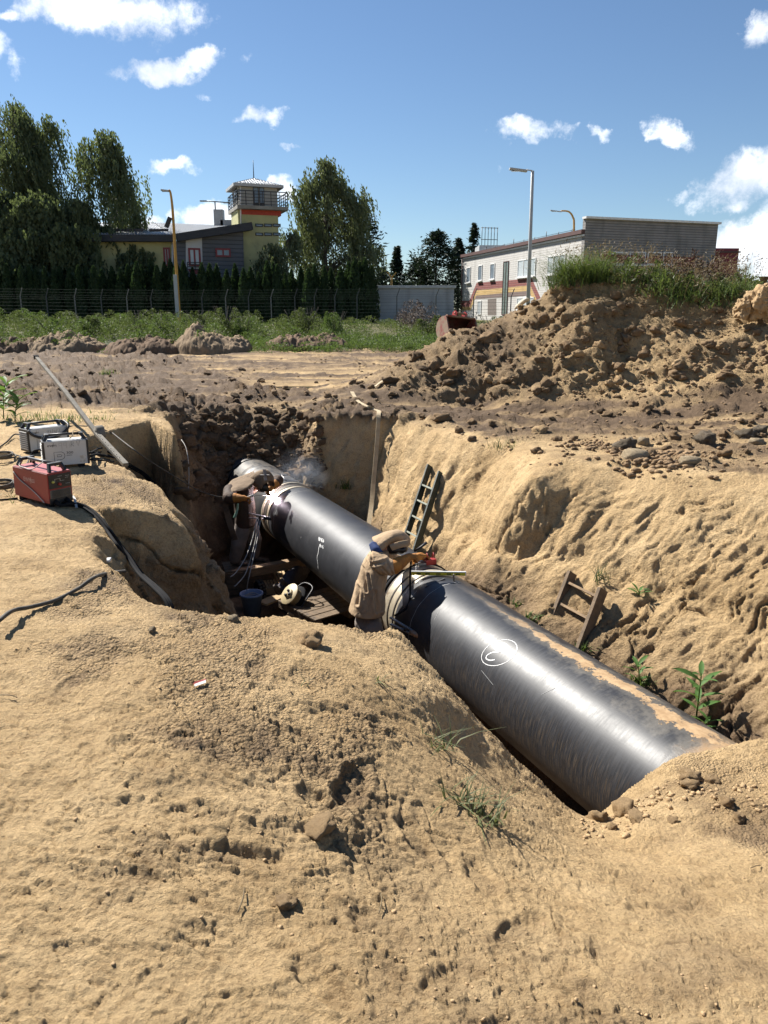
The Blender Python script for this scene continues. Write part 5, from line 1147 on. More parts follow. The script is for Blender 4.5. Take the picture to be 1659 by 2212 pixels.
# ---------------- far welder: bent forward, arms out to the joint
top_z_crate = -2.52
f0 = PY(528, 1222, 12.45); f0.z = top_z_crate
FW2 = Vector((.93, -.10, 0)).normalized(); LT2 = Vector((-FW2.y, FW2.x, 0))
pel = Z6(480, 1160, 12.45); chest = Z6(440, 760, 12.42); neck = Z6(560, 600, 12.40); head = Z6(690, 530, 12.28)
shR = Z6(275, 690, 12.16); elR = Z6(262, 800, 11.88); wrR = Z6(430, 808, 11.80); tipR = Z6(560, 795, 11.84)
shL = Z6(700, 640, 12.60); elL = Z6(940, 565, 12.58); wrL = Z6(845, 660, 12.34); tipL = Z6(760, 750, 12.20)
hipR = pel - LT2*.10; hipL = pel + LT2*.10 + FW2*.05
anR = f0 - LT2*.10 - FW2*.12 + Vector((0, 0, .105)); anL = f0 + LT2*.14 + FW2*.14 + Vector((0, 0, .105))
knR = (hipR+anR)/2 + Vector((.0, -.07, 0)); knL = (hipL+anL)/2 + FW2*.06
FWd = grow('person', M['skin'], f0, [[(pel, .12), (chest, .11), (neck, .055), (head, .075)], [(chest, .08), (shR, .05), (elR, .038), (wrR, .030)], [(chest, .08), (shL, .05), (elL, .038), (wrL, .030)],
        [(hipR, .085), (knR, .058), (anR, .042)], [(hipL, .085), (knL, .058), (anL, .042)]], blobs=[(head, (.085, .08, .11)), (head+FW2*.085+Vector((0, 0, -.02)), .018)], top=True)
tag(FWd, 'welder in brown hood with grey cross bending over the far joint by the arc', 'person', 'welders working on the pipe')
grow('trousers', M['trouser'], FWd, [[(pel, .15), (hipR, .118), (knR, .100), (anR+Vector((0, 0, .04)), .092)], [(pel, .15), (hipL, .118), (knL, .098), (anL+Vector((0, 0, .04)), .09)]], voxel=.015, wr=.022, wsc=5, seed=12)
for a in (anR, anL): boot(FWd, a, FW2, M['boot'])
grow('jacket', M['jacketdark'], FWd, [[(shR, .10), (elR, .098), (elR.lerp(wrR, .25), .09)], [(shL, .10), (elL, .098), (elL.lerp(wrL, .25), .09)]],
     rings=[[(Z6(490, 1180, 12.45), .165, .205, FW2), (Z6(490, 1050, 12.45), .165, .21, FW2), (Z6(480, 900, 12.44), .165, .215, FW2), (Z6(455, 740, 12.42), .165, .215, FW2), (Z6(470, 640, 12.42), .15, .19, FW2), (Z6(540, 570, 12.40), .09, .11, FW2)]], voxel=.014, smooth=3, wr=.014, wsc=6, seed=15, label='dark brown leather jacket')
hf = Vector((.62, -.62, -.48)).normalized(); up = Vector((.15, -.1, 1)); hc = head + Vector((-.02, .02, .02))
grow('welding_mask', M['mask'], FWd, [], blobs=[(head+hf*.04+Vector((0, 0, -.05)), (.10, .10, .11)), (head+hf*.10+Vector((0, 0, -.09)), (.085, .085, .09))], voxel=.014)
shell('hood', M['hoodtan'], FWd, [arch(hc-hf*.06+Vector((-.02, .03, -.06)), hf, up, .15, .09, -30, 210), arch(hc+Vector((0, 0, -.01)), hf, up, .165, .16, -30, 210), arch(hc+hf*.10+Vector((0, 0, .02)), hf, up, .17, .19, -40, 215), arch(hc+hf*.20+Vector((0, 0, .02)), hf, up, .16, .165, -25, 205), arch(hc+hf*.275+Vector((0, 0, -.0)), hf, up, .13, .11, -5, 185)], .012, .012)
# the cape of the hood over the shoulders and back
shell('hood_cape', M['hoodtan'], FWd, [[Z6(610, 440, 12.42), Z6(560, 462, 12.42), Z6(440, 505, 12.40), Z6(310, 560, 12.36), Z6(238, 640, 12.26)], [Z6(625, 520, 12.20), Z6(562, 545, 12.17), Z6(430, 585, 12.14), Z6(312, 635, 12.12), Z6(225, 695, 12.10)], [Z6(600, 610, 12.05), Z6(545, 625, 12.00), Z6(430, 655, 11.97), Z6(330, 685, 11.95), Z6(235, 722, 11.98)], [Z6(552, 690, 12.02), Z6(520, 685, 11.94), Z6(435, 705, 11.90), Z6(345, 718, 11.88), Z6(250, 740, 11.93)]], .010, .014)
cc = hc+hf*.17+Vector((.045, -.05, .115))
mb = MB(); rt = hf.cross(Vector((0, 0, 1))).normalized(); dn = rt.cross(hf).normalized()
pc = PY(572, 1026, 11.98)
mb.beam(pc-rt*.085+Vector((0,0,-.012)), pc+rt*.085+Vector((0,0,.012)), .010, .05, rt.cross(Vector((0,0,1))))
mb.beam(pc+Vector((-.01, .03, .085)), pc+Vector((.012, -.012, -.085)), .055, .008, rt.cross(Vector((0,0,1))))
o = mb.build('cross_patch', M['greycloth'], None); rebase(o, FWd); o['label'] = 'grey cross of tape on the hood'
glove(FWd, elR.lerp(wrR, .10), wrR, tipR, (.1, -.3, -.95), M['glove'], 1, r0=.088)
glove(FWd, elL.lerp(wrL, .25), wrL, tipL, (.6, .2, -.7), M['glove'], -1, r0=.085)
tag(MB().tube([tipR+Vector((-.06, 0, .0)), tipR+Vector((.05, .02, .03))], [.016, .019], 10).build('electrode_holder', M['whitecable'], None), 'pale electrode holder in the far welder\'s glove', 'electrode holder')
arcp = PY(588, 1073, 12.20); ah = pipe_hit(588.5, 1073.5); arcp = pipe_pt(ah[0], ah[1], PIPE_R+.035)
tag(MB().tube([tipR+Vector((.05, .02, .03)), arcp], .004, 6).build('welding_rod', M['steel'], None), 'thin welding rod held out to the arc by the far welder', 'rod')
mb = MB(); _blob(mb, arcp, .062); AR = mb.build('welding_arc', emis('arc_light', (1.0, .84, .95), 60), None); tag(AR, 'blinding white welding arc at the far joint', 'welding arc')
mb = MB(); ab = pipe_hit(895, 1238); _blob(mb, pipe_pt(ab[0], ab[1], PIPE_R+.004), (.022, .022, .012)); tag(mb.build('welding_arc', emis('arc_light_small', (1.0, .97, .92), 22), None), 'small bright arc spot on the near joint below the rod', 'welding arc')
shell('cloth_scrap', M['mint'], FWd, [[PY(512, 1088, 12.0), PY(516, 1087, 12.0)], [PY(510, 1103, 12.02), PY(514, 1104, 12.0)], [PY(504, 1118, 12.05), PY(509, 1119, 12.02)]], .008)
# ---------------- third worker, sitting in the shade under the pipe: legs and boots show
hp = PY(647, 1229, 12.3); hp.z = -2.62; f3 = Vector((hp.x, hp.y, -2.80))
an1 = PY(604, 1277, 11.15); an2 = PY(618, 1266, 11.35); an1.z = max(an1.z, -2.70); an2.z = max(an2.z, -2.70)
ch3 = hp + Vector((.16, .36, .16)); nk3 = hp + Vector((.22, .52, .22)); hd3 = hp + Vector((.27, .66, .27))
kn1 = PY(628, 1246, 11.7); kn2 = PY(634, 1252, 11.75)
s1 = ch3+Vector((-.16, .02, .04)); s2 = ch3+Vector((.16, -.04, .04)); h1 = hp+Vector((-.16, -.02, .06)); h2 = hp+Vector((.18, .0, .1))
TP = grow('person', M['skin'], f3, [[(hp, .11), (ch3, .11), (nk3, .05), (hd3, .08)], [(ch3, .07), (s1, .05), (s1.lerp(h1, .5)+Vector((-.04, 0, .02)), .038), (h1, .03)], [(ch3, .07), (s2, .05), (s2.lerp(h2, .5)+Vector((.04, 0, .02)), .038), (h2, .03)], [(hp, .08), (kn1, .058), (an1, .042)], [(hp, .08), (kn2, .058), (an2, .042)]], blobs=[(hd3, (.08, .085, .11))], top=True)
tag(TP, 'worker in dark trousers lying in the shade under the pipe, boots towards the tub', 'person', 'welders working on the pipe')
grow('trousers', M['trouserdark'], TP, [[(hp, .14), (kn1, .098), (an1.lerp(kn1, .15), .080)], [(hp, .14), (kn2, .095), (an2.lerp(kn2, .15), .078)]], voxel=.015, wr=.018, wsc=6, seed=22)
grow('jacket', M['trouserdark'], TP, [[(hp+Vector((0, 0, .05)), .15), (ch3, .16), (nk3, .07)], [(s1, .075), (s1.lerp(h1, .5)+Vector((-.04, 0, .02)), .06), (h1.lerp(s1, .1), .05)], [(s2, .075), (s2.lerp(h2, .5)+Vector((.04, 0, .02)), .06), (h2.lerp(s2, .1), .05)]], voxel=.016, wr=.012, wsc=6, seed=25)
for a, k in ((an1, kn1), (an2, kn2)):
    d = (a-k).normalized(); upv = Vector((-.2, -.55, .8))
    grow('boot', M['boot'], TP, [[(a-d*.06, .058), (a+d*.03, .056), (a+d*.05+upv*.10, .046), (a+d*.05+upv*.17, .038)]], voxel=.012)
# ------------------------------------------------------------------ buildings
def facade(P, d):                        # a vertical plane through P along d; returns pixel -> point on it
    P = np.array([P[0], P[1]]); d = np.array(d[:2])/np.hypot(*d[:2]); n = np.array([-d[1], d[0]])
    def f(u, v, out=0.0):                # out: metres proud of the wall towards the camera
        r = ray(u, v); t = (P@n)/(r[0]*n[0]+r[1]*n[1]); q = np.array([0, 0, EYE])+r*t; s = -np.sign(P@n)
        return Vector((q[0]+n[0]*out*s, q[1]+n[1]*out*s, q[2]))
    f.n = Vector((n[0], n[1], 0))*(-np.sign(P@n)); f.d = Vector((d[0], d[1], 0)); return f
def slab(name, pts, th, n, m, parent):   # polygon pts with thickness th behind it (against n)
    o = MB().poly(pts, -th, n).build(name, m, None); rebase(o, parent); return o
def bld(name, loc, label): return empty(name, loc, 0, label, 'building')
def add(o, parent): return rebase(o, parent)
M['glassdark'] = mat('window_glass', (.045,.055,.065), (.03,.036,.044), scale=1, rough=.08)
M['glasspale'] = mat('curtained_glass', (.42,.45,.47), (.34,.37,.39), scale=.6, rough=.12)
M['glassmid'] = mat('reflecting_glass', (.20,.24,.28), (.12,.15,.18), scale=.5, rough=.08)
M['upvc'] = mat('white_frame', (.74,.74,.73), rough=.5)
M['redframe'] = mat('dark_red_frame', (.20,.012,.020), (.16,.010,.016), rough=.45)
M['zinc'] = mat('grey_coping', (.42,.43,.43), (.34,.35,.35), scale=2, rough=.5)
def tile_wall(name, c1, c2, mortar, row, stain=.5):   # rows of long glazed tiles with dark joints
    m = mat(name, c1, c2, scale=.9, rough=.75, detail=8); nt = m.node_tree; N = nt.nodes.new; L = nt.links.new; b = nt.nodes['Principled BSDF']
    src = b.inputs['Base Color'].links[0].from_socket
    g = N('ShaderNodeNewGeometry'); sp = N('ShaderNodeSeparateXYZ'); L(g.outputs['Position'], sp.inputs[0])
    fr = N('ShaderNodeMath'); fr.operation = 'MULTIPLY'; L(sp.outputs[2], fr.inputs[0]); fr.inputs[1].default_value = 1/row
    f2 = N('ShaderNodeMath'); f2.operation = 'FRACT'; L(fr.outputs[0], f2.inputs[0])
    mr = N('ShaderNodeMapRange'); L(f2.outputs[0], mr.inputs[0]); mr.inputs[1].default_value = .76; mr.inputs[2].default_value = .84
    mx = N('ShaderNodeMixRGB'); L(mr.outputs[0], mx.inputs[0]); L(src, mx.inputs[1]); mx.inputs[2].default_value = (*mortar, 1)
    # rain streaks down from the top
    mp = N('ShaderNodeMapping'); L(g.outputs['Position'], mp.inputs[0]); mp.inputs['Scale'].default_value = (1, 1, .10)
    nz = N('ShaderNodeTexNoise'); nz.inputs['Scale'].default_value = 1.3; nz.inputs['Detail'].default_value = 8; L(mp.outputs[0], nz.inputs[0])
    m2 = N('ShaderNodeMapRange'); L(nz.outputs[0], m2.inputs[0]); m2.inputs[1].default_value = .55; m2.inputs[2].default_value = .72; m2.inputs[4].default_value = stain
    mk = N('ShaderNodeMixRGB'); L(m2.outputs[0], mk.inputs[0]); L(mx.outputs[0], mk.inputs[1]); mk.inputs[2].default_value = (.05, .048, .045, 1)
    L(mk.outputs[0], b.inputs['Base Color'])
    bp = N('ShaderNodeBump'); bp.invert = True; bp.inputs['Strength'].default_value = .8; bp.inputs['Distance'].default_value = .03; L(mr.outputs[0], bp.inputs['Height']); L(bp.outputs[0], b.inputs['Normal'])
    return m
M['tilewhite'] = tile_wall('pale_tile_cladding', (.50,.485,.46), (.45,.435,.41), (.29,.28,.265), .19, .2)
M['tilegrey'] = tile_wall('grey_stained_tile_cladding', (.27,.255,.245), (.19,.18,.172), (.115,.11,.104), .19, .5)
M['tilered'] = tile_wall('red_brown_tile_band', (.21,.050,.040), (.17,.040,.032), (.07,.022,.02), .19, .15)
M['tileyellow'] = tile_wall('ochre_tile_band', (.50,.33,.12), (.43,.28,.10), (.2,.13,.05), .19, .15)
M['tilebrown'] = tile_wall('brown_tile_band', (.17,.115,.10), (.14,.095,.08), (.07,.05,.045), .19, .15)
z3b = lambda x, y: (768+.2645*x, 329.2+.2645*y)
# ---- right building
YL, YR = 88.7, 61.7
A = PY(1000, 556, YL); B = PY(1263, 505, YR)
fa = facade(A, (B-A)); gzb = .3
e = bld('office_building', (A.x, A.y, gzb), 'two storey office building clad in pale tiles with red and ochre bands, behind the heap')
def F(x, y, out=0.0): return fa(*z3b(x, y), out)
def window(f, x0, y0, x1, y1, parent, fm, gm, cols=1, sill=True, conv=z3b, fw=.09, rec=.18, y0b=None, y1b=None, label=None, name='window'):
    # a reveal, a frame with mullions and a pane, set into the wall
    y0b = y0 if y0b is None else y0b; y1b = y1 if y1b is None else y1b
    a = f(*conv(x0, y0)); b = f(*conv(x1, y0b)); c = f(*conv(x1, y1b)); d = f(*conv(x0, y1)); zt = (a.z+b.z)/2; zb = (c.z+d.z)/2
    hd = (b-a); hd.z = 0; W = hd.length; hd.normalize(); n = f.n
    q = lambda s, z, o: a + hd*s + Vector((0, 0, z-a.z)) + n*o
    root = MB()
    H = zt-zb
    for s, z, w, h in ((W/2, zt-fw/2, W, fw), (W/2, zb+fw/2, W, fw), (fw/2, (zt+zb)/2, fw, H-2*fw), (W-fw/2, (zt+zb)/2, fw, H-2*fw)):
        root.beam(q(s-w/2, z, .03), q(s+w/2, z, .03), h, .08, n) if w > h else root.beam(q(s, z-h/2, .03), q(s, z+h/2, .03), w, .08, n)
    for k in range(1, cols): root.beam(q(W*k/cols, zb+fw, .03), q(W*k/cols, zt-fw, .03), fw*.9, .07, n)
    o = add(root.build(name, fm), parent)
    if label: o['label'] = label
    p = MB().poly([q(fw*.5, zb+fw*.5, .028), q(W-fw*.5, zb+fw*.5, .028), q(W-fw*.5, zt-fw*.5, .028), q(fw*.5, zt-fw*.5, .028)], -.02, n).build('pane', gm); p.parent = o
    if sill:
        s_ = MB().beam(q(-.08, zb-.05, .12), q(W+.08, zb-.05, .12), .09, .26, n).build('sill', M['upvc']); s_.parent = o
    return o
def fixinv(o, parent): return o
nrm = fa.n; back = -nrm
zroof = (A.z+B.z)/2
pA = Vector((A.x, A.y, 0)); pB = Vector((B.x, B.y, 0))
C_ = PY(1549, 502, 65.7); pC = Vector((C_.x, C_.y, 0)); dep = pC-pB
pD = pA + dep
for a, b, m, nm in ((pA, pB, M['tilewhite'], 'side_wall'),):
    add(MB().poly([a+Vector((0,0,gzb-1)), b+Vector((0,0,gzb-1)), b+Vector((0,0,zroof)), a+Vector((0,0,zroof))], -.35, nrm).build(nm, m), e)
fb = facade(B, dep)
zpar = 8.42
add(MB().poly([pB+Vector((0,0,gzb-1))+fb.n*.05, pC+Vector((0,0,gzb-1))+fb.n*.05, pC+Vector((0,0,zpar))+fb.n*.05, pB+Vector((0,0,zpar))+fb.n*.05], -.4, fb.n).build('front_wall', M['tilegrey']), e)['label'] = 'stained dark grey tiled front wall'
add(MB().beam(pB+Vector((0,0,zpar+.09))-dep.normalized()*.12, pC+Vector((0,0,zpar+.09))+dep.normalized()*.12, .16, .55, fb.n).build('coping', M['upvc']), e)
add(MB().poly([pC+Vector((0,0,gzb-1)), pD+Vector((0,0,gzb-1)), pD+Vector((0,0,zroof)), pC+Vector((0,0,zroof))], -.3, dep).build('back_wall', M['tilegrey']), e)
add(MB().poly([pA+Vector((0,0,zroof-.02)), pB+Vector((0,0,zroof-.02)), pC+Vector((0,0,zroof-.02)), pD+Vector((0,0,zroof-.02))], -.25, (0,0,1)).build('roof', M['zinc']), e)
M['fascia'] = mat('brown_fascia', (.10,.045,.038), (.07,.035,.03), scale=2, rough=.6)
add(MB().beam(pA+Vector((0,0,zroof+.14))+nrm*.12, pB+Vector((0,0,zroof+.14))+nrm*.12, .3, .34, nrm).build('fascia', M['fascia']), e)
add(MB().beam(pA+Vector((0,0,zroof-.12))+nrm*.06, pB+Vector((0,0,zroof-.12))+nrm*.06, .14, .12, nrm).build('gutter', M['upvc']), e)
add(MB().tube([pA+Vector((0,0,gzb))+nrm*.12+fa.d*.15, pA+Vector((0,0,zroof))+nrm*.12+fa.d*.15], .07, 8).build('downpipe', M['fascia']), e)
def bandpoly(name, pts, m, out):
    add(MB().poly([F(x, y, out) for x, y in pts], -.05, nrm).build(name, m), e)
bandpoly('red_band', [(868,1213),(928,1213),(990,1065),(1440,1030),(1512,1190),(1480,1203),(1430,1085),(985,1125),(935,1260),(868,1262)], M['tilered'], .010)
bandpoly('ochre_band', [(868,1263),(936,1261),(986,1127),(1429,1087),(1479,1205),(1450,1215),(1420,1130),(985,1170),(940,1290),(868,1292)], M['tileyellow'], .013)
bandpoly('brown_band', [(985,1171),(1420,1131),(1434,1168),(975,1198)], M['tilebrown'], .016)
def W_(x0, y0, x1, y1, gm, cols=1, sill=True, y0b=None, y1b=None, fm=None):
    o = window(fa, x0, y0, x1, y1, e, fm or M['upvc'], gm, cols, sill, y0b=y0b, y1b=y1b); fixinv(o, e)
    # the shaded reveal on the side towards the sun-lit wall
    return o
W_(910, 940, 943, 1064, M['glassmid'], 1, True, 935, 1061); W_(1005, 923, 1038, 1050, M['glassmid'], 1, True, 919, 1047); W_(1104, 909, 1141, 1040, M['glassmid'], 1, True, 904, 1036)
W_(1330, 876, 1476, 1022, M['glasspale'], 3, True, 862, 1010); W_(1575, 845, 1720, 1000, M['glasspale'], 3, True, 832, 985); W_(1000, 1212, 1030, 1325, M['glasspale'], 1, False, 1209, 1325); W_(1322, 1188, 1460, 1290, M['glasspale'], 3, True, 1178, 1283)
o = window(fa, 1212, 892, 1255, 1330, e, M['fascia'], mat('green_glass_block', (.16,.20,.18), (.09,.115,.105), scale=4, rough=.3), 2, False, y0b=886, y1b=1325, fw=.06); fixinv(o, e)
add(MB().poly([F(1080,1198,.012), F(1150,1192,.012), F(1150,1330,.012), F(1080,1330,.012)], -.04, nrm).build('entrance', mat('dark_entrance', (.16,.13,.11), (.10,.08,.07), rough=.8)), e)
fz = lambda x, y: (1151.9+.3055*x, 466.3+.3055*y)     # zoom of the heap side
for k, (x0, x1) in enumerate([(668, 680), (795, 805), (905, 915), (982, 990)]):
    pass
for (x0, x1) in [(560, 668), (680, 795), (808, 905), (918, 985)]:
    o = window(fb, x0, 255, x1, 345, e, M['upvc'], M['glasspale'], 1, True, conv=fz); fixinv(o, e)
add(MB().poly([fb(*fz(480,270),.07), fb(*fz(1140,292),.07), fb(*fz(1140,365),.07), fb(*fz(480,350),.07)], -.03, fb.n).build('red_band', M['tilered']), e)
# roof bits: stair head, cage ladder, pipes
q0 = pA + Vector((0,0,zroof)) - nrm*2.5 + fa.d*.8
add(MB().box(q0+Vector((1.5, 1, .55)), (5.0, 4.0, 1.3)).build('stair_head', M['zinc']), e)
mb = MB()
for k in range(6): mb.tube([q0+Vector((-.6+.35*k, .2+.1*k, 1.1)), q0+Vector((-.6+.35*k, .2+.1*k, 3.2))], .035, 5)
for z in (1.9, 3.1): mb.tube([q0+Vector((-.7, .2, z)), q0+Vector((1.2, .7, z))], .035, 5)
add(mb.build('roof_ladder_cage', M['darksteel']), e)
mb = MB()
for k in range(9): p = pA.lerp(pB, .2+.085*k)+Vector((0,0,zroof+.3))-nrm*.6; mb.tube([p, p+Vector((0,0,.35+.25*(k % 3 == 0)))], .03, 5)
mb.tube([pA.lerp(pB, .15)+Vector((0,0,zroof+.55))-nrm*.6, pA.lerp(pB, .9)+Vector((0,0,zroof+.55))-nrm*.6], .018, 4)
add(mb.build('lightning_rail', M['darksteel']), e)
# ---- red hall beyond
M['redwall'] = mat('dark_red_cladding', (.19,.028,.038), (.155,.023,.032), scale=.8, rough=.7)
a = PY(1543, 546, 92); b = PY(1596, 547, 92)
e = bld('red_hall', (a.x, a.y, .5), 'tall dark red hall beyond the right end of the office building')
add(MB().box(((a.x+b.x)/2, 97, (a.z+.5)/2), (b.x-a.x, 10, a.z+.5), None, .05).build('wall', M['redwall']), e)
add(MB().box(((a.x+b.x)/2, 97, a.z+.08), (b.x-a.x+.3, 10.3, .16)).build('roof_trim', M['fascia']), e)
a = PY(1470, 611, 100); b = PY(1800, 613, 100)
e = bld('red_hall', (a.x, a.y, .5), 'long low dark red hall with pale trim at the right edge, behind the grass')
add(MB().box(((a.x+b.x)/2, 106, (a.z-1)/2), (b.x-a.x, 12, a.z+1), None, .05).build('wall', M['redwall']), e)
add(MB().box(((a.x+b.x)/2, 106, a.z+.12), (b.x-a.x+.3, 12.3, .22)).build('roof_trim', M['zinc']), e)
for u in (1500, 1547, 1640): p = PY(u, 630, 99.9); add(MB().box((p.x, 99.92, 2.2), (2.0 if u != 1547 else .8, .1, 3.0), None, .02).build('gate', M['fascia'] if u != 1547 else M['zinc']), e)
for k, (u, v) in enumerate([(1565, 600), (1573, 600), (1589, 598)]):
    p = PY(u, v, 96); t = empty('silo', (p.x, p.y, .5), 0, ['blue round tank beside the red hall, leftmost of three', 'blue round tank beside the red hall, middle of three', 'blue round tank standing apart on the right of the other two'][k], 'tank', 'blue tanks by the red hall')
    MB().lathe([(.0, p.z-.5-1.6), (.35, p.z-.5-1.0), (.42, p.z-.5-.6), (.42, p.z-.5+.5), (.2, p.z-.5+.75), (0, p.z-.5+.78)], 16).build('tank', mat('blue_tank', (.035,.075,.13), rough=.5), t)
    MB().tube([(0, 0, 0), (0, 0, p.z-.5-1.5)], .12, 6).build('stem', M['darksteel'], t)
for k, (u, v) in enumerate([(1594, 596), (1648, 598), (1654, 598)]):
    p = PY(u, v, 90); t = empty('vent_stack', (p.x, p.y, .5), 0, ['rusty vent stack with flared top, next to the blue tanks', 'rusty vent stack with flared top at the right edge, left of the pair', 'rusty vent stack with flared top at the right edge, right of the pair'][k], 'vent stack', 'vent stacks')
    mr = mat('rusty_pipe', (.16,.085,.04), rough=.7)
    MB().tube([(0, 0, 0), (0, 0, p.z-.6)], .13, 8).build('stack', mr, t); MB().lathe([(.13, p.z-1.1), (.42, p.z-.55), (.42, p.z-.48), (0, p.z-.45)], 14).build('flared_top', mr, t)
p = PY(1612, 578, 88); t = empty('light_mast', (p.x, p.y, .5), 0, 'dark mast with small lamps by the red halls', 'mast')
MB().tube([(0, 0, 0), (0, 0, p.z-.5)], [.16, .06], 8).build('pole', M['darksteel'], t)
for sx in (-.35, .3): MB().box((sx, 0, p.z-1.9), (.45, .35, .35), None, .03).build('lamp', M['darksteel'], t)
# ---- grey yard wall / garage
a = PY(804, 622, 66); b = PY(981, 624, 66)
e = bld('garage_block', (a.x, a.y, .6), 'low pale grey windowless garage block behind the fence, with streaky walls')
M['render'] = tile_wall('pale_grey_render', (.36,.37,.385), (.30,.305,.315), (.33,.34,.35), 7.0, .35)
add(MB().box(((a.x+b.x)/2, 69.5, a.z/2), (b.x-a.x, 7, a.z), None, .03).build('wall', M['render']), e)
add(MB().box(((a.x+b.x)/2, 69.5, a.z+.09), (b.x-a.x+.3, 7.3, .2), None, .02).build('roof_edge', M['zinc']), e)
add(MB().box(((a.x+b.x)/2, 65.96, .75), (b.x-a.x, .12, .5)).build('plinth', M['zinc']), e)
# ---- left building with control tower
zb_ = lambda x, y: (274.3+.3307*x, 329.2+.3307*y)
yaw = R(20.0); fd = Vector((math.cos(yaw), math.sin(yaw), 0)); bd = Vector((-math.sin(yaw), math.cos(yaw), 0))
T0 = PY(*zb_(750, 700), 71.5); f0_ = facade(T0, fd); g0 = .7
M['yellowwall'] = mat('yellow_render', (.42,.41,.20), (.35,.34,.17), scale=1.2, rough=.85, c3=(.25,.25,.13), s3=.7, t3=.62)
M['cabin'] = mat('pale_render', (.40,.395,.36), (.34,.335,.305), scale=1.0, rough=.85)
M['redtrim'] = mat('red_trim', (.42,.055,.03), rough=.7)
M['concrete'] = mat('concrete_edge', (.27,.26,.23), (.19,.18,.155), scale=1.5, rough=.9)
M['railing'] = mat('dark_railing', (.020,.018,.022), rough=.5)
M['greyboard'] = tile_wall('grey_board_cladding', (.105,.11,.12), (.09,.094,.102), (.06,.062,.068), .35, .1)
M['whitepanel'] = mat('white_panel', (.50,.51,.51), (.45,.46,.46), scale=1, rough=.7)
M['darktimber'] = mat('dark_timber_fascia', (.038,.040,.046), (.022,.023,.027), scale=3, rough=.7, stretch=(.3,.3,4))
TW = empty('control_tower', (T0.x, T0.y, g0), 0, 'yellow tower with railed balcony, pale cabin and pyramid roof behind the hedge', 'tower')
def TB(x, y, out=0.0): return f0_(*zb_(x, y), out)
def prism(x0, x1, yt, yb, depth, out, m, name, parent, over=0):
    a = TB(x0, yb, out); b = TB(x1, yb, out); zt = TB((x0+x1)/2, yt, out).z; zb = TB((x0+x1)/2, yb, out).z
    w = (b-a); w.z = 0; L_ = w.length; c = (a+b)/2 + bd*depth/2; c.z = (zt+zb)/2
    o = MB().box(c, (L_, depth, zt-zb), Matrix.Rotation(yaw, 3, 'Z')).build(name, m); add(o, parent); return a, L_, zt, zb, c
sA, sL, szt, szb, sc = prism(750, 1005, 380, 960, 3.6, 0, M['yellowwall'], 'shaft', TW)
prism(748, 1007, 378, 410, 3.64, .02, M['redtrim'], 'red_collar', TW)
bA, bL, bzt, bzb, bc = prism(712, 1042, 356, 378, 5.0, .75, M['concrete'], 'balcony_slab', TW)
cA, cL, czt, czb, cc_ = prism(735, 985, 200, 356, 3.5, .0, M['cabin'], 'cabin', TW)
# railing
def rail_line(p, q, n, parent):
    mb = MB(); H_ = 1.18
    for k in range(5): mb.beam(p+Vector((0,0,.12+H_*k/4.0*.9)), q+Vector((0,0,.12+H_*k/4.0*.9)), .045, .045)
    mb.beam(p+Vector((0,0,H_)), q+Vector((0,0,H_)), .07, .07)
    for k in range(n+1):
        r_ = p.lerp(q, k/n); mb.beam(r_, r_+Vector((0,0,H_)), .06, .06, (0, 1, 0))
    add(mb.build('railing', M['railing']), parent)
c0 = bc.copy(); c0.z = bzt; hx = fd*(bL/2-.05); hy = bd*(2.45)
cor = [c0-hx-hy, c0+hx-hy, c0+hx+hy, c0-hx+hy]
for i in range(4): rail_line(cor[i], cor[(i+1) % 4], 6, TW)
# cabin door pair
for (x0, x1) in ((826, 862), (866, 900)):
    a = TB(x0, 348, .03); b = TB(x1, 348, .03); zt = TB(x0, 214, .03).z
    o = MB().poly([a, b, Vector((b.x, b.y, zt)), Vector((a.x, a.y, zt))], .06, -f0_.n).build('door', M['railing']); add(o, TW)
    ww = (b-a).length
    p_ = MB().poly([a.lerp(b, .12)+Vector((0,0,.25))+f0_.n*.01, a.lerp(b, .88)+Vector((0,0,.25))+f0_.n*.01, a.lerp(b, .88)+Vector((0,0,zt-a.z-.15))+f0_.n*.01, a.lerp(b, .12)+Vector((0,0,zt-a.z-.15))+f0_.n*.01], -.006, f0_.n).build('pane', M['glassmid']); p_.parent = o
wl_ = sA - fd*0
o = MB().poly([cA-fd*.02+bd*.9+Vector((0,0,.9)), cA-fd*.02+bd*2.2+Vector((0,0,.9)), cA-fd*.02+bd*2.2+Vector((0,0,czt-cA.z-.3)), cA-fd*.02+bd*.9+Vector((0,0,czt-cA.z-.3))], .05, -fd).build('side_window', M['glassdark']); add(o, TW)
add(MB().tube([TB(742, 470, .12), TB(738, 215, .12)], .06, 8).build('downpipe', M['upvc']), TW)
for y0 in (466, 524):
    for (x0, x1) in ((838, 888), (895, 946), (952, 1003)):
        o = window(f0_, x0, y0, x1, y0+21, TW, M['darksteel'], M['glassmid'], 1, False, conv=zb_, fw=.07); fixinv(o, TW)
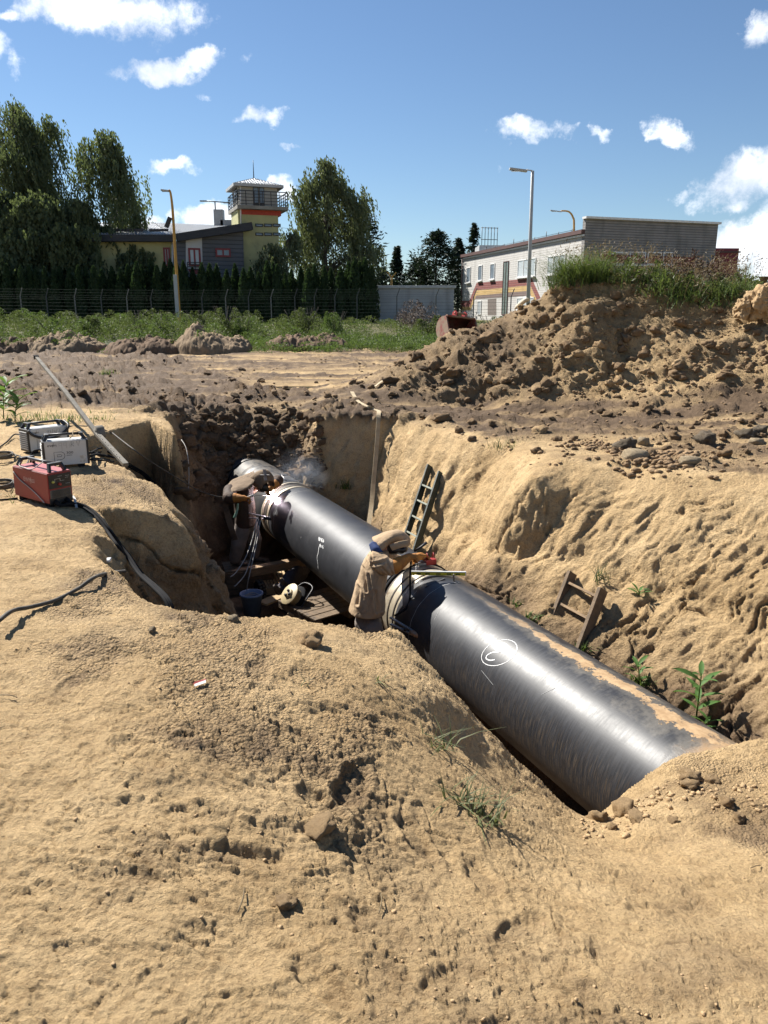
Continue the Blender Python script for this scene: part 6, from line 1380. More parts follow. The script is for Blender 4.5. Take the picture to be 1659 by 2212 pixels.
# pyramid roof with standing seams
rc = cc_.copy(); ez = TB(840, 212, 0).z; az_ = TB(840, 148, 0).z
ex = (TB(1013, 212, .4)-TB(675, 212, .4)).length/2*.93
crn = [rc-fd*ex-bd*ex, rc+fd*ex-bd*ex, rc+fd*ex+bd*ex, rc-fd*ex+bd*ex]
for p in crn: p.z = ez
ap = Vector((rc.x, rc.y, az_))
M['roofmetal'] = mat('grey_profiled_sheet', (.40,.41,.42), (.33,.34,.35), scale=1.2, rough=.4, metal=.3)
mb = MB()
for i in range(4):
    p, q = crn[i], crn[(i+1) % 4]; mb.add([p, q, ap], [(0, 1, 2)])
    for k in range(1, 18):
        s_ = p.lerp(q, k/18); tfrac = 1-abs(2*k/18-1); top_ = s_.lerp((p+q)/2 + (ap-(p+q)/2), 0) + (ap-(p+q)/2)*tfrac*.98
        mb.beam(s_+Vector((0,0,.02)), top_+Vector((0,0,.02)), .06, .07)
add(mb.build('roof', M['roofmetal']), TW)
mb = MB()
for i in range(4): mb.beam(crn[i]+Vector((0,0,-.08)), crn[(i+1) % 4]+Vector((0,0,-.08)), .16, .24)
add(mb.build('eaves', M['zinc']), TW)
add(MB().box(rc*1+Vector((0,0,ez-.16-rc.z)), (ex*1.9, ex*1.9, .06), Matrix.Rotation(yaw, 3, 'Z')).build('soffit', M['concrete']), TW)
mb = MB(); mb.tube([ap, ap+Vector((0,0,1.5))], [.05, .02], 6); add(mb.build('lightning_rod', M['darksteel']), TW)
# main block
MBK = empty('station_building', (TB(400, 700).x, TB(400, 700).y, g0), 0, 'low building with grey gable wall, red windows and metal roof left of the tower', 'building')
def G(x, y, out=.55): return TB(x, y, out)
wz = G(760, 800).z
gp_ = [G(305, 990), G(762, 990), G(752, 512), G(480, 558), G(305, 583)]
add(MB().poly(gp_, .3, -f0_.n).build('gable_wall', M['greyboard']), MBK)
add(MB().poly([G(380,575,.58), G(484,560,.58), G(490,800,.58), G(410,800,.58), G(380,740,.58)], -.06, f0_.n).build('white_panel', M['whitepanel']), MBK)
add(MB().beam(G(318, 563, .8), G(802, 489, .8), 0.62, 1.1, f0_.n).build('gable_fascia', M['darktimber']), MBK)
o = window(f0_, 393, 628, 472, 745, MBK, M['redframe'], M['glasspale'], 2, False, conv=zb_, fw=.16, label='tall red double window'); o.location += f0_.n*.62; fixinv(o, MBK)
o = window(f0_, 570, 630, 668, 686, MBK, M['redframe'], M['glassmid'], 2, False, conv=zb_, fw=.15); o.location += f0_.n*.62; fixinv(o, MBK)
mb = MB()
for y in (722, 736, 750, 766): mb.beam(G(388, y, .85), G(488, y, .85), .05, .06)
for x in (388, 438, 488): mb.beam(G(x, 768, .85), G(x, 720, .85), .05, .05, (0, 1, 0))
add(mb.build('window_railing', M['railing']), MBK)
add(MB().poly([G(395,768,.70), G(488,768,.70), G(488,797,.70), G(410,797,.70)], -.08, f0_.n).build('red_apron', M['redframe']), MBK)
# yellow wing to the left
y0w = f0_(274.3+.3307*305, 600, -.6); fw_ = facade(y0w, Vector((1, .06, 0)))
def YW(u, v, out=0.0): return fw_(u, v, out)
ul = -60; ur = 274.3+.3307*306
add(MB().poly([YW(ul, 690), YW(ur, 690), YW(ur, 518), YW(ul, 518)], .3, -fw_.n).build('wing_wall', M['yellowwall']), MBK)
add(MB().beam(YW(ul, 515, .3), YW(ur+4, 516, .3), .55, 1.0, fw_.n).build('wing_fascia', M['darktimber']), MBK)
o = window(fw_, 352, 534.5, 367, 575, MBK, M['redframe'], M['glasspale'], 2, False, conv=lambda x, y: (x, y), fw=.16); fixinv(o, MBK)
add(MB().tube([YW(ur-1.5, 690, .2), YW(ur-1.5, 520, .2)], .09, 8).build('downpipe', M['upvc']), MBK)
# metal roof with ribs: eaves to ridge
ea = [YW(ul, 507.5, .5), YW(ur, 508.5, .5), G(790, 482, .6)]
rgL = PY(ul, 480, 85); rgM = PY(330, 481, 85); rgR = PY(507, 489, 85)
mb = MB(); mb.add([ea[0], ea[1], rgM, rgL], [(0, 1, 2, 3)]); mb.add([ea[1], ea[2], rgR, rgM], [(0, 1, 2, 3)])
for k in range(70): mb.beam(ea[0].lerp(ea[1], k/69)+Vector((0,0,.03)), rgL.lerp(rgM, k/69)+Vector((0,0,.03)), .10, .07)
for k in range(34): mb.beam(ea[1].lerp(ea[2], k/33)+Vector((0,0,.03)), rgM.lerp(rgR, k/33)+Vector((0,0,.03)), .10, .07)
add(mb.build('roof', M['roofmetal']), MBK)
for a, b in (((ul+20, 503.5), (ul+90, 503.5)), ((230, 503.5), (306, 503.5)), ((318, 504), (360, 503.5))):
    add(MB().beam(YW(a[0], a[1], 0)+Vector((0,0.6,.3)), YW(b[0], b[1], 0)+Vector((0,0.6,.3)), .06, .22).build('snow_guard', M['darksteel']), MBK)
p = PY(474, 478, 80); add(MB().box((p.x, p.y, p.z+.1), (.9, .9, 1.9), None, .02).build('roof_vent', M['zinc']), MBK)
p = PY(490, 484, 80); add(MB().box((p.x, p.y, p.z), (1.1, .9, .7), None, .02).build('roof_vent', M['zinc']), MBK)
# ---- street lamps
M['yellowpole'] = mat('ochre_painted_pole', (.50,.27,.045), (.42,.22,.04), scale=3, rough=.55)
def lamp(label, base_uv, top_uv, Y, arm, m, r0=.11, r1=.06, head=(.7, .28, .12), kind='curve', base_z=.6):
    b = PY(base_uv[0], base_uv[1], Y); b.z = min(b.z, base_z); t = PY(top_uv[0], top_uv[1], Y)
    e = empty('street_lamp', b, 0, label, 'street lamp'); d = t-b; a = PY(arm[0], arm[1], Y)-b
    if kind == 'curve':
        P = catmull([Vector((0,0,0)), d*.5, d, d+Vector((a.x-d.x, 0, 0))*.12+Vector((0,0,(a.z-d.z)*.6)), d+Vector((a.x-d.x, 0, 0))*.45+Vector((0,0,(a.z-d.z)*.95)), a], 6)
    else: P = [Vector((0,0,0)), d*.5, d*.999, d]
    n = len(P); MB().tube(P, [r0+(r1-r0)*i/(n-1) for i in range(n)], 10).build('pole', m, e)
    if kind != 'curve': MB().tube([d, a], .045, 8).build('arm', m, e)
    sg = -1 if a.x < d.x else 1
    MB().box(a+Vector((sg*head[0]*.45, 0, -.02)), head, Matrix.Rotation(sg*-.12, 3, 'Y'), head[2]*.35).build('lamp_head', M['zinc'], e)
    MB().box(a+Vector((sg*head[0]*.48, 0, -.02-head[2]*.5)), (head[0]*.7, head[1]*.7, .03), None, .01).build('lens', M['glasspale'], e)
    return e
l1 = lamp('ochre street lamp with curved top by the fence on the left', (386, 662), (374, 470), 58, (364, 411), M['yellowpole'], .115, .06, (.55, .3, .12))
q = PY(372, 482, 57.9)-l1.location; MB().box(q+Vector((-.28, 0, .05)), (.25, .3, .75), Matrix.Rotation(.45, 3, 'Y'), .02).build('floodlight', M['darksteel'], l1)
MB().box(PY(381, 640, 57.8)-l1.location, (.26, .12, 3.0), None, .02).build('cable_box', M['zinc'], l1)
l2 = lamp('tall grey street lamp in front of the office building', (1141, 662), (1150.5, 369), 60, (1137, 366.5), M['zinc'], .15, .10, (1.3, .42, .16), 'arm')
l3 = lamp('ochre lamp with long curved arm behind the office building roof', (1241, 560), (1240, 490), 92, (1212, 455.5), M['yellowpole'], .14, .08, (1.3, .3, .10), base_z=.5)
p = PY(466.5, 480, 90); t = PY(466.5, 436, 90)
e = empty('street_lamp', (p.x, p.y, .8), 0, 'twin armed lamp standing behind the metal roof left of the tower', 'street lamp')
MB().tube([(0,0,0), (0,0,t.z-.8)], [.14, .07], 8).build('pole', M['darksteel'], e)
MB().tube([(-1.0,0,t.z-.8+.08), (1.1,0,t.z-.8-.05)], .06, 6).build('arm', M['darksteel'], e)
for sx in (-1.25, 1.3): MB().box((sx, 0, t.z-.8+(.08 if sx < 0 else -.08)), (.75, .3, .13), None, .03).build('lamp_head', M['zinc'], e)
p = PY(846, 626, 72); t = PY(846, 598, 72)
e = empty('street_lamp', (p.x, p.y, .7), 0, 'small ochre post with forked top behind the grey garage block', 'street lamp')
MB().tube([(0,0,0), (0,0,t.z-.7)], .10, 8).build('pole', M['yellowpole'], e)
for sx in (-1, 1): MB().tube([(0,0,t.z-.75), (sx*.4,0,t.z-.3)], .06, 6).build('arm', M['yellowpole'], e)
# ---- fence with bent post tops and wires
FZ = 60.0
posts = [-60, -5, 50, 105.5, 166, 222.5, 277.7, 329.5, 384, 438.6, 489.5, 538.8, 587, 638, 680.4, 724, 771.5, 857, 941, 1022, 1102]
e = empty('wire_fence', (PY(400, 690, FZ).x, FZ, .6), 0, 'long wire fence with bent post tops in front of the thuja hedge', 'fence')
pm0 = [None, None]; tops = []
M['postlight'] = mat('pale_concrete_post', (.20,.20,.19), (.15,.15,.14), rough=.8); M['postdark'] = mat('dark_steel_post', (.07,.075,.075), rough=.6)
for k, u in enumerate(posts):
    p = PY(u, 695, FZ); zg = float(gz(p.x, p.y)); d = 0 if (k % 2 or u > 600) else 1
    if pm0[d] is None:
        mb = MB(); mb.beam((0,0,-.2), (0,0,2.05), .075, .075, (0,1,0)); mb.beam((0,0,2.03), (.22,-.06,2.62), .06, .06, (0,1,0)); o = mb.build('post', M['postlight'] if d else M['postdark'], e); pm0[d] = o.data
    else: o = link('post', pm0[d], None, e)
    o.location = Vector((p.x, p.y, zg))-e.location; tops.append(Vector((p.x, p.y, zg))-e.location)
M['wiregreen'] = mat('dark_green_wire', (.035,.055,.045), (.025,.04,.033), rough=.8, spec=.2)
for z in (.35, .6, .85, 1.1, 1.35, 1.6, 1.85, 2.0): MB().tube([t+Vector((0,-.05,z)) for t in tops], .007, 4).build('wire', M['wiregreen'], e)
for k in range(3): MB().tube([t+Vector((.07+.07*k,-.02-.02*k,2.15+.2*k)) for t in tops], .006, 4).build('wire', M['wiregreen'], e)
# ------------------------------------------------------------------ vegetation
def leafmat(name, c, c2, t): return mat(name, c, c2, scale=.9, rough=.6, detail=3, coords='Object', trans=t, spec=.3)
M['birchleaf'] = leafmat('birch_leaves', (.115,.145,.070), (.055,.076,.038), (.15,.19,.06))
M['willowleaf'] = leafmat('willow_leaves', (.14,.165,.085), (.07,.09,.046), (.15,.18,.06))
M['thuja'] = leafmat('thuja_scales', (.034,.068,.026), (.018,.038,.016), (.04,.07,.02))
M['pineleaf'] = leafmat('pine_needles', (.026,.046,.026), (.013,.025,.015), (.012,.02,.008))
M['spruce'] = leafmat('spruce_needles', (.026,.044,.030), (.013,.024,.017), (.015,.025,.01))
M['weed'] = leafmat('weed_leaves', (.115,.13,.058), (.055,.07,.030), (.12,.16,.035))
M['lushweed'] = leafmat('lush_green_weeds', (.115,.165,.045), (.065,.10,.028), (.12,.18,.035))
M['grassblade'] = leafmat('tall_grass', (.125,.175,.052), (.07,.11,.032), (.14,.2,.04))
M['drygrass'] = leafmat('dry_seed_heads', (.26,.20,.115), (.17,.125,.07), (.15,.11,.05))
M['leafgreen'] = leafmat('broad_green_leaf', (.10,.20,.045), (.06,.13,.03), (.14,.24,.04))
M['bark'] = mat('grey_bark', (.085,.070,.055), (.045,.037,.03), scale=6, rough=.9)
M['birchbark'] = mat('birch_bark', (.50,.49,.46), (.12,.11,.10), scale=5, rough=.85, stretch=(1,1,.3), lo=.42, hi=.55)
def quads(P, D, Nn, ln, wd):             # leaf quads: centres, long directions, side directions
    P = np.asarray(P, np.float32); D = np.asarray(D, np.float32); Nn = np.asarray(Nn, np.float32)
    D = D/np.maximum(1e-6, np.linalg.norm(D, axis=1, keepdims=True)); S = np.cross(D, Nn); S = S/np.maximum(1e-6, np.linalg.norm(S, axis=1, keepdims=True))
    ln = np.asarray(ln, np.float32).reshape(-1, 1); wd = np.asarray(wd, np.float32).reshape(-1, 1)
    V = np.stack([P - D*ln*.5, P + S*wd*.5 - D*ln*.05, P + D*ln*.5, P - S*wd*.5 - D*ln*.05], 1).reshape(-1, 3)
    return V, np.arange(len(V), dtype=np.int32).reshape(-1, 4)
def leaves_obj(name, parts, m, parent=None, kind=None):
    V = np.concatenate([p[0] for p in parts]); o = 0; Fs = []
    for p in parts: Fs.append(p[1]+o); o += len(p[0])
    return link(name, npmesh(name, V, np.concatenate(Fs)), m, parent, kind)
def rnd(n, a=0.0, b=1.0): return RNG.uniform(a, b, n)
def rdir(n): d = RNG.normal(size=(n, 3)); return d/np.linalg.norm(d, axis=1, keepdims=True)
# crowns of hanging twigs: envelope radius as a function of height, clumps of drooping strands
def weeping_tree(label, base, H, prof, n_br, strand, leafm, barkm, trunk_r, lean=0.0, wind=(.3, 0), seed=1, leaf=(.34, .15), per=13, name='birch_tree', low=.08, group=None):
    rs = np.random.default_rng(seed); b = Vector(base); e = empty(name, b, 0, label, 'tree', group)
    tp = []; n = 9
    for i in range(n): t = i/(n-1); tp.append((lean*t*t*H + .12*math.sin(t*5+seed), .1*math.cos(t*4+seed), H*.93*t))
    mb = MB(); mb.tube(tp, [max(.03, trunk_r*(1-.93*(i/(n-1))**.8)) for i in range(n)], 9)
    C = []; Dr = []; Ln = []; limbs = [(low+(1-low)*(j+rs.uniform(0, 1))/max(8, n_br//14), rs.uniform(0, 6.283), rs.uniform(.45, 1.12)) for j in range(max(8, n_br//14))]
    for k in range(n_br):
        lh, la, lr = limbs[rs.integers(len(limbs))]; h = float(np.clip(lh + rs.normal()*.035, low*.7, .99)); r = np.interp(h, prof[0], prof[1])*H
        a = la + rs.normal()*.42; rr_ = r*lr*(.25+.75*math.sqrt(rs.uniform(0, 1.0)))*1.12
        i = min(n-1, int(h*.85*(n-1))); o = Vector(tp[i]); tip = Vector((tp[i][0] + rr_*math.cos(a), tp[i][1] + rr_*math.sin(a)*.9, h*H))
        st = Vector((o.x, o.y, max(.12*H, min(tip.z - .35*rr_ - .02*H, H*.9))))
        if k % 3 == 0: mb.tube(catmull([st, st.lerp(tip, .5)+Vector((0, 0, .12*rr_)), tip], 3), [.055*H/20, .05*H/20, .045*H/20, .035*H/20, .025*H/20, .02*H/20, .012][:7], 5)
        ns = rs.integers(4, 8)
        for s in range(ns):
            q = tip + Vector((rs.normal()*.35, rs.normal()*.35, rs.normal()*.30))*(H/18); L_ = strand*rs.uniform(.45, 1.25)*(.55+.6*h)
            L_ = min(L_, max(.4, q.z-low*H*.6)); m_ = max(5, int(per*L_/strand)); tt = np.linspace(0, 1, m_)
            drift = np.array(wind)*(.35+.3*rs.uniform())*L_*.5
            x = q.x + drift[0]*tt**1.6 + rs.normal(size=m_)*.09; y = q.y + drift[1]*tt**1.6 + rs.normal(size=m_)*.09; z = q.z + .14*L_*np.sin(tt*1.5) - L_*tt**1.25
            C.append(np.stack([x, y, z], 1)); d = np.stack([np.full(m_, drift[0]*.6)+rs.normal(size=m_)*.35, np.full(m_, drift[1])+rs.normal(size=m_)*.35, -np.ones(m_)], 1); Dr.append(d); Ln.append(rs.uniform(.7, 1.25, m_))
    add_tr = mb.build('trunk', barkm, e)
    C = np.concatenate(C); Dr = np.concatenate(Dr); Ln = np.concatenate(Ln); nn = rs.normal(size=C.shape)
    leaves_obj('crown', [quads(C, Dr, nn, Ln*leaf[0], Ln*leaf[1])], leafm, e)
    return e
def ground_at(u, Y, v=680): p = PY(u, v, Y); return Vector((p.x, p.y, float(gz(p.x, p.y))-.1))
bir = ([0, .12, .3, .55, .75, .9, 1.0], [.10, .22, .24, .20, .13, .07, .02])
weeping_tree('large birch with two tops, leftmost of the tall birches', ground_at(62, 76), 19.0, ([0,.1,.3,.55,.75,.9,1],[.26,.34,.37,.34,.28,.18,.06]), 430, 2.6, M['birchleaf'], M['birchbark'], .30, .02, (.5, 0), 11)
weeping_tree('tall birch with ragged narrow top at the left edge of the photo', ground_at(-12, 79), 18.6, ([0,.12,.3,.55,.75,.9,1],[.16,.28,.30,.26,.20,.12,.04]), 340, 2.5, M['birchleaf'], M['birchbark'], .26, .0, (.5, 0), 12)
weeping_tree('birch beside the leftmost pair, its crown leaning right', ground_at(128, 77), 18.0, ([0,.1,.3,.55,.75,.9,1],[.18,.30,.33,.28,.20,.12,.04]), 310, 2.4, M['birchleaf'], M['birchbark'], .24, .03, (.6, 0), 13)
weeping_tree('slender birch with pale trunk standing alone right of the big ones', ground_at(258, 74), 16.2, ([0,.14,.3,.5,.7,.88,1],[.06,.23,.29,.28,.22,.13,.04]), 330, 2.6, M['birchleaf'], M['birchbark'], .22, -.01, (.35, 0), 14, low=.22)
weeping_tree('large weeping willow right of the tower', ground_at(706, 78), 14.4, ([0,.1,.3,.55,.75,.9,1],[.24,.32,.36,.33,.27,.18,.06]), 540, 2.7, M['willowleaf'], M['bark'], .38, .02, (.9, 0), 15, name='willow_tree', leaf=(.36,.14))
weeping_tree('small rounded willow in front of the tower', ground_at(622, 70), 7.4, ([0,.2,.5,.75,.9,1],[.30,.42,.46,.40,.25,.08]), 170, 1.9, M['willowleaf'], M['bark'], .2, .0, (.3, 0), 16, name='willow_tree', leaf=(.28,.11))
for k, (u, Y, H, w, lb) in enumerate([(25,70,11.0,.34,'dark low bushy tree under the big birches at the left edge'),(110,70,10.5,.36,'dark low bushy tree under the big birches behind the hedge'),(190,71,10.0,.36,'dark low bushy tree between the big birches and the slender birch'),(70,69,9.0,.40,'dark low bushy tree under the largest birch, nearest the hedge'),(250,72,8.0,.36,'dark low bushy tree round the slender birch\'s trunk'),(150,68.5,8.0,.40,'dark low bushy tree close behind the hedge below the right birch'),(305,71,7.0,.32,'dark low bushy tree in front of the yellow wing of the left building')]):
    weeping_tree(lb, ground_at(u, Y), H, ([0,.2,.5,.75,.9,1],[w,w*1.2,w*1.2,w,w*.6,.08]), 420, 1.3, M['birchleaf'], M['bark'], .14, 0, (.2, 0), 30+k, name='bushy_tree', leaf=(.34,.19), low=.02, group='dark bushes under the birches')
def conifer(label, base, H, prof, n_br, m, seed, name, tuft=(.55, .16), droop=.25, per=26, clump=.0):
    rs = np.random.default_rng(seed); b = Vector(base); e = empty(name, b, 0, label, 'tree')
    MB().tube([(0,0,0), (0,0,H*.5), (0,0,H*.97)], [.02*H, .012*H, .01], 8).build('trunk', M['bark'], e)
    C = []; D = []
    for k in range(n_br):
        h = rs.uniform(.02, 1)**.9; r = np.interp(h, prof[0], prof[1])*H*rs.uniform(.6, 1.12); a = rs.uniform(0, 6.283)
        t = np.sqrt(rs.uniform(.05, 1, per)); sp = (.10+clump)*r+.12
        x = r*t*math.cos(a)+rs.normal(size=per)*sp; y = r*t*math.sin(a)+rs.normal(size=per)*sp; z = h*H - droop*r*t**2 + rs.normal(size=per)*(.10+clump*r)
        C.append(np.stack([x, y, z], 1)); D.append(np.stack([math.cos(a)+rs.normal(size=per)*.5, math.sin(a)+rs.normal(size=per)*.5, rs.normal(size=per)*.5+.1], 1))
    C = np.concatenate(C); D = np.concatenate(D); n = len(C)
    leaves_obj('crown', [quads(C, D, rs.normal(size=(n, 3)), rs.uniform(.6, 1.3, n)*tuft[0], rs.uniform(.7, 1.2, n)*tuft[1])], m, e); return e
spr = ([0,.1,.5,.85,1],[.24,.27,.16,.05,.01]); pin = ([0,.2,.45,.7,.9,1],[.14,.34,.36,.27,.14,.04])
conifer('dark pine half hidden behind the right side of the large willow', ground_at(785, 84), 11.5, ([0,.2,.5,.8,1],[.10,.2,.22,.14,.03]), 150, M['pineleaf'], 41, 'pine_tree', clump=.10)
conifer('narrow dark spruce right of the willow, behind the garage', ground_at(857, 95), 8.2, spr, 150, M['spruce'], 42, 'spruce_tree')
conifer('low dark spruce between the willow and the narrow spruce', ground_at(826, 96), 6.0, ([0,.1,.5,.85,1],[.42,.44,.28,.1,.02]), 110, M['spruce'], 43, 'spruce_tree')
conifer('broad dark pine behind the garage', ground_at(940, 92), 9.6, pin, 190, M['pineleaf'], 44, 'pine_tree', clump=.13, droop=-.05)
conifer('dark pine on the left shoulder of the broad pine', ground_at(902, 94), 7.0, pin, 120, M['pineleaf'], 45, 'pine_tree', clump=.14, droop=-.05)
conifer('dark spruce squeezed between the broad pine and the office building', ground_at(988, 96), 9.2, ([0,.1,.5,.85,1],[.26,.28,.20,.08,.01]), 150, M['spruce'], 46, 'spruce_tree')
conifer('spruce tip showing above the office building roof', ground_at(1020, 110), 12.4, spr, 150, M['spruce'], 47, 'spruce_tree')
conifer('light green bush at the foot of the spruces behind the garage', ground_at(882, 80), 3.6, ([0,.3,.7,1],[.5,.55,.4,.1]), 90, M['willowleaf'], 48, 'bush', clump=.1)
# thuja hedge
protos = []
for k in range(4):
    rs = np.random.default_rng(60+k); H = 1.0; n = 1300; h = rs.uniform(0, 1, n)**.8; a = rs.uniform(0, 6.283, n)
    r = np.interp(h, [0,.12,.45,.75,.93,1], [.115,.135,.122,.075,.028,.004])*(1+.12*np.sin(a*3+k)+.10*rs.normal(size=n))
    P_ = np.stack([r*np.cos(a), r*np.sin(a), h], 1); D_ = np.stack([.35*np.cos(a)+rs.normal(size=n)*.2, .35*np.sin(a)+rs.normal(size=n)*.2, np.ones(n)], 1)
    q = quads(P_, D_, np.stack([np.cos(a), np.sin(a), 0*a], 1)+.6*rs.normal(size=(n, 3)), rs.uniform(.05, .085, n), rs.uniform(.022, .036, n))
    core = MB().lathe([(.0, 0), (.095, .02), (.105, .15), (.09, .45), (.05, .75), (.012, .94), (0, .95)], 8)
    cv = np.array(core.v, np.float32); cf = np.array([f for f in core.f if len(f) == 4], np.int32)
    protos.append(npmesh('thuja', np.concatenate([q[0], cv]), np.concatenate([q[1], cf+len(q[0])])))
for me in protos: me.materials.append(M['thuja'])
tops = [(-30,575),(0,578),(14,570),(30,582),(46,576),(62,574),(78,581),(95,577),(112,583),(130,577),(148,581),(166,574),(184,580),(202,575),(220,582),(238,576),(256,580),(275,572),(292,566),(308,573),(323,562),(338,574),(352,566),(365,560),(380,566),(397,564),(415,578),(432,568),(452,570),(470,571),(487,582),(508,570),(523,580),(540,577),(557,588),(575,564),(588,568),(601,572),(616,590),(632,582),(648,577),(664,580),(680,573),(698,575),(716,580),(735,578),(752,566),(765,556),(778,566),(790,558),(803,575)]
TH_LB = ['dark green column thuja in the hedge, ']
for k, (u, v) in enumerate(tops):
    Yk = 64.5 + RNG.uniform(-.7, .9); p = PY(u+RNG.uniform(-3, 3), v, Yk); zg = float(gz(p.x, p.y)); me = protos[k % 4]
    o = bpy.data.objects.new('thuja_shrub', me); COL.objects.link(o); o.location = (p.x, p.y, zg-.05); hgt = p.z-zg
    o.scale = (hgt*RNG.uniform(.85, 1.2), hgt*RNG.uniform(.85, 1.2), hgt); o.rotation_euler = (0, 0, RNG.uniform(0, 6.28))
    tag(o, 'dark green column thuja in the long hedge behind the wire fence', 'hedge shrub', 'thujas of the long hedge')
# ---- weeds in front of the fence
def shrub_leaves(c, H, W, n, rs, leaf=.16):
    h = rs.uniform(0, 1, n)**.7; a = rs.uniform(0, 6.283, n); r = W*np.sqrt(rs.uniform(0, 1, n))*np.interp(h, [0,.3,.7,1], [.8,1,.75,.15])
    P_ = np.stack([c[0]+r*np.cos(a), c[1]+r*np.sin(a), c[2]+h*H*(1-.12*(r/W)**2)], 1)
    D_ = np.stack([.6*np.cos(a)+rs.normal(size=n)*.5, .6*np.sin(a)+rs.normal(size=n)*.5, .7+rs.normal(size=n)*.4], 1)
    return quads(P_, D_, rs.normal(size=(n, 3)), rs.uniform(.6, 1.3, n)*leaf, rs.uniform(.6, 1.2, n)*leaf*.42)
rs = np.random.default_rng(77); parts = []; lush = []
for k in range(400):
    u = rs.uniform(-60, 1130); Y = rs.uniform(41.5, 58); p = PY(u, 690, Y); zg = float(gz(p.x, p.y))
    dens = 1.0 if u < 700 else (.75 if u < 820 else .55)
    H = (rs.uniform(.4, 1.25)*(1.1 if u < 560 else .8))*dens; W = rs.uniform(.5, 1.2)
    (parts if rs.uniform() < .75 else lush).append(shrub_leaves((p.x, p.y, zg), H, W, int(260*W*H+60), rs, .115))
leaves_obj('weeds', parts, M['weed'], None, 'stuff').__setitem__('label', 'band of rough weeds growing in front of the fence')
for k in range(250):
    u = rs.uniform(540, 960) if k < 200 else rs.uniform(90, 480); Y = rs.uniform(36.5, 43); p = PY(u, 730, Y); zg = float(gz(p.x, p.y)); W = rs.uniform(.4, 1.0)
    lush.append(shrub_leaves((p.x, p.y, zg), rs.uniform(.2, .55), W, int(170*W+30), rs, .10))
leaves_obj('lush_weeds', lush, M['lushweed'], None, 'stuff').__setitem__('label', 'bright green low weeds along the far edge of the field')
SH = [(105,45,1.5,'rounded weed bush at the left, before the fence'),(190,44.5,1.9,'yellowish weed bush left of centre, before the fence'),(300,46,2.0,'broad green weed bush left of the ochre lamp'),(352,44,2.0,'tall weed bush just left of the ochre lamp\'s foot'),(428,46,2.0,'tall weed bush right of the ochre lamp\'s foot'),(486,45,2.3,'tallest weed bush behind the central dirt mound'),(528,44,1.7,'leafy weed bush right of the central dirt mound'),(640,47,1.9,'dense weed bush below the fence right of the mounds'),(665,46,2.1,'pale weed bush with a tall sprout left of the garage'),(724,45,1.9,'rounded pale weed bush in front of the garage\'s left end'),(930,45,1.6,'dark green bush left of the red bucket'),(1065,40,1.9,'green bush right of the red bucket behind the heap')]
for k, (u, Y, H, lb) in enumerate(SH):
    H *= .85
    p = PY(u, 695, Y); zg = float(gz(p.x, p.y)); rs2 = np.random.default_rng(200+k)
    e = empty('weed_bush', (p.x, p.y, zg-.05), 0, lb, 'bush', 'weed bushes before the fence'); mb = MB()
    for j in range(9): a = rs2.uniform(0, 6.28); mb.tube([(0,0,0), (.35*math.cos(a),.35*math.sin(a),H*.6), (.7*math.cos(a),.7*math.sin(a),H*.98)], [.02,.014,.005], 4)
    mb.build('stems', M['bark'], e)
    leaves_obj('foliage', [shrub_leaves((rs2.normal()*.5, rs2.normal()*.3, 0), H*rs2.uniform(.5, 1.0), H*rs2.uniform(.22, .45), 520, rs2, .10) for _ in range(6)], M['weed'] if k % 3 else M['lushweed'], e)
# reddish dry weed in front of the garage
rs2 = np.random.default_rng(300); parts = []
for k in range(26):
    p = PY(rs2.uniform(862, 935), 685, rs2.uniform(52, 58)); parts.append(shrub_leaves((p.x, p.y, float(gz(p.x, p.y))), rs2.uniform(.8, 1.9), .7, 160, rs2, .12))
leaves_obj('dry_weeds', parts, mat('reddish_dry_weed', (.19,.13,.10), (.11,.085,.06), scale=2, rough=.8), None, 'stuff').__setitem__('label', 'reddish dry weeds in front of the grey garage')
# ---- grass blades
def blades(pts, hmin, hmax, per, rs, spread, bend=.5, w=.012, lean=(0, 0)):
    V = []; nseg = 3; P0 = []
    for p in pts:
        for j in range(per): P0.append((p[0]+rs.normal()*spread, p[1]+rs.normal()*spread, p[2]))
    P0 = np.array(P0, np.float32); n = len(P0); a = rs.uniform(0, 6.283, n); L_ = rs.uniform(hmin, hmax, n); bd_ = bend*rs.uniform(.2, 1.3, n)
    dx = np.cos(a)*bd_ + lean[0]; dy = np.sin(a)*bd_ + lean[1]; sx = -np.sin(a); sy = np.cos(a); rows = []
    for i in range(nseg+1):
        t = i/nseg; ww = w*(1-t*.93)*rs.uniform(.7, 1.3, n)
        c = np.stack([P0[:, 0]+dx*L_*t**1.8, P0[:, 1]+dy*L_*t**1.8, P0[:, 2]-.03+L_*(t-.28*bd_*t*t)], 1)
        s_ = np.stack([sx*ww, sy*ww, 0*ww], 1); rows += [c-s_, c+s_]
    V = np.stack(rows, 1).astype(np.float32).reshape(-1, 3); k = 2*(nseg+1); base = (np.arange(n)*k)[:, None]
    Fq = np.concatenate([base+np.array([2*i, 2*i+1, 2*i+3, 2*i+2])[None] for i in range(nseg)]).astype(np.int32)
    return V, Fq
rs = np.random.default_rng(400); pts = []; ptd = []; pto = []
def heap_pt(u, v): b = cast((0, 0, EYE), ray(u, v)); return b[1] if b is not None and b[1].y < 30 else None
poly_g = [(1195,606),(1215,598),(1260,600),(1300,602),(1350,612),(1395,622),(1440,636),(1500,648),(1560,652),(1590,655)]
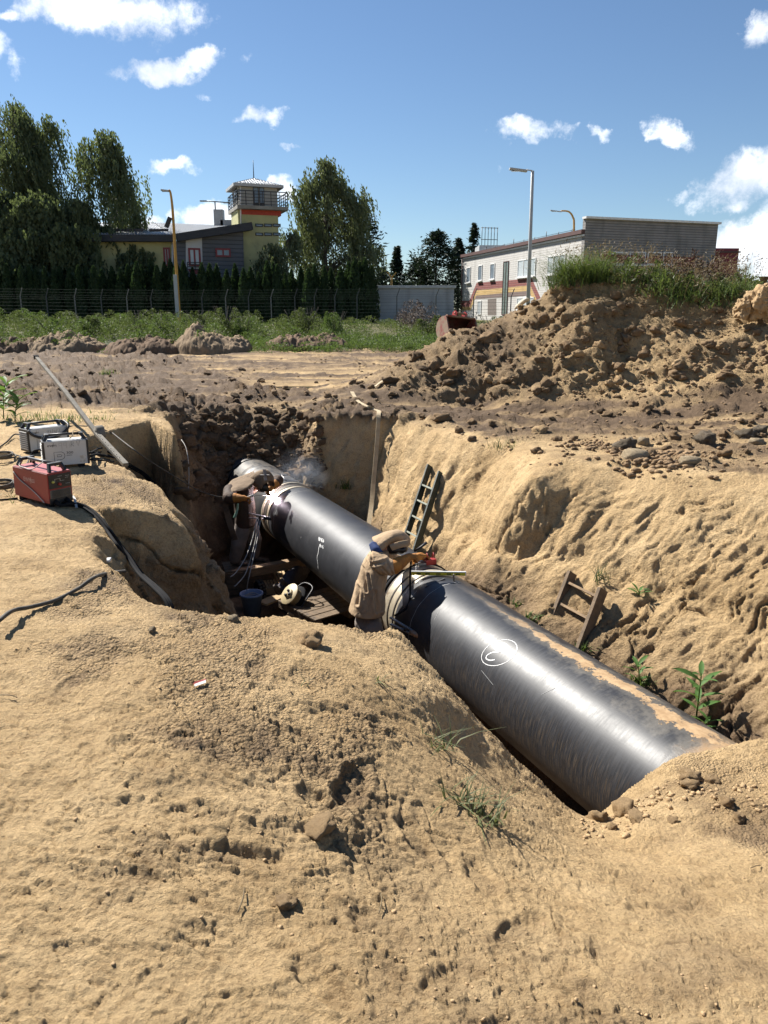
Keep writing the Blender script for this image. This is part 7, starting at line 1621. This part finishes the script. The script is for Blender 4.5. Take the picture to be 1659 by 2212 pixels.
for k in range(900):
    x = rs.uniform(3.3, 9.4); y = rs.uniform(16.6, 19.6)
    u = CX + x/y*1715; vtop = np.interp(u, [1185,1200,1260,1330,1400,1450,1600,1640], [600,590,592,598,608,622,640,650])
    z = gh(x, y); d = np.array([x, y, z-EYE]); fwd = d[1]*CP - d[2]*SP; v = CY - F_PX*(d[2]*CP+d[1]*SP)/fwd
    lim = np.interp(u, [1180,1195,1240,1300,1350,1400,1450,1520,1600], [0,625,628,615,625,645,665,668,668])
    if v > lim or u > 1610 or u < 1192: continue
    pts.append((x, y, z))
g1 = [p for p in pts if CX+p[0]/p[1]*1715 < 1300]; g2 = [p for p in pts if CX+p[0]/p[1]*1715 >= 1300 and float(fbm(np.array([p[0]*1.3]), np.array([p[1]*1.3]), o=2, seed=91)[0]) > -.22]
V1 = blades(g1, .30, .90, 26, rs, .13, 1.7, .008, (-.28, -.18)); V1b = blades(g2, .14, .50, 15, rs, .18, 1.8, .008, (-.12, -.15)); V1 = (np.concatenate([V1[0], V1b[0]]), np.concatenate([V1[1], V1b[1]+len(V1[0])]))
leaves_obj('tall_grass', [V1], M['grassblade'], None, 'stuff').__setitem__('label', 'tall green grass growing along the crest of the dirt heap')
sel = [p for p in pts if rs.uniform() < .35]; V2 = blades(sel, .4, .9, 3, rs, .14, .55, .0055, (.12, 0))
heads = []
for p in sel:
    for j in range(2):
        q = np.array(p)+[rs.normal()*.25, rs.normal()*.2, rs.uniform(.38, .72)]; n = 10
        heads.append(quads(q+rs.normal(size=(n, 3))*[.07,.05,.09], rs.normal(size=(n, 3))+[.8,0,.6], rs.normal(size=(n, 3)), rs.uniform(.05,.11,n), rs.uniform(.012,.022,n)))
leaves_obj('seeding_grass', [V2]+heads, M['drygrass'], None, 'stuff').__setitem__('label', 'dry brownish seed heads among the grass on the dirt heap')
wd = []
for p in pts:
    if rs.uniform() < .16: wd.append(shrub_leaves((p[0]+rs.normal()*.2, p[1]-.1, p[2]-.05), rs.uniform(.2, .55), rs.uniform(.15, .4), 60, rs, .10))
leaves_obj('heap_weeds', wd, M['weed'], None, 'stuff')['label'] = 'patchy olive weeds mixed into the grass on the dirt heap'
# brown dead weed clump on the crest in front of the windows
q = [];  rs2 = np.random.default_rng(410)
for k in range(22):
    b = cast((rs2.uniform(6.3, 7.5), rs2.uniform(17.4, 18.6), 14), (0, 0, -1))[1]; q.append(shrub_leaves((b.x, b.y, b.z+.2), rs2.uniform(.3, .7), .25, 50, rs2, .08))
leaves_obj('dead_weeds', q, mat('dead_brown_weed', (.13,.075,.045), (.07,.04,.026), scale=3, rough=.9), None, 'stuff').__setitem__('label', 'brown dead weeds on the heap crest in front of the office windows')
# ---- small grass tufts and plants
def tuft(label, p, n, h, m, w=.006, spread=.05, bend=.9, name='grass_tuft', cat='grass tuft', group=None):
    rs2 = np.random.default_rng(int(abs(p.x*1000+p.y*77)) % 99991)
    V, Fq = blades([(0, 0, 0)], h*.5, h, n, rs2, spread, bend, w); o = link(name, npmesh(name, V, Fq), m); o.location = p; return tag(o, label, None if spread > .1 else cat, group, 'stuff' if spread > .1 else None)
M['wiltgrass'] = leafmat('wilted_grass', (.16,.18,.075), (.10,.11,.05), (.12,.14,.04))
tuft('flattened grass tuft on the bank below the middle of the near pipe', gp(945, 1610), 26, .20, M['wiltgrass'], .006, .05, 1.5)
for k, (u, v) in enumerate([(985, 1730), (1010, 1745), (1035, 1762)]):
    tuft('uprooted green grass lying in the foreground, ' + ['upper left clump', 'middle clump', 'lower right clump'][k], gp(u, v), 22, .17, M['wiltgrass'], .007, .045, 1.6, group='uprooted grass in the foreground')
tuft('grass tuft hanging on the right pit rim above the ladder', gp(1095, 965), 60, .28, M['wiltgrass'], .005, .12, 1.3)
tuft('grass tuft on the dark wall left of the flat hose', gp(742, 1052), 40, .30, M['lushweed'], .010, .06, 1.1)
tuft('thin green tuft beside the short ladder\'s top', gp(1300, 1250), 30, .26, M['wiltgrass'], .007, .05, 1.0)
tuft('small green sprout on the bank by the near pipe edge', gp(805, 1470), 10, .10, M['wiltgrass'], .006, .03, 1.4)
tuft('small sprout on the foreground bank left of the pipe', gp(660, 1478), 8, .08, M['wiltgrass'], .005, .03, 1.4)
tuft('grass tuft on the bank in front of the aluminium boom\'s joint', gp(210, 905), 60, .16, M['lushweed'], .007, .15, .9)
tuft('long low grass patch on the left block\'s top', gp(245, 893), 80, .14, M['wiltgrass'], .007, .25, 1.2)
tuft('green tuft in the middle of the churned field', gp(232, 808), 50, .30, M['lushweed'], .012, .12, .9)
tuft('grass patch behind the rearmost welding machine', gp(130, 908), 90, .2, M['lushweed'], .008, .25, 1.0)
tuft('grass patch by the broad leaved plant at the left edge', gp(60, 905), 120, .2, M['lushweed'], .008, .35, 1.0)
tuft('grass around the grey cable coil left of the red machine', gp(30, 1070), 70, .12, M['wiltgrass'], .006, .18, 1.1)
tuft('dry grass sprig between the machines and the pit', gp(205, 1038), 14, .13, M['drygrass'], .004, .03, .6)
for k, (u, v, h) in enumerate([(1385, 1470, .14), (1150, 1330, .10), (1262, 1398, .13), (1120, 1300, .10)]):
    q = gp(u, v); tuft('green weeds at the foot of the right wall, ' + ['right of the short ladder', 'just left of the short ladder', 'under the short ladder', 'nearest the near welder'][k], q, 34, h, M['lushweed'], .012, .045, 1.0, 'weed', 'weed', 'weeds along the pipe')
def leafy_plant(label, p, H, n, leaf, m, lean=(0, 0), name='leafy_plant', seed=1):
    rs2 = np.random.default_rng(seed); e = empty(name, p, 0, label, 'plant')
    st = catmull([(0,0,-.02), (lean[0]*.3, lean[1]*.3, H*.5), (lean[0], lean[1], H)], 5); MB().tube(st, [.009*(1-.6*i/(len(st)-1)) for i in range(len(st))], 6).build('stem', M['lushweed'], e)
    lm = None
    for k in range(n):
        t = .30+.70*k/(n-1); q = st[min(len(st)-1, int(t*(len(st)-1)))]; a = k*2.4+rs2.uniform(-.3, .3); d = Vector((math.cos(a), math.sin(a), .35+.3*t)); L_ = leaf*rs2.uniform(.75, 1.15)*(1.1-.35*abs(t-.7))
        if lm is None:
            V = []; nn = 6
            for i in range(nn+1):
                s = i/nn; w = .10*math.sin(math.pi*min(1, s*.97+.03))**.8; V += [(s, -w, .22*s-.38*s*s), (s, 0, .22*s-.38*s*s-.03), (s, w, .22*s-.38*s*s)]
            Fc = [(3*i+j, 3*i+j+1, 3*i+j+4, 3*i+j+3) for i in range(nn) for j in (0, 1)]
            mb = MB(); mb.add(V, Fc, True); o = mb.build('leaf', m, e); lm = o.data
        else: o = link('leaf', lm, None, e)
        o.location = q; o.rotation_euler = (rs2.uniform(-.3, .3), -math.atan2(d.z, 1), a); o.scale = (L_, L_*1.3, L_)
    return e
q = gp(1503, 1560); leafy_plant('tall plant with long green leaves by the pipe under the right wall', q, .50, 13, .22, M['leafgreen'], (-.02, -.05), seed=5)
q = gp(1512, 1582); leafy_plant('low leafy shoot at the base of the tall plant by the pipe', q, .14, 7, .15, M['leafgreen'], (.05, -.05), seed=6)
q = gp(1381, 1285); leafy_plant('small leafy seedling on the sunlit right wall above the short ladder', q, .07, 8, .13, M['leafgreen'], (-.04, -.06), seed=8)
q = gp(1380, 1480); leafy_plant('small leafy weed peeping over the pipe right of the short ladder', q, .22, 9, .14, M['leafgreen'], (-.03, -.02), seed=9)
q = gp(8, 905); leafy_plant('broad leaved green plant at the left edge behind the machines', q, .55, 16, .36, M['leafgreen'], (.1, 0), seed=10)
q = gp(32, 912); leafy_plant('second broad leaved plant just right of the one at the left edge', q, .35, 10, .30, M['leafgreen'], (.1, 0), seed=11)
# ------------------------------------------------------------------ clods, stones, mounds, bucket, litter, smoke
def rock_mesh(name, seed, sub=2, rough=.32, squash=(1, 1, .75), flat=True):
    bm = bmesh.new(); bmesh.ops.create_icosphere(bm, subdivisions=sub, radius=1)
    rs2 = random.Random(seed); pl = [(Vector((rs2.gauss(0, 1), rs2.gauss(0, 1), rs2.gauss(0, 1))).normalized(), rs2.uniform(.55, .9)) for _ in range(7)]
    for v in bm.verts:
        p = v.co.copy()
        for n, d in pl:
            k = p.dot(n)
            if k > d: p -= n*(k-d)*.55
        f = 1 + .12*mnoise.noise(v.co*9+Vector((0, 0, seed))) + rough*mnoise.noise(v.co*1.6+Vector((seed*3.1, 0, 0))) + rough*.5*mnoise.noise(v.co*4+Vector((0, seed*1.7, 0))); v.co = Vector((p.x*squash[0], p.y*squash[1], p.z*squash[2]))*f
    me = bpy.data.meshes.new(name); bm.to_mesh(me); bm.free()
    if not flat: me.polygons.foreach_set('use_smooth', [True]*len(me.polygons))
    return me
def soilmat(name, a, b_): return mat(name, a, b_, scale=5, rough=.95, bump=1.0, bscale=28, spec=.2, coords='Object', c3=tuple(x*.75 for x in b_), s3=3, t3=.62)
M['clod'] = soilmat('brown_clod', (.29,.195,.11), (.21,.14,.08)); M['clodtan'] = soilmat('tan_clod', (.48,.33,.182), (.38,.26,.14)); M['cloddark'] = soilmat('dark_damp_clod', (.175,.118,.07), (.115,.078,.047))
M['stone'] = soilmat('pale_stone', (.42,.33,.215), (.32,.25,.16)); M['darkstone'] = soilmat('dark_grey_lump', (.17,.135,.095), (.11,.088,.063))
rocks = {}
for key in ('clod', 'clodtan', 'cloddark', 'stone'):
    rocks[key] = []
    for k in range(5):
        me = rock_mesh('clod', k+{'clod': 0, 'clodtan': 20, 'cloddark': 40, 'stone': 60}[key], 3, .5 if key != 'stone' else .2, flat=False); me.materials.append(M[key]); rocks[key].append(me)
def put(name, key, p, r, parent=None, rs=random, sink=.25):
    o = bpy.data.objects.new(name, rs.choice(rocks[key])); COL.objects.link(o)
    o.location = Vector(p)+Vector((0, 0, r*(.75-sink-.3))); o.scale = (r*rs.uniform(.8, 1.3), r*rs.uniform(.8, 1.3), r*rs.uniform(.75, 1.15)); o.rotation_euler = (rs.uniform(-.5, .5), rs.uniform(-.5, .5), rs.uniform(0, 6.28))
    if parent is not None: o.parent = parent
    return o
rr_ = random.Random(5)
# clods one can pick apart on the heap, on the field and down the far end of the pit: parts of those pieces of ground
n_ = 0
while n_ < 120:
    u, v = rr_.uniform(800, 1659), rr_.uniform(610, 900); b = cast((0, 0, EYE), ray(u, v))
    if b is None or b[1].y > 22: continue
    x, y = b[1].x, b[1].y; left = u < 1130
    if float(heap_mask(x, y)) < .3: continue
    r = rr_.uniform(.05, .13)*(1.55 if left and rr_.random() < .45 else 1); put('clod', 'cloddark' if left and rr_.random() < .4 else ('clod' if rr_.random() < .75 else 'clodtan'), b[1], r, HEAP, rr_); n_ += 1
n_ = 0
while n_ < 130:
    u, v = rr_.uniform(0, 1659), rr_.uniform(775, 985); b = cast((0, 0, EYE), ray(u, v))
    if b is None: continue
    x, y = b[1].x, b[1].y
    if float(heap_mask(x, y)) > .2 or y > 30 or y < 8.5 or float(gt(x, y)) > .01 or (u < 420 and v > 865): continue
    put('clod', 'cloddark' if u < 800 and rr_.random() < .5 else 'clod', b[1], rr_.uniform(.03, .085)*(1+.03*max(0, y-12)), GROUND, rr_); n_ += 1
n_ = 0
while n_ < 170:
    u, v = rr_.uniform(390, 700), rr_.uniform(880, 1085); b = cast((0, 0, EYE), ray(u, v))
    if b is None or b[1].y < 11.5 or float(gt(b[1].x, b[1].y)) < .02: continue
    if rr_.random() < .35: n_ += .2; continue
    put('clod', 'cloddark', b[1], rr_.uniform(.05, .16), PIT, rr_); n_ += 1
# crumbs of soil too small to pick apart: one mass
def crumbs(name, spots, key, label, parent=None):
    V = []; Fs = []; base = 0; var = []
    for me in [rock_mesh('c', 90+k, 1, .4) for k in range(4)]:
        co = np.empty(len(me.vertices)*3, np.float32); me.vertices.foreach_get('co', co); q = np.empty(len(me.loops), np.int32); me.loops.foreach_get('vertex_index', q); var.append((co.reshape(-1, 3), q.reshape(-1, 3)))
    for p, r in spots:
        co, q = var[rr_.randrange(4)]; a = rr_.uniform(0, 6.28); c, s = math.cos(a), math.sin(a); k = np.array([rr_.uniform(.7, 1.3), rr_.uniform(.7, 1.3), rr_.uniform(.6, 1.0)])*r
        w = co*k; w = np.stack([w[:, 0]*c-w[:, 1]*s, w[:, 0]*s+w[:, 1]*c, w[:, 2]], 1)+np.array([p.x, p.y, p.z+r*.2]); V.append(w); Fs.append(q+base); base += len(co)
    o = link(name, npmesh(name, np.concatenate(V), np.concatenate(Fs)), M[key], None, 'stuff'); o['label'] = label; return o
sp = []
while len(sp) < 500:                     # foreground, in crumbled patches
    u, v = rr_.uniform(0, 1659), rr_.uniform(1350, 2212)
    b = cast((0, 0, EYE), ray(u, v)); x, y = b[1].x, b[1].y
    if float(gt(x, y)) > .01: continue
    cm = float(fbm(np.array([x*.85+3.3]), np.array([y*.85]), o=4, seed=71)[0]); pm = float(fbm(np.array([x*2.6]), np.array([y*2.6+5]), o=3, seed=72)[0])
    if cm < .20 and pm < .27 and rr_.random() > .05: continue
    sp.append((b[1], .002+.006*rr_.random()**3))
M['crumb'] = soilmat('soil_crumb', (.42,.29,.16), (.34,.235,.13))
crumbs('soil_crumbs', sp, 'crumb', 'dry soil crumbs scattered over the foreground bank')
sp = []
while len(sp) < 800:
    u, v = rr_.uniform(0, 1659), rr_.uniform(760, 1010); b = cast((0, 0, EYE), ray(u, v))
    if b is None: continue
    x, y = b[1].x, b[1].y
    if y > 34 or y < 8.5 or float(gt(x, y)) > .01 or float(heap_mask(x, y)) > .4 or (u < 420 and v > 865): continue
    sp.append((b[1], (.012+.035*rr_.random()**2)*(1+.02*max(0, y-12))))
crumbs('field_crumbs', sp, 'clod', 'small brown clods strewn over the churned field')
sp = []
while len(sp) < 1500:
    u, v = rr_.uniform(790, 1659), rr_.uniform(600, 930); b = cast((0, 0, EYE), ray(u, v))
    if b is None or b[1].y > 22 or float(heap_mask(b[1].x, b[1].y)) < .2: continue
    sp.append((b[1], .014+.04*rr_.random()**2.5))
crumbs('heap_crumbs', sp, 'clod', 'small clods covering the dirt heap')
sp = []
while len(sp) < 900:
    u, v = rr_.uniform(380, 700), rr_.uniform(885, 1085); b = cast((0, 0, EYE), ray(u, v))
    if b is None or b[1].y < 11.5 or float(gt(b[1].x, b[1].y)) < .02: continue
    sp.append((b[1], .02+.05*rr_.random()**2))
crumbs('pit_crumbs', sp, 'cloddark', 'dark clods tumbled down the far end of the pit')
# soil banked over the pipe's near end
sp = []
for k in range(260):
    u = rr_.uniform(1255, 1659); v = np.interp(u, [1255,1300,1350,1400,1480,1540,1659], [1772,1768,1752,1712,1668,1690,1700]) + abs(rr_.gauss(0, 30)); b = cast((0, 0, EYE), ray(u, v)); sp.append((b[1], .004+.018*rr_.random()**3))
crumbs('end_crumbs', sp, 'crumb', 'loose crumbs heaped where the pipe disappears into the soil')
for (u, v, r, key) in [(1350,1755,.075,'clodtan'),(1375,1768,.05,'clodtan'),(1492,1682,.055,'clodtan'),(1490,1700,.05,'clodtan'),(1540,1690,.04,'clodtan'),(1600,1770,.045,'clodtan'),(1290,1772,.06,'clodtan'),(1570,1735,.04,'clodtan'),(1325,1790,.03,'clodtan'),(1455,1775,.035,'clodtan')]:
    put('clod', key, gp(u, v), r, GROUND, rr_)
# single stones and lumps
def stone(u, v, r, key, label, cat='stone', name='stone', sq=None):
    o = put(name, key, gp(u, v), r, None, random.Random(u)); 
    if sq: o.scale = tuple(r*q for q in sq); o.rotation_euler = (0, 0, .3)
    return tag(o, label, cat)
rocks['darkstone'] = [rock_mesh('lump', 120+k, 3, .6, flat=False) for k in range(3)]
for me in rocks['darkstone']: me.materials.append(M['darkstone'])
stone(1368, 992, .165, 'stone', 'largest pale boulder on the rim above the right wall', 'boulder', 'boulder', (1.15, .9, .8))
stone(1390, 958, .11, 'stone', 'pale stone standing behind the largest boulder', sq=(.9, .8, 1.0))
stone(1353, 968, .13, 'darkstone', 'dark porous lump left behind the largest boulder', 'lump', 'soil_lump')
stone(1487, 1000, .115, 'stone', 'flat pale stone right of the largest boulder', sq=(1.3, .9, .7))
stone(1528, 956, .15, 'darkstone', 'dark lump standing alone right of the boulders', 'lump', 'soil_lump')
stone(1612, 946, .15, 'darkstone', 'dark lump at the right edge behind a pale stone', 'lump', 'soil_lump')
stone(1634, 958, .11, 'stone', 'pale stone at the right edge in front of a dark lump', sq=(1.2, .9, .8))
stone(1640, 938, .13, 'darkstone', 'dark lump at the far right edge of the photo', 'lump', 'soil_lump')
stone(955, 905, .13, 'clod', 'brown clod lying alone on the rim near the flat hose', 'clod', 'dirt_clod', (1.4, 1, .8))
stone(1165, 935, .11, 'clodtan', 'tan clod on the rim above the grass tuft', 'clod', 'dirt_clod')
stone(1300, 890, .09, 'cloddark', 'dark clod on the apron left of the boulders', 'clod', 'dirt_clod')
stone(1395, 886, .11, 'clod', 'brown clod on the apron behind the boulders', 'clod', 'dirt_clod')
stone(330, 1363, .028, 'stone', 'small pale stone below the dusty cable on the left bank')
stone(505, 1340, .040, 'stone', 'small brown stone on the near rim of the pit')
stone(668, 1388, .09, 'clodtan', 'rounded clod on the near rim below the near welder', 'clod', 'dirt_clod')
stone(615, 1955, .035, 'clodtan', 'small rounded clod low in the foreground', 'clod', 'dirt_clod')
stone(690, 1790, .05, 'clodtan', 'flat clod in the crumbled middle of the foreground', 'clod', 'dirt_clod')
sp = []
for k in range(330):
    u = rr_.gauss(1440, 55); v = 975+abs(rr_.gauss(0, 22)); b = cast((0, 0, EYE), ray(u, v)); sp.append((b[1], .014+.05*rr_.random()**2))
for k in range(140):
    u = rr_.gauss(1290, 40); v = 962+rr_.gauss(0, 7); b = cast((0, 0, EYE), ray(u, v)); sp.append((b[1], .012+.035*rr_.random()**2))
crumbs('rubble', sp, 'clod', 'grey rubble spread round the boulders on the rim')
# the two big cracked blocks on the heap at the right edge
for k, (u, v, Y, r, sq, lb) in enumerate([(1648, 655, 15.6, .42, (.72, .7, 1.05), 'biggest cracked block of soil on the heap at the right edge'), (1607, 668, 15.7, .33, (.75, .6, .85), 'smaller leaning block of soil beside the biggest one at the right edge')]):
    me = rock_mesh('block', 140+k, 5, .42); me.materials.append(M['clodtan']); me.polygons.foreach_set('use_smooth', [True]*len(me.polygons))
    o = bpy.data.objects.new('dirt_block', me); COL.objects.link(o); o.location = PY(u, v, Y); o.scale = tuple(r*q for q in sq); o.rotation_euler = (.1, .15, .4+k); tag(o, lb, 'dirt block')
# far mounds along the weeds
MOUNDGREEN = []
def mound(label, u0, u1, vtop, Y, Hh, key, seed, D=2.2):
    a = PY(u0, 740, Y); b = PY(u1, 740, Y); c = (a+b)/2; zg = float(gz(c.x, c.y)); Wd = (b-a).length/2; n = 70
    n = 150; X, Yg = np.meshgrid(np.linspace(-1, 1, n), np.linspace(-1, 1, 40)); r2 = X**2+Yg**2
    Hh *= .8; h = np.clip(1-r2, 0, 1)**.5*Hh*(.75+.35*fbm(X*2.5+seed, Yg*1.5, o=3, seed=seed)) 
    k1, _, ki = worley((X*Wd*2.2).astype(np.float32), (Yg*D*2.2).astype(np.float32), seed=seed); h = h + np.clip(1-r2, 0, 1)**.3*(.22*fbm(X*Wd*1.6, Yg*D*1.6, o=4, seed=seed+2, g=.6)) + .10*fbm(X*Wd*6, Yg*D*6, o=2, seed=seed+8) + np.clip(1-r2, 0, 1)**.4*.22*(np.sqrt(np.clip(1-(k1*1.4)**2, 0, 1))*ki) - .15*(r2 > .97)
    V = np.stack([c.x+X*Wd, c.y+Yg*D, zg-.08+h], -1).reshape(-1, 3); I = np.arange(n*40).reshape(40, n); Q = np.stack([I[:-1, :-1], I[:-1, 1:], I[1:, 1:], I[1:, :-1]], -1).reshape(-1, 4)
    for _ in range(16):
        i = RNG.integers(0, len(V)); p = V[i]
        if p[2] > zg+.2*Hh and RNG.uniform() < .8: MOUNDGREEN.append(shrub_leaves((p[0], p[1]+.2, p[2]-.03), RNG.uniform(.2, .5), RNG.uniform(.25, .6), 90, RNG, .09))
    me = npmesh('mound', V, Q); me.polygons.foreach_set('use_smooth', np.ones(len(Q), bool)); o = link('dirt_mound', me, M[key]); 
    off = Vector((c.x, c.y, zg)); me.transform(Matrix.Translation(-off)); o.location = off; return tag(o, label, 'dirt mound', 'dirt mounds along the far weeds')
M['mounddark'] = soilmat('dark_mound_soil', (.17,.112,.07), (.11,.072,.046)); M['moundgrey'] = soilmat('grey_brown_mound_soil', (.26,.185,.115), (.18,.13,.08))
mound('dark dirt mound at the left edge by the weeds', -50, 100, 700, 37.5, 1.0, 'mounddark', 3)
mound('grey brown dirt mound with green on it, second from the left', 55, 235, 705, 37.8, 1.15, 'moundgrey', 4)
mound('dark reddish heap of clods between the two grey mounds', 225, 410, 712, 37.2, 1.0, 'mounddark', 5)
mound('highest grey brown mound in the middle of the weeds', 370, 545, 690, 37.8, 1.5, 'moundgrey', 6)
mound('small brown mound right of the highest one, half in the weeds', 560, 760, 712, 39.5, 1.0, 'mounddark', 7)
leaves_obj('mound_weeds', MOUNDGREEN, M['lushweed'], None, 'stuff')['label'] = 'green weeds sprouting on the far dirt mounds'
# red excavator bucket on the heap's shoulder
bp_ = PY(988, 736, 20.6); bz = gh(bp_.x, bp_.y)
e = empty('excavator_bucket', (bp_.x, bp_.y, max(bz-.05, PY(988, 737, 20.6).z-.05)), R(22), 'red excavator bucket standing on the left shoulder of the dirt heap', 'excavator bucket')
prof = [(-.42, .00), (-.46, .22), (-.42, .42), (-.30, .58), (-.10, .66), (.12, .64), (.22, .60)]     # side curve (y, z): back, top
Wb = .46
M['bucketred'] = mat('scuffed_bucket_red', (.25,.045,.030), (.17,.032,.024), scale=4, rough=.6, c3=(.24,.17,.11), s3=3.2, t3=.47)
M['bucketin'] = mat('worn_bucket_inside', (.13,.035,.028), (.08,.03,.025), scale=4, rough=.6, c3=(.10,.07,.05), s3=3, t3=.5)
# lip towards the lower right, mouth facing the camera's right
side = [(-.45, -.02), (-.44, .25), (-.38, .50), (-.28, .62), (-.20, .64), (.42, .60), (.46, .50), (.34, .30), (.10, .10), (-.16, .02), (-.30, -.04)]
curve = [(.42, .60), (-.20, .64), (-.34, .58), (-.43, .40), (-.45, .16), (-.42, -.01)]
mb = MB(); V = []
cur = [Vector((0, y, z)) for y, z in [(-.10, .66), (.14, .64), (.30, .52), (.36, .34), (.30, .14), (.12, .02), (-.18, -.03), (-.40, -.03)]]
cur = catmull(cur, 4)
for p in cur: V += [(-Wb, p.y, p.z), (Wb, p.y, p.z)]
mb.add(V, [(2*i, 2*i+1, 2*i+3, 2*i+2) for i in range(len(cur)-1)], True)
me_o = mb.build('bucket_shell', M['bucketin'], e); md = me_o.modifiers.new('s', 'SOLIDIFY'); md.thickness = .03
for sx in (-1, 1):
    pts = [(sx*Wb, p.y, p.z) for p in cur] + [(sx*Wb, -.42, .06), (sx*Wb, -.30, .22), (sx*Wb, -.20, .45)]
    MB().poly(pts, .035*sx, (1, 0, 0)).build('side_plate', M['bucketred'], e)
MB().beam((-Wb-.03, -.41, -.02), (Wb+.03, -.41, -.02), .12, .04, (0, 0, 1), bev=.008).build('cutting_edge', M['steel'], e)
MB().beam((-Wb, -.08, .665), (Wb, -.08, .665), .10, .05, (0, 0, 1), bev=.01).build('top_beam', M['bucketred'], e)
for x in (-.16, .16): MB().poly([(x, -.10, .66), (x, .16, .64), (x, .10, .80), (x, -.02, .84), (x, -.10, .78)], .03, (1, 0, 0)).build('mounting_ear', M['red'], e)
MB().tube([(-.18, -.03, .77), (.21, -.03, .77)], .028, 10).build('pin', M['bucketred'], e)
e.rotation_euler = (R(-4), R(6), R(28)); e.scale = (.95, .95, .92)
# white roll / torn sheet on the heap and small litter
shell_pts = [gp(1112, 672, .05), gp(1122, 664, .10), gp(1134, 657, .12), gp(1142, 655, .08)]
o = tag(MB().tube(catmull(shell_pts, 4), [.02, .03, .04, .05, .05, .06, .06, .06, .055, .05, .045, .04, .03][:13], 8).build('plastic_sheet', mat('dirty_white_sheet', (.60,.54,.42), (.46,.40,.30), scale=6, rough=.7), None), 'crumpled dirty white sheet on the heap left of the grass', 'plastic sheet')
q = gp(1283, 645, .03); tag(MB().poly([q, q+Vector((.14, -.03, -.05)), q+Vector((.20, .02, -.09)), q+Vector((.03, .05, .02))], .02, (0, -1, .6)).build('cardboard_scrap', mat('tan_card', (.48,.37,.20), rough=.8), None), 'tan scrap of cardboard on the heap below the grass', 'scrap')
q = gp(432, 1480, .006)
e = empty('wrapper', q, .5, 'small red and white wrapper lying on the foreground bank', 'litter')
mb = MB(); mb.add([(-.028,-.012,0), (.026,-.010,.006), (.030,.006,.010), (-.024,.004,.004)], [(0,1,2,3)]); mb.build('white_side', M['upvc'], e)
mb = MB(); mb.add([(-.034,.004,.004), (.030,.006,.010), (.034,.016,.012), (-.02,.016,.010)], [(0,1,2,3)]); mb.build('red_side', M['red'], e)
def twig(u0, v0, u1, v1, r, label):
    a = gp(u0, v0, .008); b = gp(u1, v1, .012); tag(MB().tube(catmull([a, a.lerp(b, .5)+Vector((.006, 0, .006)), b], 4), r, 6).build('straw', M['drygrass'], None), label, 'straw')
twig(528, 1923, 514, 1978, .0022, 'dry straw stalk low in the left foreground'); twig(823, 1935, 818, 1980, .002, 'dry straw stalk low in the middle foreground'); twig(1380, 1512+0, 1384, 1516, .001, 'tiny dry straw on the bank'); twig(640, 1210+540, 633, 1210+562, .0018, 'short straw in the crumbled middle of the foreground')
twig(0, 1505, 38, 1512, .002, 'pale straw at the left edge of the foreground'); twig(1702-60, 1872, 1620, 1880, .002, 'dry straw at the lower right edge')
tag(MB().beam(gp(232, 1218, .02), gp(237, 1212, .02), .03, .02, bev=.004).build('white_peg', M['silver'], None), 'small white peg by the leads on the left bank', 'peg')
# puddles on the field
M['puddle'] = mat('muddy_water', (.16,.125,.085), (.12,.09,.06), scale=3, rough=.06, spec=.6)
for k, (u, v, a, b, lb) in enumerate([(690, 838, 1.0, .55, 'long muddy puddle on the field left of the heap\'s foot'), (745, 834, .55, .35, 'small muddy puddle at the end of the flat hose')]):
    c = PZ(u, v, -.2); zz = float(gz(c.x, c.y))
    pts = [(a*math.cos(t)*(1+.25*math.sin(3*t+k)), b*math.sin(t)*(1+.25*math.cos(2*t+k)), 0) for t in np.linspace(0, 6.283, 40)[:-1]]
    o = MB().poly(pts).build('puddle', M['puddle'], None, 'structure'); o.location = (c.x, c.y, zz+.005); o['label'] = lb
# blue-grey welding smoke drifting up from the far joint
def smoke():
    bm = bmesh.new(); bmesh.ops.create_icosphere(bm, subdivisions=3, radius=1.0); me = bpy.data.meshes.new('welding_smoke'); bm.to_mesh(me); bm.free()
    m = bpy.data.materials.new('smoke'); m.use_nodes = True; nt = m.node_tree; N = nt.nodes.new; L = nt.links.new; nt.nodes.remove(nt.nodes['Principled BSDF'])
    pv = N('ShaderNodeVolumePrincipled'); pv.inputs['Color'].default_value = (.72, .80, .92, 1); pv.inputs['Anisotropy'].default_value = .3
    tc = N('ShaderNodeTexCoord'); nz = N('ShaderNodeTexNoise'); nz.inputs['Scale'].default_value = 2.2; nz.inputs['Detail'].default_value = 5; L(tc.outputs['Object'], nz.inputs[0])
    ln = N('ShaderNodeVectorMath'); ln.operation = 'LENGTH'; L(tc.outputs['Object'], ln.inputs[0])
    mr = N('ShaderNodeMapRange'); mr.interpolation_type = 'SMOOTHSTEP'; L(ln.outputs['Value'], mr.inputs[0]); mr.inputs[1].default_value = .95; mr.inputs[2].default_value = .1
    m2 = N('ShaderNodeMapRange'); L(nz.outputs[0], m2.inputs[0]); m2.inputs[1].default_value = .40; m2.inputs[2].default_value = .70
    mu = N('ShaderNodeMath'); mu.operation = 'MULTIPLY'; L(mr.outputs[0], mu.inputs[0]); L(m2.outputs[0], mu.inputs[1]); m3 = N('ShaderNodeMath'); m3.operation = 'MULTIPLY'; L(mu.outputs[0], m3.inputs[0]); m3.inputs[1].default_value = .9
    L(m3.outputs[0], pv.inputs['Density']); L(pv.outputs[0], nt.nodes['Material Output'].inputs['Volume'])
    o = link('welding_smoke', me, m, None, 'stuff'); o.location = PY(652, 1022, 13.2); o.scale = (.62, .5, .55); o.rotation_euler = (0, .4, .3); o['label'] = 'thin blue grey smoke drifting from the far weld'
smoke()
